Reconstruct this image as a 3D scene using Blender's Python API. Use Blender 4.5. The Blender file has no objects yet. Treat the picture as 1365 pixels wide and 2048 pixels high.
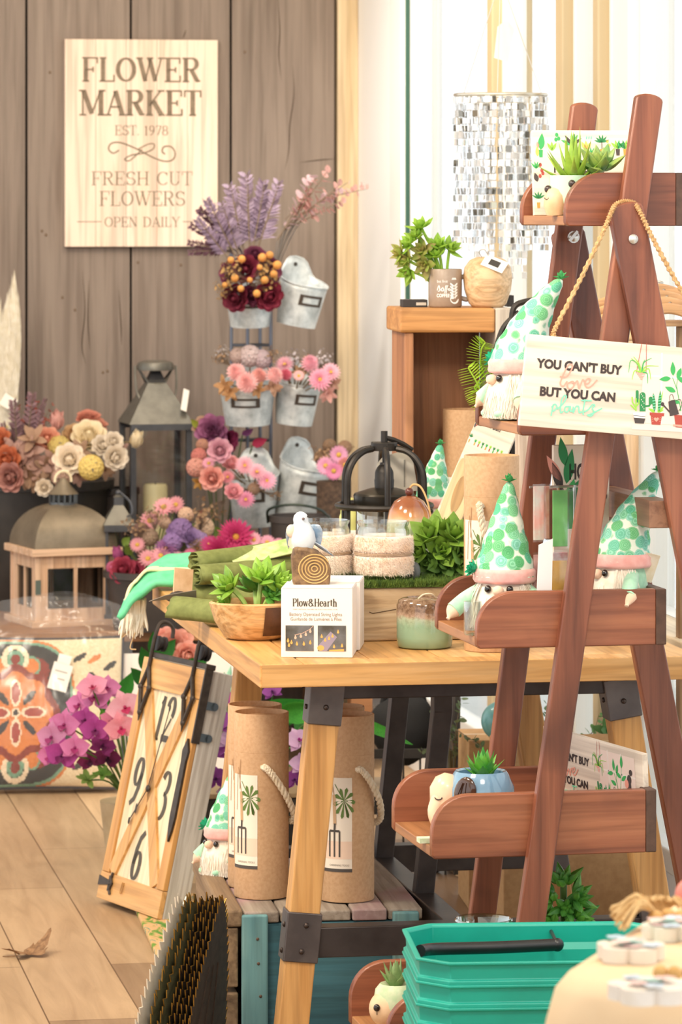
import bpy, bmesh, math, random
from mathutils import Vector, Matrix, noise
random.seed(7)
R = math.radians
PI = math.pi
scene = bpy.context.scene
C = bpy.context.scene.collection

# ------------------------------------------------------------------ camera
F, CX, HY, H = 8000.0, 682.5, 420.0, 1.55      # focal length and horizon of the 1365x2048 frame, eye height
cam_data = bpy.data.cameras.new('camera')
cam = bpy.data.objects.new('camera', cam_data)
C.objects.link(cam)
scene.camera = cam
cam.location = (0, 0, H)
cam.rotation_euler = (R(90), 0, 0)
cam_data.sensor_fit = 'HORIZONTAL'
cam_data.sensor_width = 24.0
cam_data.lens = F / 1365 * 24.0
cam_data.shift_y = -(1024 - HY) / 1365.0
cam_data.clip_end = 200
cam_data.dof.use_dof = True
cam_data.dof.focus_distance = 6.9
cam_data.dof.aperture_fstop = 13.0

# ------------------------------------------------------------------ light
w = bpy.data.worlds.new('world')
scene.world = w
w.use_nodes = True
bg = w.node_tree.nodes['Background']
bg.inputs[0].default_value = (0.93, 0.97, 1.0, 1)
bg.inputs[1].default_value = 1.9
scene.view_settings.view_transform = 'Standard'
scene.view_settings.look = 'None'
scene.view_settings.exposure = -0.25
scene.view_settings.gamma = 1.0
scene.cycles.max_bounces = 7
scene.cycles.diffuse_bounces = 3
scene.cycles.glossy_bounces = 3
scene.cycles.transmission_bounces = 6
scene.cycles.transparent_max_bounces = 12
scene.cycles.caustics_reflective = False
scene.cycles.caustics_refractive = False
scene.cycles.sample_clamp_indirect = 4.0

def area(name, loc, target, size, power, col):
    l = bpy.data.lights.new(name, 'AREA')
    l.size = size
    l.energy = power
    l.color = col
    o = bpy.data.objects.new(name, l)
    C.objects.link(o)
    o.location = loc
    o.rotation_euler = (Vector(target) - Vector(loc)).to_track_quat('-Z', 'Y').to_euler()
    return o

WARM = (1.0, 0.88, 0.72)
area('ceiling_lamp_or_fill', (-1.3, 9.3, 2.85), (-0.7, 11.3, 0.4), 0.5, 34, WARM)
area('ceiling_lamp_or_fill', (0.1, 9.7, 2.85), (-0.25, 11.8, 1.2), 0.4, 22, (1.0, 0.80, 0.54))
area('ceiling_lamp_or_fill', (-0.9, 5.6, 2.85), (0.0, 7.4, 0.7), 0.7, 80, WARM)
area('ceiling_lamp_or_fill', (0.5, 4.3, 2.85), (0.35, 6.5, 0.7), 0.7, 66, (1.0, 0.90, 0.78))
area('ceiling_lamp_or_fill', (-0.35, 10.4, 2.85), (0.14, 11.5, 1.2), 0.3, 5, (1.0, 0.95, 0.88)).data.spread = R(64)  # fill light added to whiten the window jamb, no known fixture
area('ceiling_lamp_or_fill', (-1.6, 7.0, 2.85), (-0.6, 9.0, 0.0), 0.5, 80, WARM)

# ------------------------------------------------------------------ helpers: pixels of the photograph to metres
def at(px, py, d):
    return Vector(((px - CX) * d / F, d, H - (py - HY) * d / F))
def dz(py, z):                      # distance of the point seen at row py on the level z
    return (H - z) * F / (py - HY)

TH = R(9.8)                         # the room, the table and the floor share one turn
class Fr:
    def __init__(s, loc, rz):
        s.loc = Vector(loc); s.rz = rz; s.c = math.cos(rz); s.s = math.sin(rz)
    def pl(s, px, py, yl=0.0):      # local x, z of the point seen at (px, py) in the plane y = yl
        k = (px - CX) / F
        xl = (k * (s.loc.y + yl * s.c) - s.loc.x + yl * s.s) / (s.c - k * s.s)
        Y = s.loc.y + xl * s.s + yl * s.c
        return xl, H - (py - HY) * Y / F - s.loc.z
    def w(s, x, y, z=0.0):
        return Vector((s.loc.x + x * s.c - y * s.s, s.loc.y + x * s.s + y * s.c, s.loc.z + z))

# ------------------------------------------------------------------ helpers: materials
def lin(h):
    h = h.lstrip('#')
    out = []
    for i in (0, 2, 4):
        c = int(h[i:i + 2], 16) / 255
        out.append(c / 12.92 if c <= 0.04045 else ((c + 0.055) / 1.055) ** 2.4)
    return (*out, 1)
_M = {}
def newmat(name):
    m = bpy.data.materials.new(name)
    m.use_nodes = True
    nt = m.node_tree
    return m, nt, nt.nodes['Principled BSDF']
def mixc(nt, fac, a, b, mode='MIX'):
    n = nt.nodes.new('ShaderNodeMix')
    n.data_type = 'RGBA'
    n.blend_type = mode
    for sock, val in ((n.inputs[0], fac), (n.inputs[6], a), (n.inputs[7], b)):
        if hasattr(val, 'is_output'): nt.links.new(val, sock)
        else: sock.default_value = val
    return n.outputs[2]
def coords(nt, scale, kind='Object', rnd=True):
    tc = nt.nodes.new('ShaderNodeTexCoord')
    src = tc.outputs[kind]
    if rnd:
        oi = nt.nodes.new('ShaderNodeObjectInfo')
        ml = nt.nodes.new('ShaderNodeMath'); ml.operation = 'MULTIPLY'; ml.inputs[1].default_value = 7.3
        nt.links.new(oi.outputs['Random'], ml.inputs[0])
        ad = nt.nodes.new('ShaderNodeVectorMath'); ad.operation = 'ADD'
        nt.links.new(src, ad.inputs[0]); nt.links.new(ml.outputs[0], ad.inputs[1])
        src = ad.outputs[0]
    mp = nt.nodes.new('ShaderNodeMapping')
    mp.inputs['Scale'].default_value = scale if hasattr(scale, '__len__') else (scale,) * 3
    nt.links.new(src, mp.inputs[0])
    return mp.outputs[0]
def tnoise(nt, vec, scale=1.0, detail=4, rough=.55, dist=0.0):
    n = nt.nodes.new('ShaderNodeTexNoise')
    n.inputs['Scale'].default_value = scale
    n.inputs['Detail'].default_value = detail
    n.inputs['Roughness'].default_value = rough
    n.inputs['Distortion'].default_value = dist
    nt.links.new(vec, n.inputs['Vector'])
    return n.outputs['Fac']
def ramp(nt, fac, stops):
    n = nt.nodes.new('ShaderNodeValToRGB')
    e = n.color_ramp.elements
    while len(e) < len(stops): e.new(.5)
    for i, (p, c) in enumerate(stops):
        e[i].position = p
        e[i].color = lin(c) if isinstance(c, str) else c
    nt.links.new(fac, n.inputs[0])
    return n.outputs[0]
def bump(nt, b, fac, strength, dist=.002):
    n = nt.nodes.new('ShaderNodeBump')
    n.inputs['Strength'].default_value = strength
    n.inputs['Distance'].default_value = dist
    nt.links.new(fac, n.inputs['Height'])
    nt.links.new(n.outputs[0], b.inputs['Normal'])
def pm(col, rough=.6, metal=0.0, col2=None, sc=30, bmp=0.0, rnd=0.0, coat=0.0, sheen=0.0, trans=0.0, sss=0.0, detail=4, spec=None):
    key = ('pm', col, rough, metal, col2, sc, bmp, rnd, coat, sheen, trans, sss, spec)
    if key in _M: return _M[key]
    m, nt, b = newmat('paint_' + col.lstrip('#'))
    b.inputs['Roughness'].default_value = rough
    b.inputs['Metallic'].default_value = metal
    b.inputs['Coat Weight'].default_value = coat
    b.inputs['Coat Roughness'].default_value = .08
    b.inputs['Sheen Weight'].default_value = sheen
    b.inputs['Transmission Weight'].default_value = trans
    if spec is not None: b.inputs['Specular IOR Level'].default_value = spec
    if sss:
        b.inputs['Subsurface Weight'].default_value = sss
        b.inputs['Subsurface Radius'].default_value = (.01, .006, .004)
    vec = coords(nt, sc)
    f = tnoise(nt, vec, 1.0, detail)
    c2 = col2 or col
    out = ramp(nt, f, [(.34, c2), (.62, col)])
    if rnd:
        oi = nt.nodes.new('ShaderNodeObjectInfo')
        hs = nt.nodes.new('ShaderNodeHueSaturation')
        mr = nt.nodes.new('ShaderNodeMapRange')
        mr.inputs[3].default_value = 1 - rnd; mr.inputs[4].default_value = 1 + rnd * .6
        nt.links.new(oi.outputs['Random'], mr.inputs[0])
        nt.links.new(mr.outputs[0], hs.inputs['Value'])
        nt.links.new(out, hs.inputs['Color'])
        out = hs.outputs[0]
    nt.links.new(out, b.inputs['Base Color'])
    if bmp: bump(nt, b, f, bmp)
    _M[key] = m
    return m
def wood(c1, c2, c3=None, ax=0, sc=1.0, rough=.5, bmp=.25, stain=None, coat=0.0, dist=.7):
    key = ('wood', c1, c2, c3, ax, sc, rough, bmp, stain, coat)
    if key in _M: return _M[key]
    m, nt, b = newmat('wood_' + c1.lstrip('#'))
    s = [22 * sc] * 3; s[ax] = 1.6 * sc
    f = tnoise(nt, coords(nt, s), 1.0, 6, .6, dist)
    s2 = [130 * sc] * 3; s2[ax] = 5 * sc
    g = tnoise(nt, coords(nt, s2), 1.0, 3, .5, .3)
    out = ramp(nt, f, [(.3, c2), (.5, c1), (.72, c3 or c1)])
    dark = ramp(nt, g, [(.36, (.55, .5, .47, 1)), (.55, (1, 1, 1, 1))])
    out = mixc(nt, .55, out, dark, 'MULTIPLY')
    if stain:
        q = tnoise(nt, coords(nt, [5 * sc] * 3), 1.0, 3, .5, .4)
        k = ramp(nt, q, [(.56, (0, 0, 0, 1)), (.68, (.8, .8, .8, 1))])
        out = mixc(nt, k, out, lin(stain))
    nt.links.new(out, b.inputs['Base Color'])
    b.inputs['Roughness'].default_value = rough
    b.inputs['Coat Weight'].default_value = coat
    if bmp: bump(nt, b, g, bmp, .0015)
    _M[key] = m
    return m
def glass(tint=(1, 1, 1, 1), gloss=.12, rough=.02):
    key = ('glass', tint, gloss, rough)
    if key in _M: return _M[key]
    m, nt, b = newmat('glass')
    nt.nodes.remove(b)
    t = nt.nodes.new('ShaderNodeBsdfTransparent'); t.inputs[0].default_value = tint
    g = nt.nodes.new('ShaderNodeBsdfGlossy'); g.inputs['Roughness'].default_value = rough
    lw = nt.nodes.new('ShaderNodeLayerWeight'); lw.inputs[0].default_value = .35
    mr = nt.nodes.new('ShaderNodeMapRange'); mr.inputs[3].default_value = gloss * .4; mr.inputs[4].default_value = min(1, gloss * 4)
    nt.links.new(lw.outputs['Facing'], mr.inputs[0])
    mx = nt.nodes.new('ShaderNodeMixShader')
    nt.links.new(mr.outputs[0], mx.inputs[0]); nt.links.new(t.outputs[0], mx.inputs[1]); nt.links.new(g.outputs[0], mx.inputs[2])
    nt.links.new(mx.outputs[0], nt.nodes['Material Output'].inputs[0])
    _M[key] = m
    return m
def leafm(c, c2=None, rough=.55, sc=40, rnd=.2, tr=.35, bmp=0):
    key = ('leaf', c, c2, rough, sc, rnd, tr)
    if key in _M: return _M[key]
    m = pm(c, rough, col2=c2 or c, sc=sc, rnd=rnd).copy()
    nt = m.node_tree; b = nt.nodes['Principled BSDF']
    src = b.inputs['Base Color'].links[0].from_socket
    t = nt.nodes.new('ShaderNodeBsdfTranslucent'); nt.links.new(src, t.inputs[0])
    mx = nt.nodes.new('ShaderNodeMixShader'); mx.inputs[0].default_value = tr
    nt.links.new(b.outputs[0], mx.inputs[1]); nt.links.new(t.outputs[0], mx.inputs[2])
    nt.links.new(mx.outputs[0], nt.nodes['Material Output'].inputs[0])
    _M[key] = m
    return m
def film(key, col, alpha, gloss=.25):
    if ('film', key) in _M: return _M[('film', key)]
    m, nt, b = newmat('film_' + key)
    nt.nodes.remove(b)
    t = nt.nodes.new('ShaderNodeBsdfTransparent')
    d = nt.nodes.new('ShaderNodeBsdfDiffuse'); d.inputs[0].default_value = lin(col)
    tr = nt.nodes.new('ShaderNodeBsdfTranslucent'); tr.inputs[0].default_value = lin(col)
    g = nt.nodes.new('ShaderNodeBsdfGlossy'); g.inputs['Roughness'].default_value = .18
    a0 = nt.nodes.new('ShaderNodeMixShader'); a0.inputs[0].default_value = .5
    nt.links.new(d.outputs[0], a0.inputs[1]); nt.links.new(tr.outputs[0], a0.inputs[2])
    a1 = nt.nodes.new('ShaderNodeMixShader'); a1.inputs[0].default_value = gloss
    nt.links.new(a0.outputs[0], a1.inputs[1]); nt.links.new(g.outputs[0], a1.inputs[2])
    a2 = nt.nodes.new('ShaderNodeMixShader'); a2.inputs[0].default_value = alpha
    nt.links.new(t.outputs[0], a2.inputs[1]); nt.links.new(a1.outputs[0], a2.inputs[2])
    nt.links.new(a2.outputs[0], nt.nodes['Material Output'].inputs[0])
    _M[('film', key)] = m
    return m

# ------------------------------------------------------------------ helpers: mesh collector
def T3(x=0, y=0, z=0): return Matrix.Translation((x, y, z))
def RX(a): return Matrix.Rotation(a, 4, 'X')
def RY(a): return Matrix.Rotation(a, 4, 'Y')
def RZ(a): return Matrix.Rotation(a, 4, 'Z')
def SC(x, y=None, z=None):
    return Matrix.Diagonal((x, x if y is None else y, x if z is None else z, 1))
def to_dir(d, roll=0.0):
    return Vector(d).to_track_quat('Z', 'Y').to_matrix().to_4x4() @ RZ(roll)
class MB:
    def __init__(s): s.v = []; s.f = []; s.m = []; s.mi = 0
    def add(s, vs, fs, M=None, mi=None):
        n = len(s.v)
        if M is not None: vs = [M @ Vector(v) for v in vs]
        s.v += [tuple(v) for v in vs]
        s.f += [tuple(i + n for i in f) for f in fs]
        s.m += [s.mi if mi is None else mi] * len(fs)
        return s
    def box(s, x0, x1, y0, y1, z0, z1, M=None, mi=None):
        v = [(x, y, z) for z in (z0, z1) for y in (y0, y1) for x in (x0, x1)]
        return s.add(v, [(0, 2, 3, 1), (4, 5, 7, 6), (0, 1, 5, 4), (2, 6, 7, 3), (0, 4, 6, 2), (1, 3, 7, 5)], M, mi)
    def cbox(s, c, sz, M=None, mi=None):
        M2 = T3(*c) @ (M or Matrix())
        return s.box(-sz[0] / 2, sz[0] / 2, -sz[1] / 2, sz[1] / 2, -sz[2] / 2, sz[2] / 2, M2, mi)
    def beam(s, p0, p1, w, t, up=(0, 1, 0), mi=None):    # square bar: width w across, thickness t along 'up'
        p0, p1 = Vector(p0), Vector(p1)
        d = (p1 - p0).normalized(); u = Vector(up); u = (u - d * u.dot(d)).normalized(); r = d.cross(u)
        v = [p + r * a * w / 2 + u * b * t / 2 for p in (p0, p1) for a, b in ((-1, -1), (1, -1), (1, 1), (-1, 1))]
        return s.add(v, [(0, 1, 2, 3), (7, 6, 5, 4), (0, 4, 5, 1), (1, 5, 6, 2), (2, 6, 7, 3), (3, 7, 4, 0)], None, mi)
    def prism(s, poly, y0, y1, M=None, mi=None):         # polygon in x, z pushed through y0..y1
        n = len(poly)
        v = [(x, y0, z) for x, z in poly] + [(x, y1, z) for x, z in poly]
        f = [tuple(range(n)), tuple(range(2 * n - 1, n - 1, -1))] + [(i, i + n, (i + 1) % n + n, (i + 1) % n) for i in range(n)]
        return s.add(v, f, M, mi)
    def flat(s, poly, y, M=None, mi=None):
        return s.add([(x, y, z) for x, z in poly], [tuple(range(len(poly)))], M, mi)
    def tube(s, pts, r, seg=8, closed=False, M=None, mi=None, flat=1.0):
        pts = [Vector(p) for p in pts]; n = len(pts)
        rr = r if hasattr(r, '__len__') else [r] * n
        vs = []; fs = []; ref = None
        for i, p in enumerate(pts):
            a = pts[(i + 1) % n] if closed or i < n - 1 else p
            b = pts[i - 1] if closed or i > 0 else p
            d = (a - b)
            d = d.normalized() if d.length > 1e-9 else Vector((0, 0, 1))
            if ref is None:
                ref = Vector((0, 0, 1)) if abs(d.z) < .9 else Vector((1, 0, 0))
            e = (ref - d * ref.dot(d))
            e = e.normalized() if e.length > 1e-6 else d.orthogonal().normalized()
            ref = e; g = d.cross(e)
            for k in range(seg):
                t = 2 * PI * k / seg
                vs.append(p + e * math.cos(t) * rr[i] + g * math.sin(t) * rr[i] * flat)
        m = n if closed else n - 1
        for i in range(m):
            j = (i + 1) % n
            for k in range(seg):
                l = (k + 1) % seg
                fs.append((i * seg + k, i * seg + l, j * seg + l, j * seg + k))
        if not closed:
            fs.append(tuple(range(seg - 1, -1, -1))); fs.append(tuple((n - 1) * seg + k for k in range(seg)))
        return s.add(vs, fs, M, mi)
    def lathe(s, prof, seg=24, M=None, mi=None, sx=1.0, sy=1.0, wob=None):
        vs = []; fs = []
        for i, (r, z) in enumerate(prof):
            for k in range(seg):
                t = 2 * PI * k / seg
                q = r * (wob(t, i) if wob else 1)
                vs.append((q * math.cos(t) * sx, q * math.sin(t) * sy, z))
        for i in range(len(prof) - 1):
            for k in range(seg):
                l = (k + 1) % seg
                fs.append((i * seg + k, i * seg + l, (i + 1) * seg + l, (i + 1) * seg + k))
        if prof[0][0] > 1e-6: fs.append(tuple(range(seg - 1, -1, -1)))
        if prof[-1][0] > 1e-6: fs.append(tuple((len(prof) - 1) * seg + k for k in range(seg)))
        return s.add(vs, fs, M, mi)
    def ball(s, c, r, seg=14, rings=9, M=None, mi=None):
        r = r if hasattr(r, '__len__') else (r, r, r)
        prof = [(max(math.sin(PI * i / rings), 1e-4), -math.cos(PI * i / rings)) for i in range(rings + 1)]
        return s.lathe(prof, seg, (M or Matrix()) @ T3(*c) @ SC(*r), mi)
    def petal(s, L, W, M=None, cup=.3, curl=0.0, p=.7, base=.12, nu=3, nv=4, mi=None, ruffle=0.0, rd=False):
        vs = []; fs = []
        for j in range(nv + 1):
            t = j / nv
            ww = W * (base * (1 - t) + math.sin(PI * min(max(t, 0), 1) ** p) ** .75 * (1 - base * (1 - t))) if j < nv else W * .12
            if rd: ww = W * (base + (1 - base) * math.sqrt(max(0, 1 - ((t - .62) / .62) ** 2)) ) * (1 if j < nv else .86)
            for i in range(nu + 1):
                q = 2 * i / nu - 1
                z = cup * ww * q * q + curl * L * t * t + ruffle * math.sin(q * 5 + t * 4) * t
                vs.append((q * ww, L * t * (1 - (.24 if rd else .06) * q * q), z))
        for j in range(nv):
            for i in range(nu):
                a = j * (nu + 1) + i
                fs.append((a, a + 1, a + nu + 2, a + nu + 1))
        return s.add(vs, fs, M, mi)
    def fat(s, L, W, T, M=None, p=.75, curl=0.0, seg=6, nv=6, mi=None, tip=.02):   # a thick pointed leaf along +y
        vs = []; fs = []
        for j in range(nv + 1):
            t = j / nv
            ww = max(math.sin(PI * (.12 + .88 * t) ** p), tip)
            for k in range(seg):
                a = 2 * PI * k / seg
                vs.append((math.cos(a) * W * ww, L * t, math.sin(a) * T * ww + curl * L * t * t))
        for j in range(nv):
            for k in range(seg):
                l = (k + 1) % seg
                fs.append((j * seg + k, j * seg + l, (j + 1) * seg + l, (j + 1) * seg + k))
        fs.append(tuple(range(seg - 1, -1, -1))); fs.append(tuple(nv * seg + k for k in range(seg)))
        return s.add(vs, fs, M, mi)
    def strip(s, pts, wid, y, M=None, mi=None):          # flat ribbon in x, z with a width per point
        n = len(pts); vs = []
        for i, p in enumerate(pts):
            a = Vector(pts[min(i + 1, n - 1)]); b = Vector(pts[max(i - 1, 0)])
            d = a - b
            d = d.normalized() if d.length > 1e-9 else Vector((1, 0))
            nrm = Vector((-d.y, d.x)) * (wid[i] if hasattr(wid, '__len__') else wid) / 2
            vs += [(p[0] + nrm.x, y, p[1] + nrm.y), (p[0] - nrm.x, y, p[1] - nrm.y)]
        return s.add(vs, [(2 * i, 2 * i + 1, 2 * i + 3, 2 * i + 2) for i in range(n - 1)], M, mi)
    def mesh(s, name, mats, smooth=40, recalc=True):
        me = bpy.data.meshes.new(name)
        me.from_pydata(s.v, [], s.f)
        for m in (mats if isinstance(mats, (list, tuple)) else [mats]): me.materials.append(m)
        me.polygons.foreach_set('material_index', s.m)
        if recalc:
            bm = bmesh.new(); bm.from_mesh(me)
            bmesh.ops.recalc_face_normals(bm, faces=bm.faces)
            bm.to_mesh(me); bm.free()
        if smooth:
            me.polygons.foreach_set('use_smooth', [True] * len(me.polygons))
            me.set_sharp_from_angle(angle=R(smooth))
        me.update()
        return me
    def build(s, name, mats, parent=None, smooth=40, bevel=0.0, label=None, kind=None, loc=None):
        o = bpy.data.objects.new(name, s.mesh(name, mats, smooth))
        C.objects.link(o)
        if parent is not None: o.parent = parent
        if loc is not None: o.location = loc
        if bevel:
            b = o.modifiers.new('edges', 'BEVEL')
            b.width = bevel; b.segments = 2; b.limit_method = 'ANGLE'; b.angle_limit = R(35)
        if label: o['label'] = label
        if kind: o['kind'] = kind
        return o

def thing(name, label, cat, loc=(0, 0, 0), rz=0.0, group=None):
    o = bpy.data.objects.new(name, None)
    o.empty_display_size = .05
    C.objects.link(o)
    o.location = loc
    o.rotation_euler = (0, 0, rz)
    tag(o, label, cat, group)
    return o
def tag(o, label, cat, group=None, kind=None):
    o['label'] = label; o['category'] = cat
    if group: o['group'] = group
    if kind: o['kind'] = kind
    return o
def struct(o, kind='structure'):
    o['kind'] = kind
    return o
def dup(root, loc, rz, label, group=None, euler=None):
    r = root.copy(); C.objects.link(r)
    r.location = loc
    r.rotation_euler = euler or (0, 0, rz)
    r['label'] = label
    if group: r['group'] = group
    for ch in root.children:
        c = ch.copy(); C.objects.link(c); c.parent = r
        for g in ch.children:
            q = g.copy(); C.objects.link(q); q.parent = c
    return r
def inst(me, name, parent, loc, d=(0, 0, 1), sc=1.0, roll=0.0):   # one more object on a shared mesh
    o = bpy.data.objects.new(name, me)
    C.objects.link(o)
    o.parent = parent
    o.matrix_local = T3(*loc) @ to_dir(d, roll) @ (SC(*sc) if hasattr(sc, '__len__') else SC(sc))
    return o
def arc(cx, cy, rx, ry, a0, a1, n=12):
    return [(cx + rx * math.cos(R(a0 + (a1 - a0) * i / n)), cy + ry * math.sin(R(a0 + (a1 - a0) * i / n))) for i in range(n + 1)]
def smooth_pts(pts, k=6):                                # Catmull-Rom through the points
    P = [Vector(p) for p in pts]
    P = [P[0] * 2 - P[1]] + P + [P[-1] * 2 - P[-2]]
    out = []
    for i in range(1, len(P) - 2):
        for j in range(k):
            t = j / k
            a, b, c, d = P[i - 1], P[i], P[i + 1], P[i + 2]
            out.append(.5 * ((2 * b) + (c - a) * t + (2 * a - 5 * b + 4 * c - d) * t * t + (3 * b - a - 3 * c + d) * t ** 3))
    out.append(P[-2])
    return out

# ------------------------------------------------------------------ lettering
GL = {
 'F': (.66, [('T', [(.16, 0), (.16, 1)]), ('t', [(.02, 1), (.6, 1)]), ('t', [(.16, .5), (.44, .5)]), ('t', [(.6, 1.03), (.6, .76)]), ('t', [(.44, .62), (.44, .38)]), ('s', (.16, 0))]),
 'L': (.64, [('T', [(.16, 0), (.16, 1)]), ('s', (.16, 1)), ('t', [(.02, 0), (.58, 0)]), ('t', [(.58, -.03), (.58, .28)])]),
 'O': (.8, [('c', arc(.4, .5, .31, .48, 0, 360, 28))]),
 'W': (1.06, [('T', [(.12, 1), (.34, 0)]), ('t', [(.34, 0), (.53, .95)]), ('T', [(.5, 1), (.72, 0)]), ('t', [(.72, 0), (.95, 1)]), ('s', (.12, 1)), ('s', (.52, 1)), ('s', (.95, 1))]),
 'E': (.68, [('T', [(.16, 0), (.16, 1)]), ('t', [(.02, 1), (.6, 1)]), ('t', [(.02, 0), (.62, 0)]), ('t', [(.16, .5), (.44, .5)]), ('t', [(.6, 1.03), (.6, .76)]), ('t', [(.62, -.03), (.62, .26)]), ('t', [(.44, .62), (.44, .38)])]),
 'R': (.74, [('T', [(.16, 0), (.16, 1)]), ('t', [(.02, 1), (.38, 1)]), ('c', arc(.38, .76, .2, .24, 90, -90)), ('t', [(.16, .52), (.38, .52)]), ('T', [(.36, .52), (.6, .02)]), ('t', [(.56, 0), (.72, .03)]), ('s', (.16, 0))]),
 'M': (.98, [('t', [(.14, 0), (.14, 1)]), ('T', [(.17, 1), (.48, .04)]), ('t', [(.48, .04), (.8, 1)]), ('T', [(.82, 1), (.82, 0)]), ('s', (.14, 0)), ('s', (.82, 0)), ('s', (.12, 1)), ('s', (.86, 1))]),
 'A': (.76, [('t', [(.1, 0), (.38, 1)]), ('T', [(.38, 1), (.64, 0)]), ('t', [(.2, .33), (.56, .33)]), ('s', (.1, 0)), ('s', (.64, 0))]),
 'K': (.76, [('T', [(.16, 0), (.16, 1)]), ('t', [(.16, .4), (.58, 1)]), ('T', [(.3, .58), (.62, 0)]), ('s', (.16, 0)), ('s', (.16, 1)), ('s', (.6, 1)), ('s', (.62, 0))]),
 'T': (.7, [('T', [(.35, 0), (.35, 1)]), ('t', [(.04, 1), (.66, 1)]), ('t', [(.05, 1.03), (.05, .74)]), ('t', [(.65, 1.03), (.65, .74)]), ('s', (.35, 0))]),
 'S': (.64, [('c', arc(.32, .74, .22, .25, 25, 265, 14) + arc(.32, .26, .24, .25, 85, -155, 14)), ('t', [(.54, .98), (.54, .74)]), ('t', [(.1, .02), (.1, .3)])]),
 'H': (.82, [('T', [(.16, 0), (.16, 1)]), ('T', [(.64, 0), (.64, 1)]), ('t', [(.16, .5), (.64, .5)]), ('s', (.16, 0)), ('s', (.16, 1)), ('s', (.64, 0)), ('s', (.64, 1))]),
 'C': (.74, [('c', arc(.4, .5, .31, .48, 40, 320, 22)), ('t', [(.64, .98), (.64, .7)])]),
 'U': (.78, [('T', [(.16, 1), (.16, .3)]), ('c', arc(.38, .3, .22, .3, 180, 360, 12)), ('t', [(.6, .3), (.6, 1)]), ('s', (.16, 1)), ('s', (.6, 1))]),
 'P': (.66, [('T', [(.16, 0), (.16, 1)]), ('t', [(.02, 1), (.38, 1)]), ('c', arc(.38, .74, .2, .26, 90, -90)), ('t', [(.16, .48), (.38, .48)]), ('s', (.16, 0))]),
 'N': (.84, [('t', [(.15, 0), (.15, 1)]), ('T', [(.15, 1), (.65, 0)]), ('t', [(.65, 0), (.65, 1)]), ('s', (.15, 0)), ('s', (.12, 1)), ('s', (.65, 1))]),
 'D': (.8, [('T', [(.16, 0), (.16, 1)]), ('t', [(.02, 1), (.34, 1)]), ('t', [(.02, 0), (.34, 0)]), ('c', arc(.34, .5, .34, .5, 90, -90, 16))]),
 'I': (.34, [('T', [(.17, 0), (.17, 1)]), ('s', (.17, 0)), ('s', (.17, 1))]),
 'Y': (.74, [('T', [(.1, 1), (.37, .46)]), ('t', [(.64, 1), (.37, .46)]), ('T', [(.37, .46), (.37, 0)]), ('s', (.37, 0)), ('s', (.1, 1)), ('s', (.64, 1))]),
 'G': (.78, [('c', arc(.4, .5, .31, .48, 40, 340, 22)), ('T', [(.66, .02), (.66, .4)]), ('s', (.64, .42))]),
 '.': (.26, [('T', [(.12, 0), (.12, .1)])]),
 '1': (.42, [('T', [(.21, 0), (.21, .98)]), ('t', [(.21, .95), (.08, .8)]), ('s', (.21, 0))]),
 '2': (.62, [('c', arc(.3, .72, .2, .26, 170, -40, 14)), ('t', [(.44, .52), (.1, .03)]), ('T', [(.08, .05), (.54, .05)])]),
 '3': (.6, [('c', arc(.28, .75, .2, .23, 160, -90, 14)), ('c', arc(.28, .26, .24, .26, 90, -160, 14))]),
 '6': (.62, [('c', arc(.3, .28, .2, .28, 0, 360, 20)), ('c', [(.1, .3), (.12, .6), (.22, .85), (.42, 1)])]),
 '9': (.62, [('c', arc(.3, .7, .2, .28, 0, 360, 20)), ('c', [(.5, .7), (.48, .38), (.36, .12), (.14, 0)])]),
 '7': (.6, [('t', [(.08, .97), (.52, .97)]), ('T', [(.52, .97), (.24, 0)]), ('t', [(.08, 1), (.08, .76)])]),
 '8': (.62, [('c', arc(.3, .74, .18, .24, 0, 360, 18)), ('c', arc(.3, .26, .22, .26, 0, 360, 18))]),
 'l': (.32, [('T', [(.15, 0), (.15, 1.03)]), ('s', (.15, 0)), ('t', [(.04, 1), (.15, 1)])]),
 'o': (.6, [('c', arc(.29, .33, .22, .33, 0, 360, 20))]),
 'w': (.86, [('T', [(.1, .66), (.26, 0)]), ('t', [(.26, 0), (.42, .62)]), ('T', [(.4, .66), (.58, 0)]), ('t', [(.58, 0), (.76, .66)]), ('s', (.1, .66)), ('s', (.76, .66))]),
 'e': (.56, [('c', arc(.28, .33, .21, .33, 0, 315, 18)), ('t', [(.07, .36), (.5, .36)])]),
 'a': (.58, [('c', [(.1, .55), (.2, .65), (.34, .62), (.38, .5)]), ('T', [(.39, .52), (.39, .06)]), ('t', [(.39, .06), (.52, .02)]), ('c', arc(.24, .2, .16, .2, 0, 360, 14))]),
 'r': (.46, [('T', [(.15, 0), (.15, .66)]), ('s', (.15, 0)), ('c', [(.15, .45), (.22, .6), (.32, .66), (.42, .58)])]),
 't': (.4, [('T', [(.17, .86), (.17, .1)]), ('t', [(.04, .64), (.34, .64)]), ('t', [(.17, .08), (.34, .05)])]),
 'h': (.66, [('T', [(.15, 0), (.15, 1.03)]), ('t', [(.04, 1), (.15, 1)]), ('c', arc(.33, .42, .17, .23, 170, 0, 8)), ('T', [(.5, .44), (.5, 0)]), ('s', (.15, 0)), ('s', (.5, 0))]),
 '&': (.86, [('c', arc(.34, .76, .17, .22, -60, 240, 14) + [(.5, .35), (.74, .02)]), ('c', arc(.32, .26, .26, .26, 60, 330, 16)), ('t', [(.55, .18), (.74, .5)])]),
}
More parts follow.
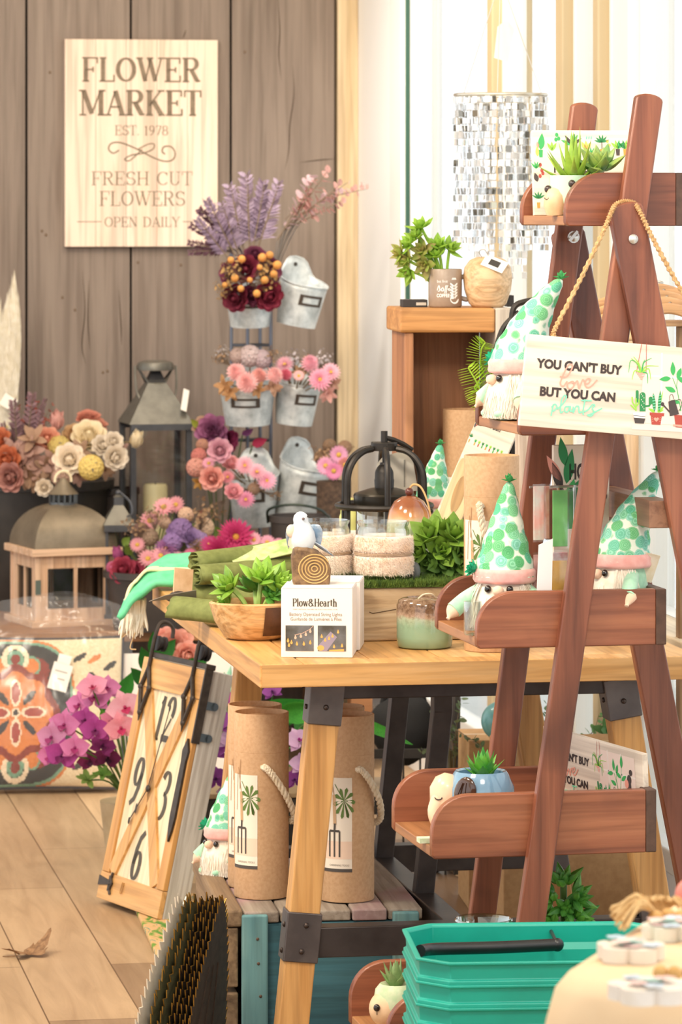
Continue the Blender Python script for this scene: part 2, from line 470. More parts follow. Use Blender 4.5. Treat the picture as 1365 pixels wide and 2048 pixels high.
def serif_text(mb, txt, x0, x1, z0, hgt, y, thick=.12, thin=.045, mi=None, shear=0.0, shadow=None, M=None):
    adv = sum(.4 if c == ' ' else GL[c][0] for c in txt)
    sx = (x1 - x0) / adv
    x = 0.0
    def P(px, py): return (x0 + (x + px) * sx + shear * py * hgt, z0 + py * hgt)
    for c in txt:
        if c == ' ':
            x += .4; continue
        gw, strokes = GL[c]
        for kind, pts in strokes:
            if kind == 's':
                a, b = P(pts[0] - .13, pts[1]), P(pts[0] + .13, pts[1])
                mb.strip([a, b], thin * hgt, y, M, mi); continue
            q = [P(*p) for p in pts]
            if kind == 'c':
                wd = []
                for i in range(len(q)):
                    a, b = q[min(i + 1, len(q) - 1)], q[max(i - 1, 0)]
                    d = Vector((a[0] - b[0], a[1] - b[1]))
                    k = abs(d.y) / max(d.length, 1e-9)
                    wd.append((thin + (thick - thin) * k ** 1.3) * hgt)
            else:
                wd = (thick if kind == 'T' else thin) * hgt
            mb.strip(q, wd, y, M, mi)
        x += gw
def sans(mb, txt, x0, x1, z0, hgt, y, mi=None, bold=.02, M=None, space=1.0):
    cu = bpy.data.curves.new('letters', 'FONT')
    cu.body = txt; cu.size = 1.0; cu.offset = bold; cu.space_character = space
    cu.resolution_u = 3
    o = bpy.data.objects.new('letters', cu)
    C.objects.link(o)
    dg = bpy.context.evaluated_depsgraph_get()
    me = bpy.data.meshes.new_from_object(o.evaluated_get(dg))
    vs = [v.co.copy() for v in me.vertices]; fs = [tuple(p.vertices) for p in me.polygons]
    bpy.data.objects.remove(o); bpy.data.curves.remove(cu); bpy.data.meshes.remove(me)
    if not vs: return
    ax, bx = min(v.x for v in vs), max(v.x for v in vs)
    hh = .72
    k = (x1 - x0) / (bx - ax)
    mb.add([(x0 + (v.x - ax) * k, y, z0 + v.y / hh * hgt) for v in vs], fs, M, mi)
def script(mb, strokes, fn, wid, y, mi=None, M=None):
    for s in strokes:
        q = [fn(p[0], p[1]) for p in smooth_pts(s, 5)]
        mb.strip(q, wid, y, M, mi)

# ================================================================== the room
CORNER = at(715, 420, 12.0); CORNER.z = 0
BW = Fr(CORNER, TH)                     # back wall: x along it, y = 0 its face
WW = Fr(CORNER, TH - R(90))             # window wall: x towards the camera, y outwards
CEIL = 2.95
PLANK = wood('#84756a', '#6f6156', '#8f8074', ax=2, sc=.35, rough=.6, bmp=.3, dist=1.6)
WHITE = pm('#fbfaf7', .5)
CREAMW = pm('#e6dcc8', .5)

def floor_mat():
    m, nt, b = newmat('vinyl_planks')
    tc = nt.nodes.new('ShaderNodeTexCoord')
    mp = nt.nodes.new('ShaderNodeMapping'); mp.inputs['Rotation'].default_value = (0, 0, R(90)); mp.inputs['Location'].default_value = (.31, .06, 0)
    nt.links.new(tc.outputs['Object'], mp.inputs[0])
    br = nt.nodes.new('ShaderNodeTexBrick')
    for k, v in (('Scale', 1.0), ('Mortar Size', .0016), ('Mortar Smooth', .1), ('Bias', 0.0), ('Brick Width', 1.5), ('Row Height', .183)):
        br.inputs[k].default_value = v
    br.offset = .37; br.offset_frequency = 2
    br.inputs['Color1'].default_value = lin('#e0c098'); br.inputs['Color2'].default_value = lin('#84684f'); br.inputs['Mortar'].default_value = lin('#6d5238')
    nt.links.new(mp.outputs[0], br.inputs['Vector'])
    f = tnoise(nt, coords(nt, (26, 2.2, 1), rnd=False), 1, 7, .6, 1.2)
    g = ramp(nt, f, [(.32, (.72, .68, .64, 1)), (.6, (1, 1, 1, 1))])
    f2 = tnoise(nt, coords(nt, (3, 1.4, 1), rnd=False), 1, 3)
    g2 = ramp(nt, f2, [(.35, (.82, .8, .79, 1)), (.65, (1, 1, 1, 1))])
    nt.links.new(mixc(nt, 1, mixc(nt, .8, br.outputs[0], g, 'MULTIPLY'), g2, 'MULTIPLY'), b.inputs['Base Color'])
    b.inputs['Roughness'].default_value = .42
    return m
mb = MB(); mb.box(-5, 0.15, -11, .2, -.06, 0)
struct(mb.build('floor', floor_mat(), None, 0)); bpy.data.objects['floor'].location = CORNER; bpy.data.objects['floor'].rotation_euler = (0, 0, TH)
mb = MB(); mb.box(-5, 0.15, -11, .2, CEIL, CEIL + .06)
o = struct(mb.build('ceiling', pm('#f2ead9', .7), None, 0)); o.location = CORNER; o.rotation_euler = (0, 0, TH)

edges = [672, 462, 262, 53, -155, -370, -590, -820, -1060]
mb = MB()
xs = [BW.pl(p, 0)[0] for p in edges]
for i in range(len(xs) - 1):
    mb.box(xs[i + 1] + .0035, xs[i] - .0035, 0, .022, 0, CEIL)
wb = struct(mb.build('wall_back', PLANK, None, 0, bevel=.002)); wb.location = CORNER; wb.rotation_euler = (0, 0, TH)
mb = MB(); mb.box(xs[-1], 0.1, .024, .1, 0, CEIL)
bk = mb.build('backing', pm('#2a221b', .8), wb, 0)
crk = pm('#4a3c31', .8)
for pts in ([(556, -10), (560, 60), (558, 110), (563, 160)], [(586, 130), (588, 190), (580, 250), (578, 300), (570, 340)], [(165, 540), (170, 620), (164, 690), (172, 730)], [(178, 560), (176, 640), (180, 700)], [(238, 580), (242, 650), (243, 690)], [(600, 325), (640, 320), (670, 318)], [(372, 60), (366, 78)]):
    m_ = MB(); q_ = smooth_pts([BW.pl(a, b_, 0) for a, b_ in pts], 5)
    m_.strip(q_, [.0035 * math.sin(PI * (i + .5) / len(q_)) for i in range(len(q_))], -.0006); m_.build('crack', crk, wb, 0)
for px, py in ((490, 104), (100, 145), (378, 220), (92, 470), (84, 462), (150, 620), (276, 525), (125, 595), (362, 530), (206, 745), (215, 742)):
    x, z = BW.pl(px, py)
    mb = MB(); mb.ball((x, 0, z), (.004, .002, .005), 8, 5)
    mb.build('nail_head', pm('#6e5a48', .6), wb)
x_tr = BW.pl(674, 0)[0]
mb = MB(); mb.box(x_tr, 0, -.02, .05, 0, CEIL)
o = struct(mb.build('trim_1', wood('#dcc6a2', '#cbb188', ax=2, sc=.5, rough=.5), None, 0, bevel=.003)); o.location = CORNER; o.rotation_euler = (0, 0, TH)

wx = lambda p: WW.pl(p, 0, 0.0)[0]
def wall_obj(mb, name, mat, bevel=.004):
    o = struct(mb.build(name, mat, None, 0, bevel=bevel)); o.location = CORNER; o.rotation_euler = (0, 0, TH - R(90)); return o
SILL = .70
END = 7.2
mb = MB()
mb.box(0, wx(790), 0, .14, 0, CEIL)
mb.box(wx(790), END, .02, .12, 0, .16)
mb.box(wx(790), END, .02, .12, 2.62, CEIL)
wall_obj(mb, 'wall_right', WHITE)
FRM = pm('#ecebe6', .45); FRB = pm('#cbb690', .5); GRN = pm('#2a4f40', .4)
posts = [(790, 829, FRM), (986, 1003, FRB), (1124, 1147, FRB), (1199, 1217, FRB), (1253, 1283, FRM)]
bnd = []
for i, (a, b_, m) in enumerate(posts):
    xa, xb = wx(a), wx(b_)
    mb = MB(); mb.box(xa, xa + max(.035, (xb - xa) * .6), -.015, .09, .16, 2.62)
    wall_obj(mb, 'trim_%d' % (i + 2), m)
    bnd.append((xa, xa + max(.035, (xb - xa) * .6)))
spans = [(bnd[i][1], bnd[i + 1][0]) for i in range(len(bnd) - 1)] + [(bnd[-1][1], END)]
for i, (xa, xb) in enumerate(spans):
    wname = 'window_%d' % (i + 1)
    mb = MB()
    for z in (.16, SILL - .05, 2.56):
        mb.box(xa, xb, .01, .07, z, z + .05)
    mb.box(xa, xa + .022, .01, .07, .16, 2.62); mb.box(xb - .022, xb, .01, .07, .16, 2.62)
    wo = wall_obj(mb, wname, FRM)
    mb = MB(); mb.box(xa + .02, xb - .02, .035, .041, .2, 2.58)
    mb.build('pane', glass((.99, 1, 1, 1), .05), wo, 0)
    if i == 0:
        mb = MB(); mb.box(xa + .0, xa + .005, -.003, .009, .2, 2.58)
        mb.build('seal', GRN, wo, 0)
mb = MB(); mb.box(wx(1003), END, -.09, .02, SILL - .035, SILL)
wall_obj(mb, 'trim_7', wood('#e9d9bd', '#d8c4a2', ax=0, sc=.5))
mb = MB(); mb.box(0, END, -.012, 0, 0, .1)
wall_obj(mb, 'baseboard_right', WHITE)

# outside: pale pavement and a few leafy clumps seen through the glass
mb = MB(); mb.box(-2, 10, .2, 14, -.2, -.12)
o = struct(mb.build('pavement_outside', pm('#d9d7d0', .8, col2='#c9c6bd', sc=2), None, 0)); o.location = CORNER; o.rotation_euler = (0, 0, TH - R(90))
def grass_clump(x, y, n, h, name='grass_clump'):
    t = MB()
    for i in range(n):
        a = random.uniform(0, 2 * PI); r = random.uniform(0, .2)
        t.petal(h * random.uniform(.25, .5), .014, T3(r * math.cos(a), r * math.sin(a), 0) @ RZ(random.uniform(0, 6.3)) @ RX(random.uniform(.9, 1.5)), .1, -.2, .5)
    o = t.build(name, pm('#8fae83', .6, col2='#b7c7a2', sc=6))
    p = WW.w(x, y, -.12); o.location = p
    tag(o, 'pale green grassy clump growing outside the window behind the ladder shelf', 'plant', 'grass clumps outside the window')
for x, y in ((3.6, .75), (4.35, 1.1), (5.1, .8)):
    grass_clump(x, y, 70, .75)

# ================================================================== the big pine table
TB = Fr(at(520, 1328, 7.04), TH); TB.loc.z = 0
TZ = .75; TW, TL = .80, 1.53
PINE_Y = wood('#d9a463', '#bd8544', '#e8bd85', ax=1, sc=.55, rough=.45, bmp=.2, dist=1.0)
PINE_X = wood('#dba868', '#c08a49', '#eac089', ax=0, sc=.55, rough=.45, bmp=.2, dist=1.0)
LEGW = wood('#cf9a5b', '#ab753a', '#dcae72', ax=2, sc=.6, rough=.5, bmp=.25)
STEEL = pm('#4b4442', .42, .55, col2='#3a3432', sc=14, bmp=.05)
BRACK = pm('#6f6764', .45, .6, col2='#575050', sc=12)
table = thing('display_table', 'long pine table with steel frame and splayed wooden legs holding the candles and tubes', 'table', TB.loc, TH)
top = MB()
top.box(0, .078, .0, TL, TZ - .042, TZ)
top.box(TW - .078, TW, .0, TL, TZ - .042, TZ)
top.box(.0795, TW - .0795, 0, .062, TZ - .042, TZ)
top.box(.0795, TW - .0795, TL - .062, TL, TZ - .042, TZ)
top.build('tabletop', PINE_Y, table, 0, bevel=.003)
mb = MB()
n = 5
for i in range(n):
    a = .0795 + (TW - .159) * i / n; b_ = .0795 + (TW - .159) * (i + 1) / n
    mb.box(a + .0008, b_ - .0008, .0635, TL - .0635, TZ - .04, TZ - .0008)
mb.build('tabletop_boards', PINE_Y, table, 0, bevel=.002)
mb = MB(); mb.box(.004, TW - .004, -.0015, .0, TZ - .0405, TZ - .0015)
mb.build('end_board', PINE_X, table, 0)
yl = .055
fl = lambda px, py, y=yl: TB.pl(px, py, y)
lx = [(fl(655, 1392), fl(607, 1870)), (fl(1247, 1392), fl(1321, 1850))]
TRES = .965
legs = []
for side, (p0, p1) in enumerate(lx):
    sl = (p1[0] - p0[0]) / (p1[1] - p0[1])
    x_at = lambda z, p0=p0, sl=sl: p0[0] + (z - p0[1]) * sl
    for yy in (yl + .03, TRES):
        mb = MB(); mb.beam((x_at(TZ - .045), yy, TZ - .045), (x_at(0), yy, 0), .056, .05)
        lg = mb.build('leg', LEGW, table, 0, bevel=.003)
        mb = MB()
        mb.beam((x_at(TZ - .044), yy, TZ - .044), (x_at(TZ - .117), yy, TZ - .117), .062, .057)
        mb.build('bracket', BRACK, lg, 0, bevel=.002)
        zb = .30
        mb = MB(); mb.beam((x_at(zb - .0), yy, zb), (x_at(zb - .088), yy, zb - .088), .063, .058)
        mb.build('bracket', BRACK, lg, 0, bevel=.002)
        for dx, z in ((0, TZ - .085), (.004, zb - .022), (0, zb - .068)):
            if yy > .5: break
            mb = MB(); mb.ball((x_at(z) + dx, yy - .03, z), (.005, .004, .005), 10, 6)
            mb.build('bolt', pm('#4a3f3a', .4, .7), lg)
            mb = MB(); mb.ball((x_at(z) - .033, yy - .008, z), (.003, .005, .005), 10, 6)
            mb.build('bolt', pm('#4a3f3a', .4, .7), lg)
        legs.append((x_at(.25), yy))
for yy in (yl + .03, TRES):
    mb = MB(); mb.box(x_a := lx[0][0][0] + .02, lx[1][0][0] - .02, yy - .022, yy + .022, TZ - .072, TZ - .042)
    mb.build('apron_rail', STEEL, table, 0, bevel=.002)
    mb = MB(); mb.box(lx[0][1][0] + .02, lx[1][1][0] - .02, yy - .022, yy + .022, .218, .272)
    mb.build('cross_rail', STEEL, table, 0, bevel=.002)
xc = TB.pl(918, 1805, .12)[0]
mb = MB(); mb.box(xc - .022, xc + .022, yl + .052, TRES - .022, .218, .262)
mb.build('stretcher', STEEL, table, 0, bevel=.002)
for y0 in (.46, .88):
    mb = MB()
    for p, q in (((xc, y0, .255), (xc + .036, y0, .605)), ((xc + .036, y0, .60), (xc + .036, y0, .708))):
        mb.beam(p, q, .036, .036)
    mb.build('centre_post', STEEL, table, 0, bevel=.002)

# ================================================================== the ladder shelf
TL_ = R(11.5)
LD = Fr((.36, 6.5, 0), TL_)
RED_X = wood('#90543a', '#683828', '#a86a4a', ax=0, sc=.7, rough=.4, bmp=.25, stain='#56301f', coat=.1)
RED_Z = wood('#8a5039', '#623627', '#a06347', ax=2, sc=.7, rough=.4, bmp=.25, stain='#4f2c22', coat=.1)
RED_F = wood('#a87349', '#8a5a38', '#b78355', ax=1, sc=.7, rough=.45, bmp=.2)
ENDG = pm('#5d4336', .6, col2='#4c362b', sc=60)
ladder = thing('ladder_shelf', 'reddish brown wooden folding ladder shelf with five trays in front of the table', 'shelf', LD.loc, TL_)
trays = [(1133, 1353, 345, 452), (1040, 1335, 760, 868), (955, 1313, 1185, 1290), (865, 1293, 1592, 1705), (775, 1282, 1992, 2103)]
YN, YF, PT = .022, .335, .020         # near and far panel, panel thickness
TRAY = []
for (a, b_, t, bt) in trays:
    x0, z1 = LD.pl(a, t, YN); x1, z0 = LD.pl(b_, bt, YN)
    TRAY.append((x0, x1, z0, z1))
    rr = min(.062, (z1 - z0) * .8)
    poly = [(x1, z0), (x1, z1)] + [(x0 + rr - rr * math.sin(R(i * 9)), z1 - rr + rr * math.cos(R(i * 9))) for i in range(11)] + [(x0, z0 + .006), (x0 + .004, z0)]
    tr = MB(); tr.box(x0 + .002, x1 - .001, YN + PT, YF - PT, z0 + .001, z0 + .017)
    tray = tr.build('tray', RED_F, ladder, 0, bevel=.0015)
    for y in (YN, YF - PT):
        mb = MB(); mb.prism(poly, y, y + PT)
        mb.build('side_panel', RED_X, tray, 35, bevel=.002)
    mb = MB(); mb.box(x1, x1 + .018, YN, YF, z0, z1)
    mb.build('back_panel', ENDG, tray, 0, bevel=.002)
def leg_beam(pa, pb, y, wd, th, name):
    a = LD.pl(*pa, y); b_ = LD.pl(*pb, y)
    d = Vector((b_[0] - a[0], b_[1] - a[1]))
    k = -a[1] / d.y
    e = (a[0] + d.x * k, 0.0)
    dn = d.normalized(); nr = Vector((-dn.y, dn.x)) * wd / 2
    cap = [(a[0] + nr.x * math.cos(t) - dn.x * math.sin(t) * wd * .22, a[1] + nr.y * math.cos(t) - dn.y * math.sin(t) * wd * .22) for t in [PI * i / 8 for i in range(9)]]
    poly = cap + [(e[0] - nr.x, 0), (e[0] + nr.x, 0)]
    mb = MB(); mb.prism(poly, y, y + th)
    return mb.build(name, RED_Z, ladder, 35, bevel=.003)
leg_beam((1301, 200), (1066, 1842), 0.0, .0455, .022, 'leg')
leg_beam((1172, 217), (968, 1830), YF, .0455, .022, 'leg')
leg_beam((1255, 420), (1345, 880), -.023, .057, .022, 'leg')
leg_beam((1140, 470), (1298, 1290), YF + .024, .057, .022, 'leg')
for (px, py, y) in ((1267, 478, -.024), (1148, 474, YF - .024)):
    x, z = LD.pl(px, py, y)
    mb = MB(); mb.lathe([(.008, 0), (.0078, .003), (.005, .0055), (0, .006)], 14, T3(x, y, z) @ RX(R(90)))
    if y > 0:
        mb.lathe([(.0105, -.001), (.0105, .001), (0, .001)], 14, T3(x, y, z) @ RX(R(90)))
        mb.box(-.011, .011, -.002, .002, 0, .005, T3(x, y - .006, z) @ RY(R(-50)))
    mb.build('bolt', pm('#d9d6d0', .3, .8), ladder)
xr, zr = LD.pl(1355, 1012, 0)
for (px, py, y) in ((1330, 1035, -.02),):
    x, z = LD.pl(px, py, y)
    mb = MB(); mb.box(x - .02, x + .02, 0, YF + .023, z - .019, z + .026)
    mb.build('rung', wood('#9a7056', '#7d5440', ax=1, sc=.7), ladder, 0, bevel=.002)

# ================================================================== signs
LETTER = pm('#776653', .6, col2='#8b7a65', sc=40)
SIGNW = wood('#f4dcc8', '#e8ccb2', ax=2, sc=.5, rough=.55, bmp=.08)
def wall_sign():
    x0, z1 = BW.pl(130, 78, -.03); x1, z0 = BW.pl(436, 493, -.03)
    p = BW.w(x0, -.03, z1)
    t = thing('wall_sign', 'pale wooden flower market sign hanging on the brown plank wall', 'sign', p, TH)
    W, Hh = x1 - x0, z1 - z0
    k = W / 306.0
    mb = MB()
    for i in range(5):
        mb.box(W * i / 5 + .0004, W * (i + 1) / 5 - .0004, 0, .028, -Hh, 0)
    mb.build('board', SIGNW, t, 0, bevel=.001)
    fx = lambda px: (px - 130) * k
    fz = lambda py: -(py - 78) * k
    mb = MB(); y = -.0006
    for txt, a, b_, base, top_, th, tn in (('FLOWER', 163, 402, 161, 115, .19, .075), ('MARKET', 158, 404, 228, 180, .2, .075), ('EST. 1978', 229, 337, 268, 249, .12, .055),
                                 ('FRESH CUT', 182, 386, 367, 341, .115, .05), ('FLOWERS', 198, 371, 408, 380, .115, .05), ('OPEN DAILY', 208, 360, 450, 431, .12, .055)):
        mb = MB(); serif_text(mb, txt, fx(a), fx(b_), fz(base), (base - top_) * k, y, th, tn); mb.build('lettering', LETTER, t, 0)
    mb = MB()
    for a, b_ in ((154, 203), (365, 408)):
        mb.strip([(fx(a), fz(440)), (fx(b_), fz(440))], .0022, y)
    sw = [(238, 298), (226, 304), (217, 296), (222, 285), (240, 283), (270, 294), (305, 312), (330, 320), (346, 316), (350, 303), (342, 291), (328, 291), (324, 300), (330, 306)]
    script(mb, [sw], lambda px, py: (fx(px), fz(py)), .0045, y)
    sw = [(276, 296), (296, 286), (308, 286), (305, 296), (286, 304), (262, 308), (249, 316), (258, 319), (272, 308), (284, 296)]
    script(mb, [sw], lambda px, py: (fx(px), fz(py)), .004, y)
    mb.build('printed_flourish', LETTER, t, 0)
    return t
wall_sign()

INK = pm('#3f3330', .6); CORAL = pm('#f3a390', .6); MINT = pm('#86e0b8', .6); BLUSH = pm('#f2dccf', .6); BLUSH2 = pm('#f8ebe0', .6)
GRN1 = pm('#3fae5c', .6); GRN2 = pm('#9bd44a', .6); GRN3 = pm('#2f8a4f', .6); BRICK = pm('#b34a3d', .6); ORANGE = pm('#e89b45', .6); WHT = pm('#fbf8f3', .6); DARK = pm('#4a3f3c', .6); YEL = pm('#ecc862', .6)
ART = [INK, CORAL, MINT, BLUSH, BLUSH2, GRN1, GRN2, GRN3, BRICK, ORANGE, WHT, DARK, YEL]
PALEW = wood('#f3e4d2', '#ead7c0', ax=0, sc=.5, rough=.5, bmp=.05)
EDGEW = pm('#dcb99c', .6)
def leaf2(mb, fn, x, y, L, W, ang, yy, mi):
    c, s_ = math.cos(R(ang)), math.sin(R(ang))
    pts = []
    for t, sg in [(i / 8, 1) for i in range(9)] + [(1 - i / 8, -1) for i in range(1, 8)]:
        q = L * t; r = sg * W * math.sin(PI * t ** .8)
        pts.append(fn(x + q * c - r * s_, y - (q * s_ + r * c)))
    mb.flat(pts, yy, None, mi)
def poly2(mb, fn, pts, yy, mi): mb.flat([fn(*p) for p in pts], yy, None, mi)
def ell2(mb, fn, x, y, a, b_, yy, mi): poly2(mb, fn, arc(x, y, a, b_, 0, 345, 23), yy, mi)
def line2(mb, fn, pts, wd, yy, mi): mb.strip([fn(*p) for p in pts], wd, yy, None, mi)

def love_sign():
    rz, roll = TL_, R(5.3)
    loc = LD.w(*(lambda q: (q[0], -.062, q[1]))(LD.pl(1056, 668, -.062)))
    t = thing('slogan_sign', 'large pale plank sign about buying plants, hanging by jute rope from the ladder top', 'sign', loc, rz)
    t.rotation_euler = (0, roll, rz)
    k = loc.y / F / math.cos(rz)
    cs, sn = math.cos(roll), math.sin(roll)
    def fn(px, py):
        dx, dy = (px - 1056) * k, (py - 668) * k
        return dx * cs + dy * sn, -(-dx * sn + dy * cs)
    W, Hh = .345, 180 * k
    mb = MB(); mb.box(0, W, 0, .012, -Hh, 0)
    mb.build('board', PALEW, t, 0, bevel=.0008)
    m = MB(); y = -.0004
    poly2(m, fn, [(1293, 706), (1440, 719), (1436, 856), (1284, 844)], y, 3)
    for a, b_, c, d in ((1329, 707, 1327, 848), (1288, 750, 1440, 764), (1384, 712, 1382, 850)):
        line2(m, fn, [(a, b_), (c, d)], 4 * k, y * 1.3, 4)
    poly2(m, fn, [(1268, 846), (1436, 860), (1436, 868), (1267, 857)], y * 1.2, 3)
    m.build('printed_window', ART, t, 0)
    m = MB(); y = -.0008
    for p, q in (((1288, 688), (1277, 745)), ((1297.5, 688), (1296.5, 745))): line2(m, fn, [p, q], 1.1 * k, y, 8)
    for i in range(5):
        x0 = 1276 + i * 2.2; x1 = 1297 - i * 2.0
        line2(m, fn, [(x0, 746 + i * 3), (x1, 747 + i * 3)], 1.6 * k, y, 1)
    for pts in ([(1286, 745), (1277, 726), (1265, 722), (1261, 745)], [(1286, 745), (1279, 728), (1266, 717)], [(1287, 745), (1282, 728), (1271, 714)], [(1288, 745), (1292, 726), (1308, 717)],
                [(1289, 745), (1297, 733), (1322, 733)], [(1289, 745), (1302, 738), (1306, 759)], [(1290, 745), (1299, 748), (1300, 767)], [(1286, 745), (1273, 742), (1268, 759)], [(1288, 745), (1290, 730), (1294, 720)]):
        q = smooth_pts([(a, b_) for a, b_ in pts], 4)
        n = len(q)
        m.strip([fn(*p) for p in q], [3.0 * k * (1 - .75 * i / n) for i in range(n)], y * 1.2, None, 6 if random.random() < .6 else 5)
    m.build('printed_spider_plant', ART, t, 0)
    m = MB()
    for (x, yb, yt, wd) in ((1289.5, 822, 784, 12), (1278.5, 804, 780, 6), (1306, 808, 793, 8)):
        poly2(m, fn, [(x - wd / 2, yb), (x + wd / 2, yb)] + arc(x, yt + wd / 2, wd / 2, -wd / 2, 0, 180, 8), y, 7)
    line2(m, fn, [(1293, 812), (1303, 811), (1306, 806)], 4 * k, y, 7)
    line2(m, fn, [(1279, 800), (1282, 803), (1287, 802)], 3 * k, y, 7)
    for i in range(9): ell2(m, fn, 1287 + (i % 3) * 2.6, 788 + i * 3.6, .6, 1.3, y * 1.3, 4)
    for pts in ([(1276, 821), (1276, 796)], [(1276, 814), (1269, 804), (1268, 793)], [(1276, 819), (1265, 809)], [(1276, 812), (1282, 806), (1282, 798)]):
        line2(m, fn, pts, 2.6 * k, y * 1.2, 6)
    poly2(m, fn, [(1270, 824), (1296, 825), (1293, 846), (1273, 845)], y, 10)
    poly2(m, fn, [(1271.5, 834), (1295, 836), (1292, 846), (1273.5, 845)], y * 1.4, 11)
    line2(m, fn, [(1271, 830), (1295, 832)], .9 * k, y * 1.4, 0)
    m.build('printed_cactus', ART, t, 0)
    m = MB()
    for x, yb, yt, wd, ln in ((1314, 823, 785, 7, -2), (1323, 823, 780, 7, 2)):
        leaf2(m, fn, x, yb, yb - yt, wd * .5, 90 - ln * 2, y, 7)
        for j in range(6): line2(m, fn, [(x - 3 + ln * j * .25, yb - 5 - j * 5.4), (x + 3 + ln * j * .25, yb - 6 - j * 5.4)], 1.4 * k, y * 1.4, 2)
    for a, L, w_ in ((150, 16, 3), (40, 18, 3), (20, 14, 2.4), (75, 44, 2.5)): leaf2(m, fn, 1320 if a < 80 else 1315, 824, L, w_, a, y * .8, 6)
    poly2(m, fn, [(1304, 824), (1334, 826), (1333, 832), (1329, 832), (1326, 849), (1308, 848), (1306, 830), (1304, 830)], y, 8)
    hx, hy = 1317.5, 838
    poly2(m, fn, [(hx + .32 * 16 * math.sin(a) ** 3, hy - .32 * (13 * math.cos(a) - 5 * math.cos(2 * a) - 2 * math.cos(3 * a) - math.cos(4 * a))) for a in [2 * PI * i / 24 for i in range(24)]], y * 1.4, 1)
    for sg in (-1, 1):
        for j in range(3): line2(m, fn, [(hx + sg * 6, hy - 2 + j * 3), (hx + sg * 9, hy - 3.5 + j * 4)], .7 * k, y * 1.4, 1)
    m.build('printed_snake_plant', ART, t, 0)
    m = MB()
    line2(m, fn, [(1368, 822), (1360, 780), (1351, 756)], 1.2 * k, y, 5)
    line2(m, fn, [(1366, 810), (1359, 772), (1362, 752)], 1 * k, y, 5)
    line2(m, fn, [(1366, 822), (1376, 780), (1384, 742)], 1.2 * k, y, 5)
    for x, y_, L, w_, a in ((1352, 752, 28, 5, 92), (1347, 757, 24, 5, 186), (1357, 784, 24, 5, 155), (1361, 757, 22, 5, 70), (1384, 744, 30, 5.5, 84), (1379, 766, 24, 5, 150), (1381, 772, 24, 5, 30), (1376, 798, 22, 5, 20), (1366, 806, 20, 4, 165)):
        leaf2(m, fn, x, y_, L, w_, a, y * 1.2, 5)
    poly2(m, fn, [(1354, 829), (1384, 832), (1381, 856), (1357, 854)], y, 8)
    line2(m, fn, [(1352, 850), (1386, 853)], 4 * k, y * 1.3, 1)
    m.build('printed_tall_plant', ART, t, 0)
    m = MB()
    poly2(m, fn, [(1342, 803), (1355, 799), (1364, 828), (1345, 832)], y * 1.8, 11)
    line2(m, fn, [(1345, 824), (1331, 809)], 3 * k, y * 1.8, 11)
    ell2(m, fn, 1330, 808, 3.5, 4, y * 1.8, 11)
    line2(m, fn, smooth_pts([(1345, 802), (1345, 792), (1350, 789), (1353, 798)], 4), 1.1 * k, y * 1.8, 11)
    line2(m, fn, smooth_pts([(1357, 802), (1366, 799), (1369, 812), (1363, 822)], 4), 1.1 * k, y * 1.8, 11)
    m.build('printed_watering_can', ART, t, 0)
    m = MB()
    ell2(m, fn, 1413, 768, 9, 11, y, 11); ell2(m, fn, 1421, 752, 7, 7, y, 11); leaf2(m, fn, 1404, 800, 30, 8, 60, y * 1.3, 11)
    ell2(m, fn, 1402, 778, 8, 10, y * 1.4, 1); poly2(m, fn, [(1396, 788), (1412, 786), (1430, 840), (1394, 840)], y * .9, 4)
    m.build('printed_gardener', ART, t, 0)
    m = MB(); ang = R(5.3)
    M = Matrix()
    def blk(txt, a, b_, base, hg):
        x, z = fn(a, base); x1, z1 = fn(b_, base + (b_ - a) * math.tan(ang))
        m = MB(); sans(m, txt, x, x1, z, hg * k, -.0008, 0, .045); m.build('lettering', ART, t, 0)
    blk("YOU CAN'T BUY", 1073, 1247, 733, 17.5)
    blk('BUT YOU CAN', 1080, 1233, 788, 17.5)
    m = MB()
    L1 = [[(1121, 757), (1135, 757), (1146, 740), (1144, 733), (1136, 738), (1126, 758), (1122, 771), (1128, 776), (1136, 766)],
          [(1144, 768), (1137, 771), (1137, 779), (1144, 781), (1150, 774), (1148, 767), (1143, 768), (1152, 770)],
          [(1152, 770), (1157, 766), (1160, 781), (1167, 764), (1172, 768)],
          [(1172, 772), (1180, 770), (1183, 763), (1177, 762), (1172, 770), (1175, 778), (1184, 777), (1197, 764)]]
    script(m, [[(a, b_ - 5) for a, b_ in s] for s in L1], fn, 2.9 * k, -.0012, 1)
    m.build('script_lettering', ART, t, 0, label='coral handwritten word')
    m = MB()
    L2 = [[(1108, 806), (1103, 829)], [(1104, 812), (1111, 806), (1115, 812), (1109, 819), (1105, 818)],
          [(1116, 816), (1129, 803), (1134, 792), (1130, 789), (1124, 800), (1122, 822), (1128, 820)],
          [(1140, 811), (1132, 812), (1131, 820), (1137, 821), (1142, 810), (1142, 820), (1147, 819)],
          [(1148, 811), (1148, 823), (1153, 812), (1159, 811), (1160, 823), (1166, 821)],
          [(1172, 797), (1168, 821), (1169, 828)], [(1164, 799), (1186, 800)], [(1170, 822), (1179, 817), (1187, 808), (1192, 809), (1187, 815), (1190, 823), (1184, 830), (1177, 828), (1184, 826), (1207, 815)]]
    script(m, L2, fn, 2.8 * k, -.0012, 2)
    m.build('script_lettering', ART, t, 0, label='mint handwritten word')
    return t, fn, k
love, lfn, lk = love_sign()

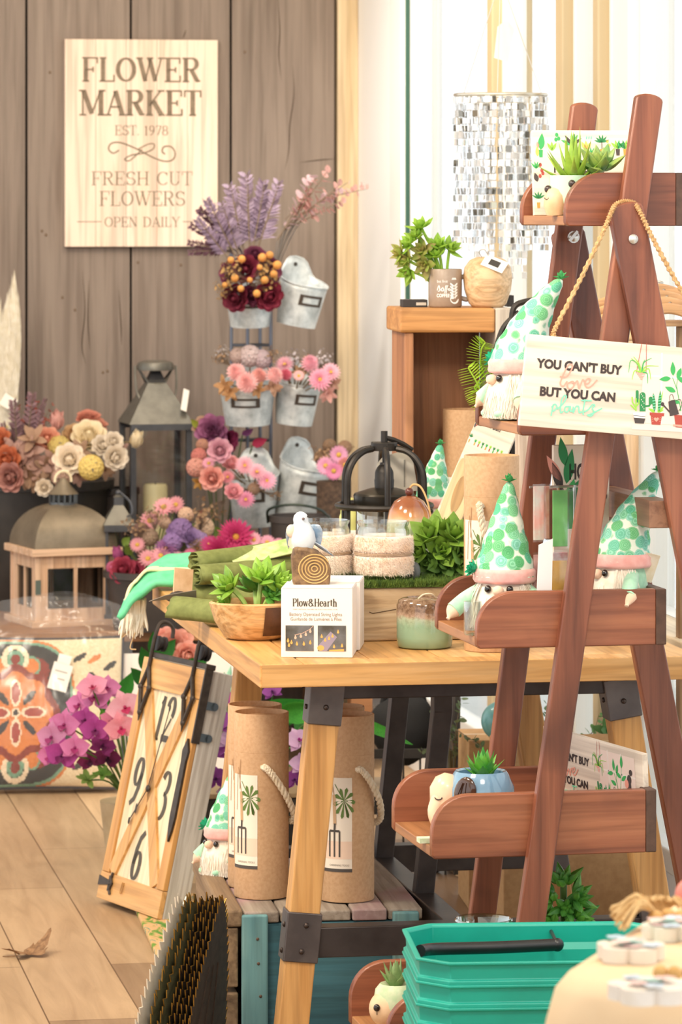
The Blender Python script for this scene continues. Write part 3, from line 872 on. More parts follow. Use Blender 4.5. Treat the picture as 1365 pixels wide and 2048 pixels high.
def rope_mesh(mb, pts, r, turns, strands=3, sub=5):
    P = smooth_pts(pts, sub)
    n = len(P)
    for s_ in range(strands):
        q = []
        for i, p in enumerate(P):
            a = P[min(i + 1, n - 1)] - P[max(i - 1, 0)]
            d = a.normalized(); e = d.orthogonal().normalized() if abs(d.z) < .95 else Vector((1, 0, 0))
            e = (Vector((0, 1, 0)) - d * d.y).normalized(); g = d.cross(e)
            t = 2 * PI * (turns * i / n + s_ / strands)
            q.append(p + (e * math.cos(t) + g * math.sin(t)) * r * .55)
        mb.tube(q, r * .62, 6)
    return mb
JUTE = pm('#cfa878', .8, col2='#b48a58', sc=200)
def love_rope():
    Mi = (Matrix.Translation(love.location) @ love.rotation_euler.to_matrix().to_4x4()).inverted()
    pts = []
    for px, py, y in ((1108, 672, -.056), (1112, 655, -.050), (1160, 562, -.042), (1205, 468, -.034), (1222, 428, -.029), (1232, 410, -.018), (1250, 403, -.013), (1268, 406, -.016), (1280, 422, -.029), (1304, 472, -.036), (1345, 548, -.046), (1390, 625, -.052), (1437, 702, -.056)):
        x, z = LD.pl(px, py, y)
        pts.append(Mi @ LD.w(x, y, z))
    m = MB(); rope_mesh(m, pts, .0044, 46, 3, 8)
    m.build('rope', JUTE, love)
love_rope()
c2 = dup(love, at(1087, 1452, 6.835), 0, 'slogan sign half hidden by the ladder leg, leaning in the ladder tray beside the blue elephant planter', None, (R(4), R(2.5), R(-60)))
c2.scale = (.87, .9, .9)
for ch in list(c2.children):
    if ch.name.startswith('rope'): bpy.data.objects.remove(ch)

def dirt_sign(loc, euler, label, W=.2, Hh=.15):
    t = thing('plant_print_sign', label, 'sign', loc)
    t.rotation_euler = euler
    mb = MB(); mb.box(0, W, 0, .012, 0, Hh)
    mb.build('board', PALEW, t, 0, bevel=.0008)
    k = W / 243.0
    fn = lambda px, py: ((px - 1085) * k, Hh - (py - 252) * k)
    m = MB(); y = -.0004
    def pot(x, yb, wd, hh, mi): poly2(m, fn, [(x - wd / 2, yb - hh), (x + wd / 2, yb - hh), (x + wd * .38, yb), (x - wd * .38, yb)], y, mi)
    pot(1103, 310, 9, 16, 5); leaf2(m, fn, 1103, 294, 36, 7, 84, y, 5); leaf2(m, fn, 1096, 308, 22, 4, 92, y, 12); leaf2(m, fn, 1098, 290, 14, 3, 100, y, 1)
    for a in (60, 90, 120): leaf2(m, fn, 1127, 296, 20, 3, a, y, 6)
    for x, y_ in ((1138, 262), (1142, 270), (1136, 272)): ell2(m, fn, x, y_, 3.5, 4.5, y, 5)
    pot(1170, 309, 9, 26, 9)
    for a, mi in ((90, 5), (60, 5), (125, 11), (155, 5), (35, 11), (75, 7)): leaf2(m, fn, 1170, 284, 26, 3.6, a, y, mi)
    pot(1200, 305, 8, 10, 10)
    for a in (60, 90, 115): leaf2(m, fn, 1200, 296, 22, 4, a, y, 12)
    for a in (70, 95, 120): leaf2(m, fn, 1211, 306, 18, 2.2, a, y, 5)
    for x in (1201, 1206, 1211): leaf2(m, fn, x, 272, 9, 1.5, 80, y, 2)
    pot(1234, 306, 9, 14, 9); line2(m, fn, [(1234, 292), (1234, 276)], 1.5 * k, y, 11)
    for a in (20, 50, 80, 110, 140, 165): leaf2(m, fn, 1234, 278, 17, 2.2, a, y, 7)
    for x, y_ in ((1246, 276), (1250, 284), (1245, 292)): ell2(m, fn, x, y_, 3, 3, y, 12)
    for a in (50, 75, 100, 130): leaf2(m, fn, 1092, 334, 16, 2, a, y, 5)
    for x, y_ in ((1101, 326), (1104, 338), (1100, 350), (1106, 344)): ell2(m, fn, x, y_, 3.2, 4.2, y, 8)
    leaf2(m, fn, 1094, 362, 20, 5, 105, y, 11)
    pot(1095, 418, 7, 12, 9)
    for a in (30, 60, 90, 120, 150): leaf2(m, fn, 1095, 398, 16, 2, a, y, 7)
    for x in (1268, 1284, 1300, 1316):
        pot(x, 306, 9, 14, (9, 5, 1, 11)[(x // 16) % 4])
        for a in (50, 80, 105, 135): leaf2(m, fn, x, 292, 20, 3, a, y, 5 + (x // 16 + a) % 3)
    for i in range(8):
        x = 1130 + i * 23; pot(x, 420, 8, 10, (9, 8, 5)[i % 3])
        for a in (60, 90, 120): leaf2(m, fn, x, 410, 15, 2.4, a, y, 5 + i % 3)
    m.build('printed_plants', ART, t, 0)
    m = MB()
    x0, z0 = fn(1185, 345)
    sans(m, 'DIRT', fn(1192, 0)[0], fn(1242, 0)[0], fn(0, 342)[1], 17 * k, -.0006, 0, .04)
    sans(m, 'PLANT', fn(1130, 0)[0], fn(1186, 0)[0], fn(0, 342)[1], 17 * k, -.0006, 0, .04)
    m.build('lettering', ART, t, 0)
    return t
TR1 = TRAY[0]
x, z = LD.pl(1085, 428, .20)
dirt_sign(LD.w(x + .002, .262, TR1[2] + .0175), (R(-9), 0, TL_ - R(4)), 'pale sign printed with potted plants standing in the topmost ladder tray', .196, .146)

# ================================================================== things on the table
def ont(px, py, z=TZ): return at(px, py, dz(py, z))
KRAFT = pm('#d0a880', .7, col2='#c59b72', sc=160)
KRAFTIN = pm('#8a6440', .85)
PAPER = pm('#f6efe4', .7)
CARTON = pm('#f7efe8', .55)
def carton(loc, rz, label, front=True):
    W, D, Hh = .128, .118, .1235
    t = thing('string_light_box', label, 'box', loc, rz, None)
    mb = MB(); mb.box(-W / 2, W / 2, 0, D, 0, Hh)
    mb.build('carton', CARTON, t, 0, bevel=.001)
    mb = MB(); mb.box(-W / 2 + .001, W / 2 - .001, -.0005, D - .002, Hh, Hh + .0016)
    mb.build('lid', CARTON, t, 0, bevel=.0006)
    k = W / 144.0
    fx = lambda px: (px - 563) * k - W / 2
    fz = lambda py: (1315 - py) * k * .92
    m = MB(); y = -.0009
    m.mi = 0
    serif_text(m, 'Plow&Hearth', fx(586), fx(676), fz(1203), 15 * k, y, .16, .05, 0)
    sans(m, 'MAKE THE PLACE YOU ARE THE PLACE YOU WANT TO BE', fx(587), fx(677), fz(1211), 2.2 * k, y, 1, 0)
    sans(m, 'Battery Operated String Lights', fx(580), fx(686), fz(1224), 7 * k, y, 1, 0)
    sans(m, 'Guirlande de Lumi\u00e8res \u00e0 Piles', fx(582), fx(685), fz(1234.5), 7 * k, y, 1, 0)
    m.build('lettering', [pm('#4d4434', .6), pm('#94816c', .6)], t, 0)
    dk = pm('#4a4438', .35, col2='#77787a', sc=22); gl_ = pm('#f3b25e', .4); pk = pm('#e7bda4', .4); pu = pm('#9a8fa0', .4)
    m = MB()
    for a in (572, 637):
        m.flat([(fx(a), fz(1301)), (fx(a + 57), fz(1301)), (fx(a + 57), fz(1245)), (fx(a), fz(1245))], y, None, 0)
    for bx, by, mi in ((592, 1271, 2), (603, 1268, 2), (613, 1264, 2), (622, 1257, 2), (577, 1278, 1), (584, 1282, 1), (595, 1285, 1), (609, 1285, 1), (622, 1282, 1), (579, 1288, 1)):
        m.flat([(fx(bx + q), fz(by + r)) for q, r in ((0, -6), (2.6, 1), (1.5, 4), (-1.5, 4), (-2.6, 1))], y * 1.3, None, mi)
    m.strip([(fx(590), fz(1266)), (fx(606), fz(1262)), (fx(620), fz(1254)), (fx(628), fz(1246))], .0008, y * 1.3, None, 2)
    m.flat([(fx(637), fz(1290)), (fx(663), fz(1258)), (fx(676), fz(1270)), (fx(655), fz(1301)), (fx(640), fz(1301))], y * 1.2, None, 3)
    for bx, by in ((678, 1258), (670, 1290), (686, 1288), (645, 1268), (652, 1276), (660, 1272), (667, 1267)):
        m.flat([(fx(bx + q), fz(by + r)) for q, r in ((0, -5), (2.6, 2), (1.5, 4), (-1.5, 4), (-2.6, 2))], y * 1.4, None, 1)
    ell = arc(643, 1294, 7, 6, 0, 345, 18); m.flat([(fx(p), fz(q)) for p, q in ell], y * 1.4, None, 1)
    m.flat([(fx(660), fz(1301)), (fx(690), fz(1301)), (fx(690), fz(1296)), (fx(660), fz(1298))], y * 1.4, None, 1)
    m.build('printed_photo', [dk, gl_, pk, pu], t, 0)
    return t
p = ont(634, 1315)
carton(p, R(-4), 'white string light carton at the table edge carrying the bird figurine')
q = p + Vector((.014, .124, 0))
carton(q, R(-4), 'white string light carton standing directly behind the one with the bird')

# --- bird figurines
def bird(loc, rz, label, body, wing, s=1.0, log=True, euler=None):
    t = thing('bird_figurine', label, 'figurine', loc, rz)
    zb = .0
    if log:
        mb = MB()
        poly = [(-.033, 0), (.034, 0), (.036, .03), (.030, .046), (.012, .062), (-.008, .070), (-.030, .071), (-.036, .05)]
        mb.prism(poly, -.024, .024)
        lg = mb.build('log', pm('#8f6f4b', .55, col2='#5f4630', sc=90, bmp=.4), t, 0, bevel=.006)
        mb = MB()
        for r in (.005, .0105, .016, .0215, .027):
            pts = [(.006 + r * math.cos(a) * 1.05, -.0245, .031 + r * math.sin(a) * .95) for a in [2 * PI * i / 26 for i in range(26)]]
            pts = [q for q in pts if q[2] > .003 and q[0] < .032]
            mb.tube(pts, .0013, 5, closed=(r < .025))
        mb.build('growth_rings', pm('#c9a468', .5), lg)
        zb = .066
    bx = -.012 if log else 0
    mb = MB()
    prof = [(.001, 0), (.016, .004), (.0235, .018), (.0225, .034), (.017, .047), (.0135, .053), (.0138, .060), (.0115, .067), (.006, .0715), (.0005, .073)]
    mb.lathe([(r * s, z * s) for r, z in prof], 18, T3(bx, 0, zb - .006) @ RY(R(-6)), None, 1.0, 1.1)
    mb.build('body', pm(body, .5, col2='#d8dfe6' if log else body, sc=40), t)
    for sg in (-1, 1):
        mb = MB(); mb.fat(.05 * s, .013 * s, .004 * s, T3(bx + sg * .019 * s, -.002, zb + .042 * s) @ RZ(R(-sg * 24)) @ RX(R(-62)), .6)
        mb.build('wing', pm(wing, .5, col2='#dfe9f2' if log else body, sc=55), t)
        mb = MB(); mb.ball((bx + sg * .0062 * s, -.0115 * s, zb + .058 * s), .0016 * s, 8, 6)
        mb.build('eye', pm('#2b2422', .2), t)
    mb = MB(); mb.fat(.06 * s, .009 * s, .003 * s, T3(bx + .010, .0, zb + .016 * s) @ RZ(R(-68)) @ RX(R(-34)), .9)
    mb.build('tail', pm(wing, .5, col2='#eef3f6' if log else body, sc=40), t)
    mb = MB(); mb.fat(.007 * s, .003 * s, .0025 * s, T3(bx - .0015, -.0125 * s, zb + .055 * s) @ RZ(R(170)) @ RX(R(-10)), 1)
    mb.build('beak', pm('#6d5a55', .4), t)
    if log:
        mb = MB(); mb.petal(.028, .008, T3(-.034, -.01, .066) @ RX(R(85)), .4)
        mb.ball((-.036, -.008, .098), (.009, .008, .012), 10, 7)
        mb.build('flower_bud', pm('#efd6bd', .5), t)
    return t
bz = p.z + .1253
bird(at(622, 1172, 7.215) + Vector((0, .012, .001)), R(2), 'pale blue bird figurine perched on a carved log, on top of the white carton', '#dfe7ec', '#8eabc8')

# --- wooden bowl
BOWLW = wood('#dcb07a', '#b98449', '#e8c493', ax=0, sc=1.2, rough=.4, dist=2.5)
def bowl():
    t = thing('wooden_bowl', 'teak bowl with dark wood corner on the table, holding a bright succulent', 'bowl', ont(509, 1283) + Vector((0, .048, 0)), R(12))
    prof = [(.0005, .003), (.040, 0), (.052, .006), (.068, .034), (.077, .068), (.072, .071), (.062, .040), (.045, .016), (.0005, .014)]
    mb = MB(); mb.lathe(prof, 40, None, None, 1.12, .95)
    mb.build('bowl_body', BOWLW, t, 50)
    mb = MB()
    for z0, z1, r0, r1 in ((.010, .064, .056, .0775),):
        vs = []
        for j in range(5):
            z = z0 + (z1 - z0) * j / 4; r = r0 + (r1 - r0) * (j / 4) ** .7 + .0008
            for i in range(6):
                a = R(-86 + i * 8)
                vs.append((r * 1.12 * math.cos(a), r * .95 * math.sin(a), z))
        mb.add(vs, [(j * 6 + i, j * 6 + i + 1, j * 6 + i + 7, j * 6 + i + 6) for j in range(4) for i in range(5)])
    mb.build('dark_inlay', pm('#5b3a26', .4, col2='#452a1b', sc=50), t)
    return t
bw = bowl()

# --- succulents
def rosette(n, L, W, T, tilt0=78, tilt1=12, curl=.12, p=.85, twist=137.5, tip=.02):
    mb = MB()
    for i in range(n):
        f = i / max(1, n - 1)
        ti = tilt0 + (tilt1 - tilt0) * f
        l = L * (.45 + .55 * f)
        mb.fat(l, W * (.5 + .5 * f), T, RZ(R(twist * i)) @ T3(0, .002 + .004 * f, .006 * (1 - f)) @ RX(R(ti)), p, curl, 6, 6, None, tip)
    return mb
GSUC = pm('#8fb83f', .42, col2='#6c9a34', sc=30, rnd=.25)
GSUC2 = pm('#5f9a3c', .42, col2='#3f7a34', sc=30, rnd=.25)
GSUCR = pm('#8aa63c', .45, col2='#a9713f', sc=34, rnd=.25)
def bush(name, label, loc, heads, stemcol=GSUC, cat='plant', group=None, base=(0, 0, 0), stem_r=.004):
    """heads: (local xyz, direction, mesh, part name)"""
    t = thing(name, label, cat, loc, 0, group)
    for (xyz, d, me, pn, sc_) in heads:
        inst(me, pn, t, xyz, d, sc_, random.uniform(0, 6))
        mb = MB()
        b0 = Vector(base); e = Vector(xyz); mid = (b0 + e) / 2 + Vector((0, 0, .15 * (e - b0).length))
        mb.tube(smooth_pts([b0, mid, e], 4), stem_r, 6)
        mb.build('stem', stemcol, t)
    return t
ME_ros = rosette(15, .046, .0135, .005, 80, 20, .1).mesh('rosette', GSUC)
ME_rosd = rosette(17, .046, .0135, .005, 80, 15, .1).mesh('rosette', GSUC2)
ME_rosr = rosette(15, .048, .014, .004, 82, 22, .08).mesh('rosette', GSUCR)
b0 = bw.location
bush('succulent', 'bright green branching succulent standing in the teak bowl', b0 + Vector((0, 0, .012)),
     [((-.045, -.01, .085), (-.6, -.5, .6), ME_ros, 'rosette', 1.0), ((.012, -.012, .098), (0, -.5, .9), ME_ros, 'rosette', 1.1), ((.042, -.005, .088), (.5, -.5, .6), ME_ros, 'rosette', 1.05), ((.0, .03, .075), (0, .3, .9), ME_rosd, 'rosette', 1.0), ((-.05, .012, .05), (-.9, -.2, .35), ME_ros, 'rosette', .8), ((.03, -.02, .072), (.4, -.6, .5), ME_rosd, 'rosette', .75)], pm('#a9c86a', .5), base=(.004, -.006, .0), stem_r=.0045)

# --- olive rolls
OLIVE = pm('#7d8447', .75, col2='#6b7239', sc=60, bmp=.15)
def roll_cloth(p0, p1, r, label, group='olive rolled cloths'):
    p0, p1 = Vector(p0), Vector(p1)
    L = (p1 - p0).length
    t = thing('rolled_cloth', label, 'cloth', p0, 0, group)
    M = (p1 - p0).to_track_quat('X', 'Z').to_matrix().to_4x4()
    mb = MB()
    n = 54
    prof = []
    for i in range(n):
        a = 2 * PI * 2.6 * i / (n - 1); rr = r * (.28 + .72 * i / (n - 1))
        prof.append((rr * math.cos(a) * 1.15, rr * math.sin(a) * .9))
    m = 12; vs = []
    for j in range(m + 1):
        x = L * j / m
        for i, (y, z) in enumerate(prof):
            wv = 1 + .07 * noise.noise(Vector((x * 30, i * .25, p0.x * 50)))
            xx = x + (.012 * noise.noise(Vector((i * .35, p0.z * 90, 3))) if j in (0, m) else 0)
            vs.append((xx, y * wv, z * wv))
    mb.add(vs, [(j * n + i, j * n + i + 1, (j + 1) * n + i + 1, (j + 1) * n + i) for j in range(m) for i in range(n - 1)], M)
    o = mb.build('cloth', OLIVE, t, 60)
    s = o.modifiers.new('thick', 'SOLIDIFY'); s.thickness = .0016
    return t
A0, A1 = ont(372, 1226), ont(590, 1222)
def rl(a, b_, lab, r=.021): roll_cloth(at(*a), at(*b_), r, lab)
rl((352, 1217, 7.74), (540, 1238, 7.62), 'olive green rolled cloth at the bottom of the pile, frayed end outward', .030)
rl((372, 1190, 7.86), (560, 1195, 7.85), 'olive green rolled cloth behind the bowl, second layer from the table', .026)
rl((384, 1170, 8.0), (590, 1160, 7.95), 'olive green rolled cloth resting mid pile behind the succulent bowl', .024)
rl((392, 1152, 7.83), (592, 1133, 7.95), 'olive green rolled cloth second from the top of the pile', .026)
rl((388, 1124, 7.9), (600, 1096, 8.02), 'olive green rolled cloth on the very top of the pile', .024)
mb = MB(); mb.box(-.02, .02, -.002, .002, -.032, .032)
o = mb.build('kraft_band', pm('#d9b48c', .7, col2='#c79f74', sc=40), None, 0); o.location = at(366, 1170, 7.80); o.rotation_euler = (R(-8), R(8), R(28))
tag(o, 'kraft paper label band wrapped on the olive cloth pile', 'label')
mb = MB(); mb.ball((0, 0, 0), (.02, .012, .012), 12, 8)
mb.fat(.03, .007, .006, RZ(R(60)) @ T3(0, 0, -.006))
o = mb.build('clip', pm('#3b332e', .5), None); o.location = at(357, 1194, 7.79); tag(o, 'small dark clip under the kraft label on the cloth pile', 'clip')
mb = MB()
mb.add([(-.062, 0, -.006), (-.03, -.003, .006), (.03, -.003, .016), (.03, .004, .0), (-.03, .004, -.003)], [(0, 1, 4), (1, 2, 3, 4)])
o = mb.build('trowel_blade', pm('#8f867c', .35, .7), None, 0); o.location = at(362, 1196, 7.75)
s = o.modifiers.new('thick', 'SOLIDIFY'); s.thickness = .0015
tag(o, 'pointed metal blade sticking out beneath the olive cloths', 'tool')
# seed packet lying on the rolls
mb = MB(); mb.box(-.065, .065, -.03, .03, -.0008, .0008)
o = mb.build('seed_packet', pm('#cfd3a0', .5, col2='#9db86b', sc=40), None, 0); o.location = at(527, 1104, 7.93); o.rotation_euler = (R(24), R(-12), R(10))
tag(o, 'pale green printed packet lying on the top olive cloth roll', 'packet')

# --- tea towel over the far corner
def towel():
    t = thing('tea_towel', 'mint green folded towel draped over the far corner of the pine table', 'towel', at(330, 1150, 8.45), 0)
    def sheet(pts, wv, nm, mat, th):
        P = smooth_pts([Vector(p) for p in pts], 5); n = len(P)
        mb = MB(); vs = []
        nu = 10
        for i, p in enumerate(P):
            for j in range(nu + 1):
                q = j / nu - .5
                wob = .006 * noise.noise(Vector((i * .25, j * .8, len(pts))))
                vs.append(p + Vector(wv) * q + Vector((0, wob, wob)))
        mb.add(vs, [(i * (nu + 1) + j, i * (nu + 1) + j + 1, (i + 1) * (nu + 1) + j + 1, (i + 1) * (nu + 1) + j) for i in range(n - 1) for j in range(nu)])
        o = mb.build(nm, mat, t, 60)
        s = o.modifiers.new('thick', 'SOLIDIFY'); s.thickness = th; s.offset = 0
    S_ = 8.45 / F
    L = lambda px, py, dy=0: ((px - 330) * S_, dy, -(py - 1150) * S_)
    sheet([L(420, 1139, .0), L(370, 1138, 0), L(325, 1143, -.01), L(292, 1160, -.03), L(268, 1184, -.045), L(252, 1206, -.05)], (.02, .11, .05), 'mint_cloth', pm('#6fd3a0', .75, col2='#58c08c', sc=30, bmp=.1), .012)
    sheet([L(415, 1134, .03), L(350, 1132, .03), L(305, 1137, .02), L(280, 1155, .01), L(266, 1180, .0), L(262, 1200, .0)], (.02, .09, .01), 'cream_lining', pm('#f3dfb4', .75), .006)
    mb = MB()
    for i in range(46):
        x = random.uniform(252, 292); dx = random.uniform(-14, 10)
        q = smooth_pts([L(x, 1196, -.02 + random.uniform(-.02, .02)), L(x + dx * .2, 1226, -.02), L(x + dx, 1262 + random.uniform(-8, 14), -.02 + random.uniform(-.02, .02))], 3)
        mb.tube(q, [.0035] * (len(q) - 1) + [.001], 5)
    mb.build('tassel', pm('#efe3cf', .85), t)
    m = MB()
    for a in ([L(262, 1258, -.03), L(246, 1272, -.03), L(250, 1262, -.03)], [L(272, 1262, -.03), L(262, 1292, -.03), L(274, 1296, -.03)]):
        m.tube(smooth_pts(a, 5), .0014, 5)
    m.build('cord', pm('#d8b483', .8), t)
towel()

# --- riser with turf
RV = Fr(ont(714, 1283), TH)
RW0 = RV.pl(590, 1283, 0)[0]; RW1 = RV.pl(960, 1283, 0)[0]; RH = .099; RD = .24
riser = thing('timber_riser', 'weathered timber block topped with green turf on the table behind the cartons', 'riser', RV.loc, TH)
OLDW = wood('#cdb08a', '#8f6f4e', '#dcc6a4', ax=0, sc=.8, rough=.7, bmp=.5, dist=3.5)
mb = MB(); mb.box(RW0, RW1, 0, RD, 0, RH)
mb.build('timber', OLDW, riser, 0, bevel=.004)
mb = MB(); mb.strip([(RW0 + .14, RH * .55), (.03, RH * .52), (.08, RH * .60), (RW1 - .01, RH * .66)], .0015, -.0006)
mb.build('crack', pm('#54402c', .9), riser, 0)
mb = MB(); mb.box(RW0, RW1, -.004, RD, RH, RH + .006)
for i in range(9000):
    x = random.uniform(RW0, RW1); y = random.uniform(-.006, RD) if i > 3500 else random.uniform(-.007, .004); a = random.uniform(0, 2 * PI); h = random.uniform(.006, .013)
    z = RH + (.004 if y > -.003 else random.uniform(0, .006)); dx, dy = math.cos(a) * .0011, math.sin(a) * .0011
    l = random.uniform(-.005, .005)
    mb.add([(x - dx, y - dy, z), (x + dx, y + dy, z), (x + l, y + random.uniform(-.006, .002), z + h)], [(0, 1, 2)])
mb.build('turf', pm('#6f8a35', .8, col2='#3f5a20', sc=70), riser, 0, kind='stuff')
MZ = TZ + RH + .008

# --- fur wrapped jars
FUR = pm('#f7e3d2', .95, col2='#eac8aa', sc=18, sheen=.5)
def fur_jar(loc, label, seed):
    random.seed(seed)
    t = thing('fur_wrapped_jar', label, 'jar', loc, 0)
    r, h = .0545, .104
    mb = MB()
    mb.lathe([(r * .80, .0), (r * .86, .003), (r * .90, .012), (r * .90, h - .012), (r * .84, h - .004), (r * .90, h + .002), (r * .90, h + .006), (r * .84, h + .006), (r * .80, h - .005), (r * .84, h - .016), (r * .84, .012), (.001, .008)], 40)
    mb.build('glass_jar', glass((.97, .98, .96, 1), .22), t, 60)
    mb = MB(); mb.lathe([(.001, .012), (r * .82, .012), (r * .82, h - .024), (.001, h - .024)], 30)
    mb.build('candle_wax', pm('#f7e6d2', .5), t)
    mb = MB()
    prof = []
    nz = 22
    for i in range(nz + 1):
        z = .010 + (h - .030) * i / nz
        pinch = math.exp(-((z - .05) / .004) ** 2)
        bulge = math.sin(PI * i / nz) ** .25 if 0 < i < nz else .0
        prof.append((r * (.93 + .09 * bulge) - .0065 * pinch, z))
    mb.lathe(prof, 48, wob=lambda a, i: 1 + .022 * noise.noise(Vector((math.cos(a) * 3, math.sin(a) * 3, i * .4 + seed))))
    for i in range(5200):
        a = random.uniform(0, 2 * PI); k = random.randrange(1, nz); rr, z = prof[k]
        b = Vector((rr * math.cos(a), rr * math.sin(a), z + random.uniform(-.002, .002)))
        o_ = Vector((math.cos(a), math.sin(a), 0)); s_ = Vector((-math.sin(a), math.cos(a), 0))
        e = b + o_ * random.uniform(.001, .0045) + Vector((0, 0, random.uniform(-.009, .006))) + s_ * random.uniform(-.006, .006)
        sd = Vector((0, 0, .0005)) + s_ * .0004
        mb.add([b - sd, b + sd, e], [(0, 1, 2)])
    mb.build('fur_wrap', FUR, t, 60)
    mb = MB(); rr = r * .985
    for dz_ in (-.0012, .0012): mb.tube([(rr * math.cos(a), rr * math.sin(a), .050 + dz_) for a in [2 * PI * i / 40 for i in range(40)]], .0016, 6, True)
    mb.build('twine', pm('#b79a80', .8), t)
    return t
fur_jar(at(767, 1152, 7.50).xy.to_3d() + Vector((0, 0, MZ)), 'fur wrapped glass candle jar on the turf, beside the lantern pendant', 3)
fur_jar(at(652, 1149, 7.53).xy.to_3d() + Vector((-.004, 0, MZ)), 'fur wrapped glass candle jar directly behind the bird figurine', 4)
random.seed(11)

# --- cage pendant lamp
IRON = pm('#3a3531', .45, .55, col2='#2c2825', sc=30)
def cage_lamp():
    Y = 7.98; k = Y / F
    base = at(769, 1180, Y); base.z = TZ
    t = thing('cage_pendant_lamp', 'black wire cage pendant lamp with glass jar shade standing on the table', 'lamp', base, R(14))
    Z = lambda py: H - (py - HY) * k - TZ
    r = 94 * k
    mb = MB()
    mb.tube([(r * math.cos(a), r * math.sin(a), Z(1011)) for a in [2 * PI * i / 44 for i in range(44)]], .0062, 8, True)
    mb.tube([(r * .95 * math.cos(a), r * .95 * math.sin(a), .007) for a in [2 * PI * i / 44 for i in range(44)]], .0062, 8, True)
    mb.build('ring', IRON, t)
    for i in range(6):
        a = R(20 + i * 60)
        q = [(.028, Z(897)), (.05, Z(902)), (.072, Z(918)), (.086, Z(945)), (r * .94, Z(985)), (r * .945, Z(1030)), (r * .945, .004)]
        mb = MB(); mb.tube(smooth_pts([(x * math.cos(a), x * math.sin(a), z) for x, z in q], 5), .0062, 8)
        mb.build('cage_rib', IRON, t)
    mb = MB()
    mb.lathe([(.0005, Z(901)), (.027, Z(901)), (.0275, Z(899)), (.0275, Z(886)), (.026, Z(884)), (.007, Z(884)), (.007, Z(862)), (.0005, Z(862))], 12)
    mb.build('hub', IRON, t, 30)
    mb = MB(); mb.lathe([(.0005, Z(932)), (.004, Z(931)), (.004, Z(900)), (.0005, Z(900))], 12)
    mb.build('stem', IRON, t)
    mb = MB(); rr = 54 * k
    mb.lathe([(.0005, Z(976)), (.019, Z(976)), (.02, Z(960)), (.019, Z(957)), (.0185, Z(945)), (.017, Z(940)), (.013, Z(933)), (.009, Z(929)), (.008, Z(925)), (.0005, Z(925))], 24)
    mb.build('socket', IRON, t, 30)
    mb = MB(); mb.lathe([(rr * 1.12, Z(1008)), (rr * 1.15, Z(990)), (rr * 1.1, Z(986)), (rr * .5, Z(976)), (.002, Z(974))], 36)
    mb.build('cap', pm('#3d3933', .3, .8), t, 30)
    mb = MB(); mb.lathe([(rr * 1.0, Z(1008)), (rr * 1.06, Z(1014)), (rr * 1.06, Z(1100)), (rr * .98, Z(1150)), (rr * .5, Z(1165)), (.002, Z(1166))], 36)
    mb.build('glass_shade', glass((.93, .95, .92, 1), .25), t, 60)
    mb = MB(); mb.tube([(.005, 0, Z(876)), (.02, 0, Z(880)), (.04, 0, Z(889)), (.058, 0, Z(901))], .005, 8)
    mb.build('hook', IRON, t)
    mb = MB()
    x0, x1, z0, z1 = -14 * k, 57 * k, Z(986), Z(917)
    mb.prism([(x0, z1 - .014), (x0 + .012, z1 + .0), (x1 - .012, z1 + .014), (x1, z1 + .002), (x1 + .012, z0), (x0, z0)], .058, .0595, RZ(R(-14)))
    tg = mb.build('hang_tag', pm('#dfd6c6', .7), t, 0)
    mb = MB(); mb.box(.040, .043, .057, .0578, z0 + .008, z1 - .006, RZ(R(-14)))
    mb.build('printed_line', pm('#9d968a', .7), tg, 0)
cage_lamp()

# --- ceramic gourd
def gourd():
    t = thing('gourd_ornament', 'glazed ceramic dome ornament, brown above and pale green below, before the cage lamp', 'ornament', at(819, 1120, 7.65).xy.to_3d() + Vector((0, 0, MZ - .006)), 0); t.scale = (1.02, 1.02, 1.27)
    m, nt, b = newmat('two_glaze')
    tc = nt.nodes.new('ShaderNodeTexCoord'); sp = nt.nodes.new('ShaderNodeSeparateXYZ'); nt.links.new(tc.outputs['Object'], sp.inputs[0])
    nz = tnoise(nt, coords(nt, 40, rnd=False), 1, 5)
    ma = nt.nodes.new('ShaderNodeMath'); ma.operation = 'MULTIPLY_ADD'; ma.inputs[1].default_value = .012; nt.links.new(nz, ma.inputs[0]); nt.links.new(sp.outputs[2], ma.inputs[2])
    mr = nt.nodes.new('ShaderNodeMapRange'); mr.inputs[1].default_value = .060; mr.inputs[2].default_value = .125; nt.links.new(ma.outputs[0], mr.inputs[0])
    nt.links.new(ramp(nt, mr.outputs[0], [(.25, '#a9b68c'), (.42, '#c9c49a'), (.55, '#c98f5c'), (.8, '#8a4f30')]), b.inputs['Base Color'])
    b.inputs['Roughness'].default_value = .12; b.inputs['Coat Weight'].default_value = .6
    mb = MB(); mb.lathe([(.0005, 0), (.03, .002), (.041, .018), (.043, .05), (.0425, .078), (.038, .098), (.028, .112), (.014, .119), (.0005, .121)], 40)
    mb.build('dome', m, t, 60)
    mb = MB(); mb.ball((0, 0, .126), (.008, .008, .0065), 14, 9)
    mb.build('bead', pm('#5e2d22', .25), t)
    mb = MB(); mb.tube(smooth_pts([(0, 0, .13), (.008, -.003, .137), (.022, -.008, .133), (.034, -.02, .112), (.042, -.026, .08), (.046, -.02, .05)], 6), .0018, 6)
    mb.build('cord', pm('#c9a06a', .8), t)
gourd()

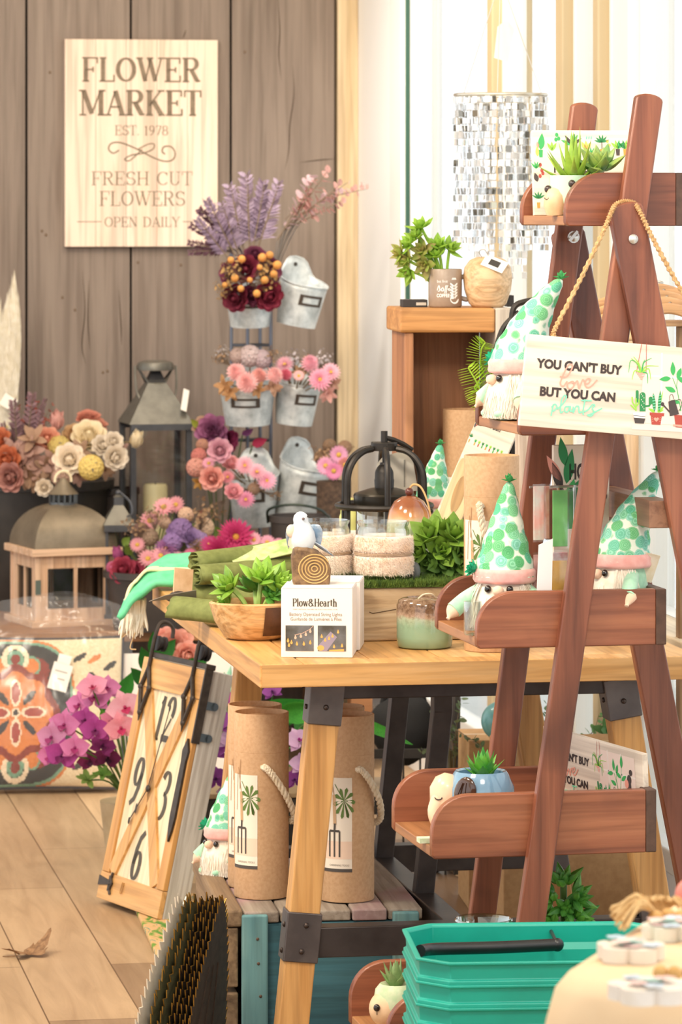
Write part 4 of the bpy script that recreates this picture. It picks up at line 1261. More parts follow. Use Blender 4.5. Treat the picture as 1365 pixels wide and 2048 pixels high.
# --- glazed jar at the front
def glaze_jar():
    t = thing('glazed_jar', 'squat green glazed jar with brown speckled shoulder at the front of the table', 'jar', ont(851, 1300) + Vector((0, .052, 0)), 0)
    m, nt, b = newmat('drip_glaze')
    tc = nt.nodes.new('ShaderNodeTexCoord'); sp = nt.nodes.new('ShaderNodeSeparateXYZ'); nt.links.new(tc.outputs['Object'], sp.inputs[0])
    nz = tnoise(nt, coords(nt, 130, rnd=False), 1, 6, .7)
    nz2 = tnoise(nt, coords(nt, 24, rnd=False), 1, 3)
    ma = nt.nodes.new('ShaderNodeMath'); ma.operation = 'MULTIPLY_ADD'; ma.inputs[1].default_value = .028; nt.links.new(nz2, ma.inputs[0]); nt.links.new(sp.outputs[2], ma.inputs[2])
    mr = nt.nodes.new('ShaderNodeMapRange'); mr.inputs[1].default_value = .045; mr.inputs[2].default_value = .095; nt.links.new(ma.outputs[0], mr.inputs[0])
    col = ramp(nt, mr.outputs[0], [(.2, '#8fae90'), (.45, '#a9b69a'), (.58, '#b59a84'), (.8, '#8a6f58')])
    sp2 = ramp(nt, nz, [(.42, (.5, .42, .36, 1)), (.55, (1, 1, 1, 1))])
    nt.links.new(mixc(nt, mr.outputs[0], col, mixc(nt, 1.0, col, sp2, 'MULTIPLY')), b.inputs['Base Color'])
    b.inputs['Roughness'].default_value = .1; b.inputs['Coat Weight'].default_value = .5
    mb = MB(); mb.lathe([(.0005, .001), (.046, 0), (.0505, .003), (.0515, .02), (.0520, .06), (.0515, .078), (.048, .087), (.040, .0905), (.033, .091), (.031, .088), (.0005, .086)], 48)
    mb.build('jar_body', m, t, 60)
    mb = MB(); mb.tube(smooth_pts([(-.012, -.004, .088), (-.002, -.004, .096), (.012, -.002, .097), (.02, .004, .09)], 6), .0016, 6)
    mb.build('wick', pm('#e8d9bd', .8), t)
glaze_jar()

# --- kraft tubes
def label_art(mb, x_of, r, a0, a1, z0, z1):
    pass
def kraft_tube(loc, rz, label, hgt=.352, r=.0500, rope=True, lab=True, lid=.21):
    t = thing('kraft_tube', label, 'tube', loc, rz)
    mb = MB()
    zl = hgt * (1 - lid)
    mb.lathe([(.001, 0), (r * .985, 0), (r, .002), (r, zl - .0004), (r * .992, zl), (r, zl + .0004), (r, hgt - .001), (r * .99, hgt), (r * .95, hgt), (r * .945, hgt - .010), (.001, hgt - .011)], 48)
    mb.build('tube_body', KRAFT, t, 30)
    if lab:
        # paper label wrapped on the tube: fork and monstera leaf artwork
        def wrapped(a, z, off): return (math.sin(a) * (r + off), -math.cos(a) * (r + off), z)
        mb = MB(); A0, A1 = R(-62), R(2); Z0, Z1 = hgt * .165, hgt * .672
        n = 16
        mb.add([wrapped(A0 + (A1 - A0) * i / n, z, .0004) for z in (Z0, Z1) for i in range(n + 1)], [(i, i + 1, n + 2 + i, n + 1 + i) for i in range(n)], None, 0)
        mb.add([wrapped(A0 + (A1 - A0) * i / n, z, .0007) for z in (Z0, Z0 + .006) for i in range(n + 1)], [(i, i + 1, n + 2 + i, n + 1 + i) for i in range(n)], None, 1)
        mb.add([wrapped(A0 + (A1 - A0) * i / n, z, .0006) for z in (Z0 + .024, Z0 + .024 + .033) for i in range(n + 1)], [(i, i + 1, n + 2 + i, n + 1 + i) for i in range(n)], None, 2)
        def put(poly, mi, off=.001):
            mb.add([wrapped(R(a), z, off) for a, z in poly], [tuple(range(len(poly)))], None, mi)
        def seg(p, q, w_, mi, off=.0011):
            for i in range(5):
                u0, u1 = i / 5, (i + 1) / 5
                a, b_ = (p[0] + (q[0] - p[0]) * u0, p[1] + (q[1] - p[1]) * u0), (p[0] + (q[0] - p[0]) * u1, p[1] + (q[1] - p[1]) * u1)
                if abs(a[0] - b_[0]) / 57 * r > abs(a[1] - b_[1]): put([(a[0], a[1] - w_ / 2), (b_[0], b_[1] - w_ / 2), (b_[0], b_[1] + w_ / 2), (a[0], a[1] + w_ / 2)], mi, off)
                else:
                    d = w_ / r * 57.3 / 2; put([(a[0] - d, a[1]), (a[0] + d, a[1]), (b_[0] + d, b_[1]), (b_[0] - d, b_[1])], mi, off)
        zf = Z0 + .088
        seg((-34, zf), (-36, zf + .055), .006, 3)
        for a in (-46, -35, -24): seg((a, Z0 + .028), (a, zf - .012), .0032, 1)
        seg((-46, zf - .012), (-24, zf - .012), .004, 1); seg((-35, zf - .012), (-34, zf + .002), .004, 1)
        for i in range(11):
            a = R(i * 36 - 70); put([(-14, zf + .045), (-14 + 20 * math.cos(a - .12), zf + .04 + .026 * math.sin(a - .12)), (-14 + 23 * math.cos(a + .05), zf + .04 + .03 * math.sin(a + .05)), (-14 + 19 * math.cos(a + .22), zf + .04 + .025 * math.sin(a + .22))], 4, .0012)
        seg((-15, zf + .045), (-34, zf + .075), .0016, 4)
        seg((-36, zf + .055), (-44, zf + .10), .0012, 5); seg((-40, zf + .06), (-38, zf + .115), .0012, 5); seg((-50, zf + .02), (-46, zf + .09), .0012, 5)
        mb.build('label', [pm('#f1e3d0', .6), pm('#4c443e', .6), pm('#efcfb6', .6), pm('#c9a27a', .6), pm('#5f7a37', .6), pm('#a77b50', .6)], t, 60)
        mb = MB()
        src = MB(); sans(src, 'GARDENING TOOLS', -.038, .0, 0, .0035, 0, None, 0)
        mb.add([wrapped(R(-4) + x / r, Z0 + .011 + z, .001) for x, y, z in src.v], src.f)
        mb.build('lettering', pm('#7d7268', .6), t, 0)
    if rope:
        mb = MB()
        pts = [(r * math.sin(a) * kk, -r * math.cos(a) * kk, z) for a, z, kk in ((R(14), hgt * .715, .97), (R(20), hgt * .712, 1.12), (R(34), hgt * .66, 1.2), (R(58), hgt * .55, 1.26), (R(84), hgt * .445, 1.24), (R(98), hgt * .405, 1.14), (R(104), hgt * .41, .97))]
        rope_mesh(mb, pts, .0062, 9, 3, 8)
        mb.build('rope_handle', pm('#eadbc2', .85, col2='#d9c5a5', sc=120), t)
    return t
kt = kraft_tube(ont(986, 1305) + Vector((0, .05, 0)), R(-10), 'tall kraft cardboard tube standing on the table behind the ladder gnome', .354, .0505, False)
mb = MB(); rope_mesh(mb, [(-.012, -.05, .262), (-.014, -.062, .268), (-.011, -.066, .25), (-.004, -.066, .22), (.004, -.062, .19), (.008, -.05, .18)], .0062, 6, 3, 8)
mb.build('rope_handle', pm('#eadbc2', .85, col2='#d9c5a5', sc=120), kt)

# ================================================================== gnomes
def hat_mat():
    m, nt, b = newmat('succulent_print')
    vec = coords(nt, 52, rnd=True)
    vo = nt.nodes.new('ShaderNodeTexVoronoi'); vo.inputs['Scale'].default_value = 1.0; vo.inputs['Randomness'].default_value = .75
    nt.links.new(vec, vo.inputs['Vector'])
    sp = nt.nodes.new('ShaderNodeSeparateColor'); nt.links.new(vo.outputs['Color'], sp.inputs[0])
    green = ramp(nt, sp.outputs[0], [(.0, '#55ab70'), (.35, '#86c893'), (.65, '#98d4c6'), (1.0, '#5fb894')])
    nz = tnoise(nt, vec, 5.0, 2)
    rg = nt.nodes.new('ShaderNodeMath'); rg.operation = 'MULTIPLY_ADD'; rg.inputs[1].default_value = .12; nt.links.new(nz, rg.inputs[0]); nt.links.new(vo.outputs['Distance'], rg.inputs[2])
    sn = nt.nodes.new('ShaderNodeMath'); sn.operation = 'SINE'
    ml = nt.nodes.new('ShaderNodeMath'); ml.operation = 'MULTIPLY'; ml.inputs[1].default_value = 46; nt.links.new(rg.outputs[0], ml.inputs[0]); nt.links.new(ml.outputs[0], sn.inputs[0])
    pet = ramp(nt, sn.outputs[0], [(.3, (.66, .86, .74, 1)), (.6, (1.1, 1.1, 1.1, 1))])
    base = mixc(nt, 1.0, green, pet, 'MULTIPLY')
    mask = ramp(nt, rg.outputs[0], [(.60, (0, 0, 0, 1)), (.70, (1, 1, 1, 1))])
    nt.links.new(mixc(nt, mask, base, lin('#e6efdf')), b.inputs['Base Color'])
    b.inputs['Roughness'].default_value = .85
    return m
HATM = hat_mat()
FLEECE = pm('#b5e2c2', .95, col2='#a0d4b2', sc=80, sheen=.4)
PINK = pm('#f6bcb4', .95, col2='#efaaa2', sc=70, sheen=.4)
SKIN = pm('#f2cdb0', .9, sheen=.3)
BEARD = pm('#f4eadb', .9, col2='#e8d8c2', sc=60, sheen=.3)
TEALF = pm('#22b183', .85, col2='#179a70', sc=60)
EYE = pm('#1d1716', .08, coat=.6)
def gnome(loc, rz, label, bend=(), s=1.0, seed=1, arm_out=1.0, tagged=False, beard_len=1.0):
    rnd = random.Random(seed)
    t = thing('plush_gnome', label, 'plush toy', loc, rz, None)
    t.scale = (s, s, s)
    mb = MB(); mb.lathe([(.0005, 0), (.034, .001), (.043, .012), (.044, .035), (.043, .065), (.041, .085), (.0005, .09)], 28)
    mb.build('body', FLEECE, t, 60)
    mb = MB()
    n = 22; pts = []; rr = []
    for i in range(n + 1):
        f = i / n
        bx = by = 0.0
        if bend:
            bx = bend[0] * f ** 1.6; by = bend[1] * f ** 1.6
        z = .088 + .157 * f - (abs(bend[0]) * .25 * f * f if bend else 0)
        pts.append((bx, by, z))
        r = .046 * (1 - f) ** .92 + .0065
        r *= 1 + .035 * math.sin(f * 30 + seed) * (1 if .1 < f < .95 else 0)
        rr.append(r if i < n else .004)
    mb.tube(pts, rr, 26)
    hat = mb.build('hat', HATM, t, 60)
    mb = MB()
    for i in range(10):
        mb.petal(.016, .006, T3(*pts[-1]) @ RZ(i * .9) @ RX(R(20 + 30 * (i % 3))), .4)
    mb.build('tip_tuft', pm('#52b36a', .8), hat)
    mb = MB()
    mb.lathe([(.0455, .077), (.0505, .078), (.0535, .083), (.0525, .089), (.0535, .095), (.0500, .101), (.0455, .102)], 40, wob=lambda a, i: 1 + .025 * noise.noise(Vector((math.cos(a) * 2, math.sin(a) * 2, i * .5 + seed))))
    mb.build('headband', PINK, t, 60)
    mb = MB()
    for i in range(26):
        ti = 85 - i * 2.6
        mb.petal(.013 + .0003 * i, .008, T3(-.043, -.024, .098) @ RZ(R(-60)) @ RX(R(62)) @ RZ(R(i * 137.5)) @ RX(R(ti)), .5, .3, .5, ruffle=.0012)
    mb.build('ruffle_flower', TEALF, t)
    mb = MB(); mb.ball((0, -.052, .067), (.0095, .010, .0088), 16, 10)
    mb.build('nose', SKIN, t)
    for sg in (-1, 1):
        mb = MB(); mb.ball((sg * .0185, -.0475, .0695), (.0060, .0055, .0064), 14, 9)
        mb.build('eye', EYE, t)
    mb = MB()
    vs = []; na, nz = 22, 8
    for j in range(nz + 1):
        f = j / nz
        for i in range(na + 1):
            a = R(-82 + 164 * i / na)
            r = .0445 + .009 * math.sin(PI * f * .8) + .006 * f
            z = .0785 - (.0745 * beard_len) * f
            vs.append((r * math.sin(a), -r * math.cos(a) * (.95 + .12 * f), z))
    mb.add(vs, [(j * (na + 1) + i, j * (na + 1) + i + 1, (j + 1) * (na + 1) + i + 1, (j + 1) * (na + 1) + i) for j in range(nz) for i in range(na)])
    for i in range(620):
        a = R(rnd.uniform(-88, 88)); z0 = rnd.uniform(.028, .079 if abs(a) > .75 else .062); r0 = .046 + .006 * (1 - z0 / .08)
        L = rnd.uniform(.03, .062) * beard_len
        da = rnd.uniform(-.16, .16)
        q = []
        for k in range(5):
            f = k / 4
            aa = a + da * f; r = r0 + .012 * math.sin(PI * .6 * f) + rnd.uniform(0, .003) * f
            q.append(Vector((r * math.sin(aa), -r * math.cos(aa), max(z0 - L * f, .002 + .002 * rnd.random()))))
        sd = Vector((math.cos(a), math.sin(a), 0)) * .0011
        v = []
        for k, p in enumerate(q):
            w_ = 1 - .85 * (k / 4)
            v += [p - sd * w_, p + sd * w_]
        mb.add(v, [(2 * k, 2 * k + 1, 2 * k + 3, 2 * k + 2) for k in range(4)])
    mb.build('beard', BEARD, t, 60)
    for sg in (-1, 1):
        mb = MB()
        q = smooth_pts([(sg * .036, -.004, .066), (sg * (.046 + .012 * arm_out), -.02, .05), (sg * (.048 + .026 * arm_out), -.034, .032)], 5)
        mb.tube(q, [.0125 + .002 * (i / len(q)) for i in range(len(q))], 14)
        ar = mb.build('arm', FLEECE, t, 60)
        mb = MB(); e = q[-1]
        mb.fat(.03, .0155, .0125, T3(e.x - sg * .005, e.y + .007, e.z + .008) @ to_dir((sg * .45, -.5, -.75)) @ RX(R(90)), .75, 0, 12, 8, None, .25)
        mb.build('mitten', SKIN, ar, 60)
        mb = MB(); mb.ball((sg * .024, -.036, .0105), (.014, .024, .0105), 14, 9)
        mb.build('foot', FLEECE, t, 60)
    if tagged:
        mb = MB(); mb.box(-.020, .020, -.0008, .0008, -.052, 0, T3(.046, .026, .103) @ RZ(R(70)) @ RX(R(18)) @ RY(R(14)))
        mb.build('hang_tag', pm('#f7efdc', .7, col2='#efe0c0', sc=60), t, 0)
    return t
def on_tray(i, px, py, y):
    x, _ = LD.pl(px, py, y)
    return LD.w(x, y, TRAY[i][2] + .0175)
gnome(on_tray(1, 1040, 836, .20), R(-66), 'plush gnome with bent hat peering past the edge of the hanging slogan sign', (.045, .055), 1.0, 2)
gnome(on_tray(2, 1010, 1244, .16), R(-14), 'plush gnome with upright hat at the open end of the ladder tray above the table', (.008, 0), 1.0, 3, 1.2)
gnome(on_tray(2, 1246, 1244, .105) + Vector((0, 0, .03)), R(-62), 'plush gnome with a paper tag, hand over the tray edge behind the ladder leg', (.02, .062), .96, 5, .9, True)

# ================================================================== animal planters
TERRA = pm('#e6c29a', .45, col2='#d9b084', sc=30)
def aloe(n, L, W, T, mat, label, loc, spread=70, name='succulent'):
    mb = MB()
    for i in range(n):
        f = (i + .5) / n
        ti = 88 - spread * f
        mb.fat(L * random.uniform(.75, 1.0) * (1.05 - .3 * f), W, T, RZ(R(137.5 * i)) @ T3(0, .003, 0) @ RX(R(ti)), .55, .10, 6, 6)
    t = thing(name, label, 'plant', loc)
    mb.build('leaves', mat, t, 60)
    mb = MB(); mb.lathe([(.0005, -.008), (.006, -.008), (.006, .004), (.0005, .006)], 8)
    mb.build('stem', pm('#6b7a3a', .6), t)
    return t
def hedgehog_planter():
    l = on_tray(0, 1143, 425, .11)
    t = thing('animal_planter', 'mint glazed planter with a cream animal face in the topmost ladder tray', 'planter', l, R(-35))
    mb = MB(); mb.lathe([(.0005, .003), (.028, 0), (.034, .006), (.036, .035), (.0365, .066), (.033, .066), (.032, .05), (.0005, .05)], 32)
    mb.build('pot', pm('#bfe0c0', .2, coat=.3), t, 50)
    mb = MB(); mb.lathe([(.0005, 0), (.017, .002), (.0205, .017), (.0175, .034), (.010, .044), (.0005, .047)], 24, T3(-.012, -.026, .0) @ RX(R(8)))
    hd = mb.build('head', TERRA, t, 60)
    for x, z in ((-.026, .043), (-.002, .046), (.020, .052)):
        mb = MB(); mb.ball((x, -.030, z), (.0068, .005, .0066), 12, 8)
        mb.build('ear', pm('#3b2d27', .3), hd)
    mb = MB(); mb.tube(arc3 := [(-.018 + .004 * math.cos(a), -.0475, .029 - .003 * math.sin(a)) for a in [PI * i / 6 for i in range(7)]], .0008, 5)
    mb.build('closed_eye', pm('#3b2d27', .4), hd)
    return t
hp = hedgehog_planter()
aloe(22, .095, .008, .0035, pm('#9cba45', .4, col2='#7ea436', sc=40), 'spiky lime green aloe growing from the mint planter', hp.location + Vector((.004, 0, .052)), 74)
me = rosette(18, .052, .013, .006, 84, 18, .14).mesh('rosette', pm('#6f9a58', .4, col2='#98ad54', sc=30))
s2 = thing('succulent', 'open rosette succulent with orange heart right of the spiky aloe', 'plant', on_tray(0, 1200, 350, .12))
inst(me, 'rosette', s2, (0, 0, .075), (-.1, -.35, 1), 1.05)
mb = MB()
for i in range(7): mb.fat(.018, .007, .003, T3(-.001, -.004, .083) @ RZ(i * .9) @ RX(R(55)), .8)
mb.build('heart_leaves', pm('#e0a850', .5, col2='#c9b74e', sc=60), s2)
mb = MB(); mb.lathe([(.0005, 0), (.024, 0), (.03, .055), (.027, .055), (.0005, .05)], 20)
mb.build('pot', pm('#cfe3cf', .3), s2)
mb = MB(); mb.tube([(0, 0, .048), (0, 0, .08)], .005, 8)
mb.build('stem', pm('#6b8a3a', .6), s2)

def elephant():
    l = on_tray(3, 962, 1640, .20)
    t = thing('elephant_planter', 'round blue glazed elephant planter with brown ear in the fourth ladder tray', 'planter', l, R(-12))
    mb = MB(); mb.lathe([(.0005, .004), (.030, 0), (.042, .012), (.0475, .034), (.046, .056), (.038, .072), (.035, .076), (.031, .074), (.031, .064), (.0005, .062)], 40)
    mb.build('pot', pm('#7fa3bd', .12, col2='#7498b4', sc=14, coat=.5), t, 60)
    mb = MB(); mb.lathe([(.0005, .012), (.019, .018), (.0255, .040), (.0235, .060), (.014, .072), (.0005, .076)], 26, T3(-.040, -.012, -.002) @ RY(R(-6)), None, .95, .95)
    hd = mb.build('head', pm('#efcba8', .3, coat=.2), t, 60)
    mb = MB(); mb.tube(smooth_pts([(-.052, -.022, .042), (-.058, -.030, .026), (-.054, -.034, .012), (-.046, -.036, .010)], 5), [.0125 - .0004 * i for i in range(16)], 12)
    mb.build('trunk', pm('#efcba8', .3, coat=.2), hd, 60)
    mb = MB(); mb.ball((0, 0, 0), (.017, .006, .0215), 20, 12, T3(-.014, -.0415, .052) @ RZ(R(-20)) @ RY(R(18)))
    for q in (-.5, 0, .5): mb.tube([(-.012 + .010 * q, -.0475, .066), (-.014 + .02 * q, -.0485, .05), (-.014 + .016 * q, -.0465, .036)], .0016, 5)
    mb.build('ear', pm('#4a3328', .12, coat=.5), t, 60)
    mb = MB(); mb.ball((-.05, -.036, .02), (.0035, .003, .008), 8, 6)
    mb.build('tusk', pm('#fbf3e6', .3), hd)
    mb = MB(); mb.tube([(-.052 + .005 * math.cos(a), -.0365, .045 - .003 * math.sin(a)) for a in [PI * i / 6 for i in range(7)]], .0008, 5)
    mb.build('closed_eye', pm('#3b2d27', .4), hd)
    return t
ep = elephant(); ep.scale = (1.22, 1.22, 1.3)
aloe(20, .055, .0125, .003, pm('#69ad3a', .4, col2='#3f8f3a', sc=40), 'small bright green succulent in the blue elephant planter', ep.location + Vector((.004, 0, .088)), 66)
def pig_planter():
    l = on_tray(4, 792, 2020, .155)
    t = thing('animal_planter', 'small clay animal planter with black nose in the bottom tray beside the green baskets', 'planter', l, R(-20))
    mb = MB(); mb.lathe([(.0005, .012), (.02, .012), (.034, .026), (.038, .05), (.034, .074), (.026, .084), (.022, .082), (.0005, .076)], 30)
    mb.build('pot', pm('#b3c79a', .4, col2='#cfd2ae', sc=60), t, 60)
    mb = MB(); mb.ball((-.012, -.016, .044), (.028, .026, .030), 22, 14)
    hd = mb.build('head', TERRA, t, 60)
    mb = MB(); mb.ball((-.018, -.043, .050), (.0058, .005, .0062), 12, 8)
    mb.build('nose', pm('#2b211d', .2), hd)
    mb = MB(); mb.tube([(-.018, -.0425, .044), (-.018, -.0415, .038)], .0006, 5)
    mb.build('mouth', pm('#4a372b', .5), hd)
    for x in (-.020, .014):
        mb = MB(); mb.ball((x, -.022, .009), (.011, .016, .0095), 12, 8)
        mb.build('foot', TERRA, t, 60)
    return t
pp = pig_planter()
aloe(14, .05, .009, .0045, pm('#6d8a4e', .45, col2='#8aa069', sc=40), 'grey green succulent in the clay animal planter of the bottom tray', pp.location + Vector((0, 0, .08)), 60)
# succulent and jar behind the green baskets, in the bottom tray
sp_ = on_tray(4, 1128, 1850, .17)
t = thing('succulent', 'tall bright green succulent rising from the bottom tray behind the green baskets', 'plant', sp_)
gm = pm('#63a33a', .42, col2='#3f8038', sc=40)
ME_sx = rosette(12, .040, .0095, .007, 80, 25, .08, .8).mesh('rosette', gm)
for i, (x, z, d) in enumerate(((.0, .238, (0, -.4, 1)), (.020, .212, (.8, -.5, .4)), (-.020, .214, (-.7, -.5, .4)), (.004, .196, (.1, -1, .2)), (.024, .176, (.7, -.7, .1)), (-.02, .172, (-.6, -.8, .1)), (.004, .155, (.1, -1, 0)), (.02, .138, (.6, -.7, 0)), (-.02, .135, (-.6, -.7, 0)))):
    inst(ME_sx, 'rosette', t, (x, -.008, z), d, 1.0, i)
mb = MB(); mb.tube([(0, 0, 0), (0, 0, .245)], .006, 8)
mb.build('stem', pm('#5d7a36', .6), t)
mb = MB(); mb.lathe([(.0005, 0), (.025, 0), (.03, .06), (.027, .06), (.0005, .055)], 20)
mb.build('pot', pm('#d8d2c8', .4), t)
mb = MB(); mb.petal(.014, .006, T3(.026, -.012, .175) @ RZ(R(-40)) @ RX(R(30)), .4); mb.petal(.013, .005, T3(.022, -.012, .176) @ RX(R(60)), .4)
mb.build('pale_petal', pm('#d9cbe2', .6), t)
t = thing('glass_jar', 'clear glass jar with its rim showing just behind the green basket stack', 'jar', on_tray(4, 968, 1842, .13))
mb = MB(); r = .0475
hz = (at(968, 1842, 6.63).z - t.location.z) + .009
mb.lathe([(.0005, .002), (r * .9, 0), (r * .96, .004), (r * .96, hz - .012), (r * 1.0, hz - .008), (r * 1.02, hz - .002), (r * .98, hz), (r * .93, hz - .002), (r * .92, .01), (.0005, .01)], 44)
mb.build('glass_body', glass((.86, .95, .91, 1), .35), t, 60)

# ================================================================== book and packets in the tray
def book():
    x, z = LD.pl(1110, 1240, .21)
    t = thing('house_plants_book', 'upright house plants book between the ladder legs above the hanging packets', 'book', LD.w(x, .215, TRAY[2][2] + .0175), TL_ + R(3))
    hgt = .30; W = .098
    mb = MB(); mb.box(0, W, 0, .012, 0, hgt)
    mb.build('cover', pm('#f4e2cc', .5), t, 0, bevel=.001)
    mb = MB(); mb.box(.002, W - .003, .0025, .0095, hgt, hgt + .0003)
    mb.build('pages', pm('#fbf6ea', .8), t, 0)
    m = MB(); y = -.0006
    fn = lambda a, b_: (a, b_)
    def fl_(x, z, L, w_, ang, mi): leaf2(m, lambda px, py: (px, z * 2 - py + 0) if False else (px, 2 * z - py), x, z, L, w_, -ang if False else ang, y, mi)
    for x, z, L, w_, a, mi in ((.020, .265, .05, .008, 100, 7), (.012, .24, .05, .008, 120, 1), (.022, .235, .06, .009, 80, 7), (.014, .225, .05, .008, 110, 11), (.03, .205, .05, .010, 60, 7), (.024, .20, .045, .009, 75, 5), (.016, .19, .05, .006, 95, 11), (.010, .18, .055, .005, 92, 9), (.026, .175, .045, .005, 70, 7), (.020, .17, .05, .005, 80, 11)):
        fl_(x, z, L, w_, a, mi)
    m.flat([(.024 + .008 * math.cos(q), .185 + .014 * math.sin(q)) for q in [2 * PI * i / 16 for i in range(16)]], y * 1.5, None, 9)
    m.flat([(0, .12), (W, .12), (W, .165), (0, .165)], y * .8, None, 3)
    m.build('printed_leaves', ART, t, 0)
    m = MB()
    sans(m, 'HOUSE', .027, .088, .243, .026, y, 0, .035); sans(m, 'PLANTS', .027, .094, .208, .024, y, 0, .035)
    m.build('lettering', ART, t, 0)
    return t
book()
CEL = film('cellophane', '#f6efe9', .18, .8)
def packet(px, py, y, W, Hh, col, col2, label, rz=0, group=None, lean=0):
    x, z = LD.pl(px, py, y)
    t = thing('wrapped_packet', label, 'packet', LD.w(x, y, z), TL_ + R(rz), group)
    t.rotation_euler = (R(lean), 0, TL_ + R(rz))
    mb = MB(); mb.box(.002, W - .002, 0, .003, -Hh + .003, -.004)
    mb.build('paper', pm(col, .35, col2=col2, sc=34), t, 0, bevel=.001)
    mb = MB(); n = 6
    vs = [(W * i / n, -.0012 + .0012 * noise.noise(Vector((i * .9, j * .7, px))), -Hh * j / 8) for j in range(9) for i in range(n + 1)]
    mb.add(vs, [(j * (n + 1) + i, j * (n + 1) + i + 1, (j + 1) * (n + 1) + i + 1, (j + 1) * (n + 1) + i) for j in range(8) for i in range(n)])
    mb.build('cellophane', CEL, t, 60)
    return t
HZ = TRAY[2][2] + .0175
packet(1066, 968, .10, .022, .096, '#e3a08f', '#c9d3c4', 'coral wrapped packet at the open side of the hanging packet row', 4)
packet(1078, 968, .115, .022, .094, '#d98878', '#e2b9a5', 'pale coral wrapped packet second in the hanging packet row', 10)
packet(1090, 972, .13, .024, .092, '#a8453f', '#8a332f', 'dark red wrapped packet between the coral and green packets', 6)
packet(1104, 976, .105, .030, .100, '#6fbf6a', '#58a85a', 'broad light green wrapped packet at the front of the packet row', 2)
packet(1124, 978, .14, .026, .070, '#3d8f3e', '#2f7a35', 'dark green wrapped packet hanging behind the light green one', 20)
mb = MB()
xa, za = LD.pl(1060, 972, .16); xb, zb_ = LD.pl(1150, 970, .16)
mb.tube([(xa, .16, za - .002), (xb + .01, .16, zb_ - .002)], .0022, 8); mb.tube([(xb, .16, zb_), (xb, .16, HZ + .004)], .003, 8)
mb.box(xb - .06, xb + .02, .13, .19, HZ, HZ + .004)
pr = thing('packet_rack', 'slim metal rack holding the row of wrapped packets in the ladder tray', 'rack', LD.loc, TL_)
mb.build('wire', pm('#c9c6c2', .3, .8), pr)
x, z = LD.pl(1073, 1085, .09)
mb = MB(); mb.prism([(0, HZ), (.027, HZ), (.026 + .004, z + .006), (.006, z - .004)], .088, .0895)
o = mb.build('white_card', pm('#f6f4f3', .6), None, 0); o.location = LD.w(x - .002, 0, 0); o.rotation_euler = (0, 0, TL_); tag(o, 'plain white folded card standing before the wrapped packets', 'card')
packet(1098, 1117, .12, .034, (LD.pl(1098, 1117, .12)[1] - HZ), '#d9a845', '#b98f3c', 'mustard yellow wrapped packet standing beside the white card', 2)
packet(1066, 1105, .14, .02, (LD.pl(1066, 1105, .14)[1] - HZ), '#c98a8a', '#e2b5ae', 'dusty rose packet standing behind the white card', 4)
packet(1105, 1100, .18, .03, (LD.pl(1105, 1100, .18)[1] - HZ), '#c7797c', '#eeeeee', 'rose and white packet behind the mustard packet', 4)

# ================================================================== crate shelf by the window and what stands on it
CRW = wood('#c48a4f', '#97632f', '#d59f62', ax=0, sc=.8, rough=.55, bmp=.4, stain='#7a4a22')
CRZ = wood('#a9714a', '#7d4f30', '#bf8860', ax=2, sc=.7, rough=.6, bmp=.4, stain='#5e3a22')
CG = wood('#cfc3b4', '#a99d8d', ax=2, sc=.8, rough=.7)
def crate_shelf():
    cr = Fr(at(800, 1222, 8.22), R(6)); cr.loc.z = TZ
    x0, zt = cr.pl(800, 617, 0); x1, zb = cr.pl(991, 665, 0); xe, _ = cr.pl(1026, 660, 0)
    D = .24
    t = thing('crate_shelf', 'upended old wooden crate by the window carrying the mug and the wooden vase', 'crate', cr.loc, R(6))
    mb = MB(); mb.box(x0, x1, 0, D, zt - .05, zt)
    mb.build('top_board', CRW, t, 0, bevel=.005)
    mb = MB(); mb.box(x0 + .012, x0 + .03, .008, D, 0, zt - .05)
    mb.build('side_board', CRZ, t, 0, bevel=.003)
    mb = MB(); mb.box(x1 + .001, xe, 0, D, 0, zt)
    mb.build('end_board', CG, t, 0, bevel=.003)
    mb = MB()
    for i in range(1):
        a = x0 + .03; mb.box(a + .001, x1 - .001, D - .016, D, .02, zt - .05)
    mb.build('back_board', CRZ, t, 0, bevel=.002)
    mb = MB(); mb.box(x0 + .03, x1, .01, D - .016, 0, .02)
    mb.build('bottom_board', CRW, t, 0, bevel=.003)
    return t, cr, zt
cs_, CRF, CZT = crate_shelf()
def on_crate(px, y): return CRF.w(CRF.pl(px, 610, y)[0], y, CZT)
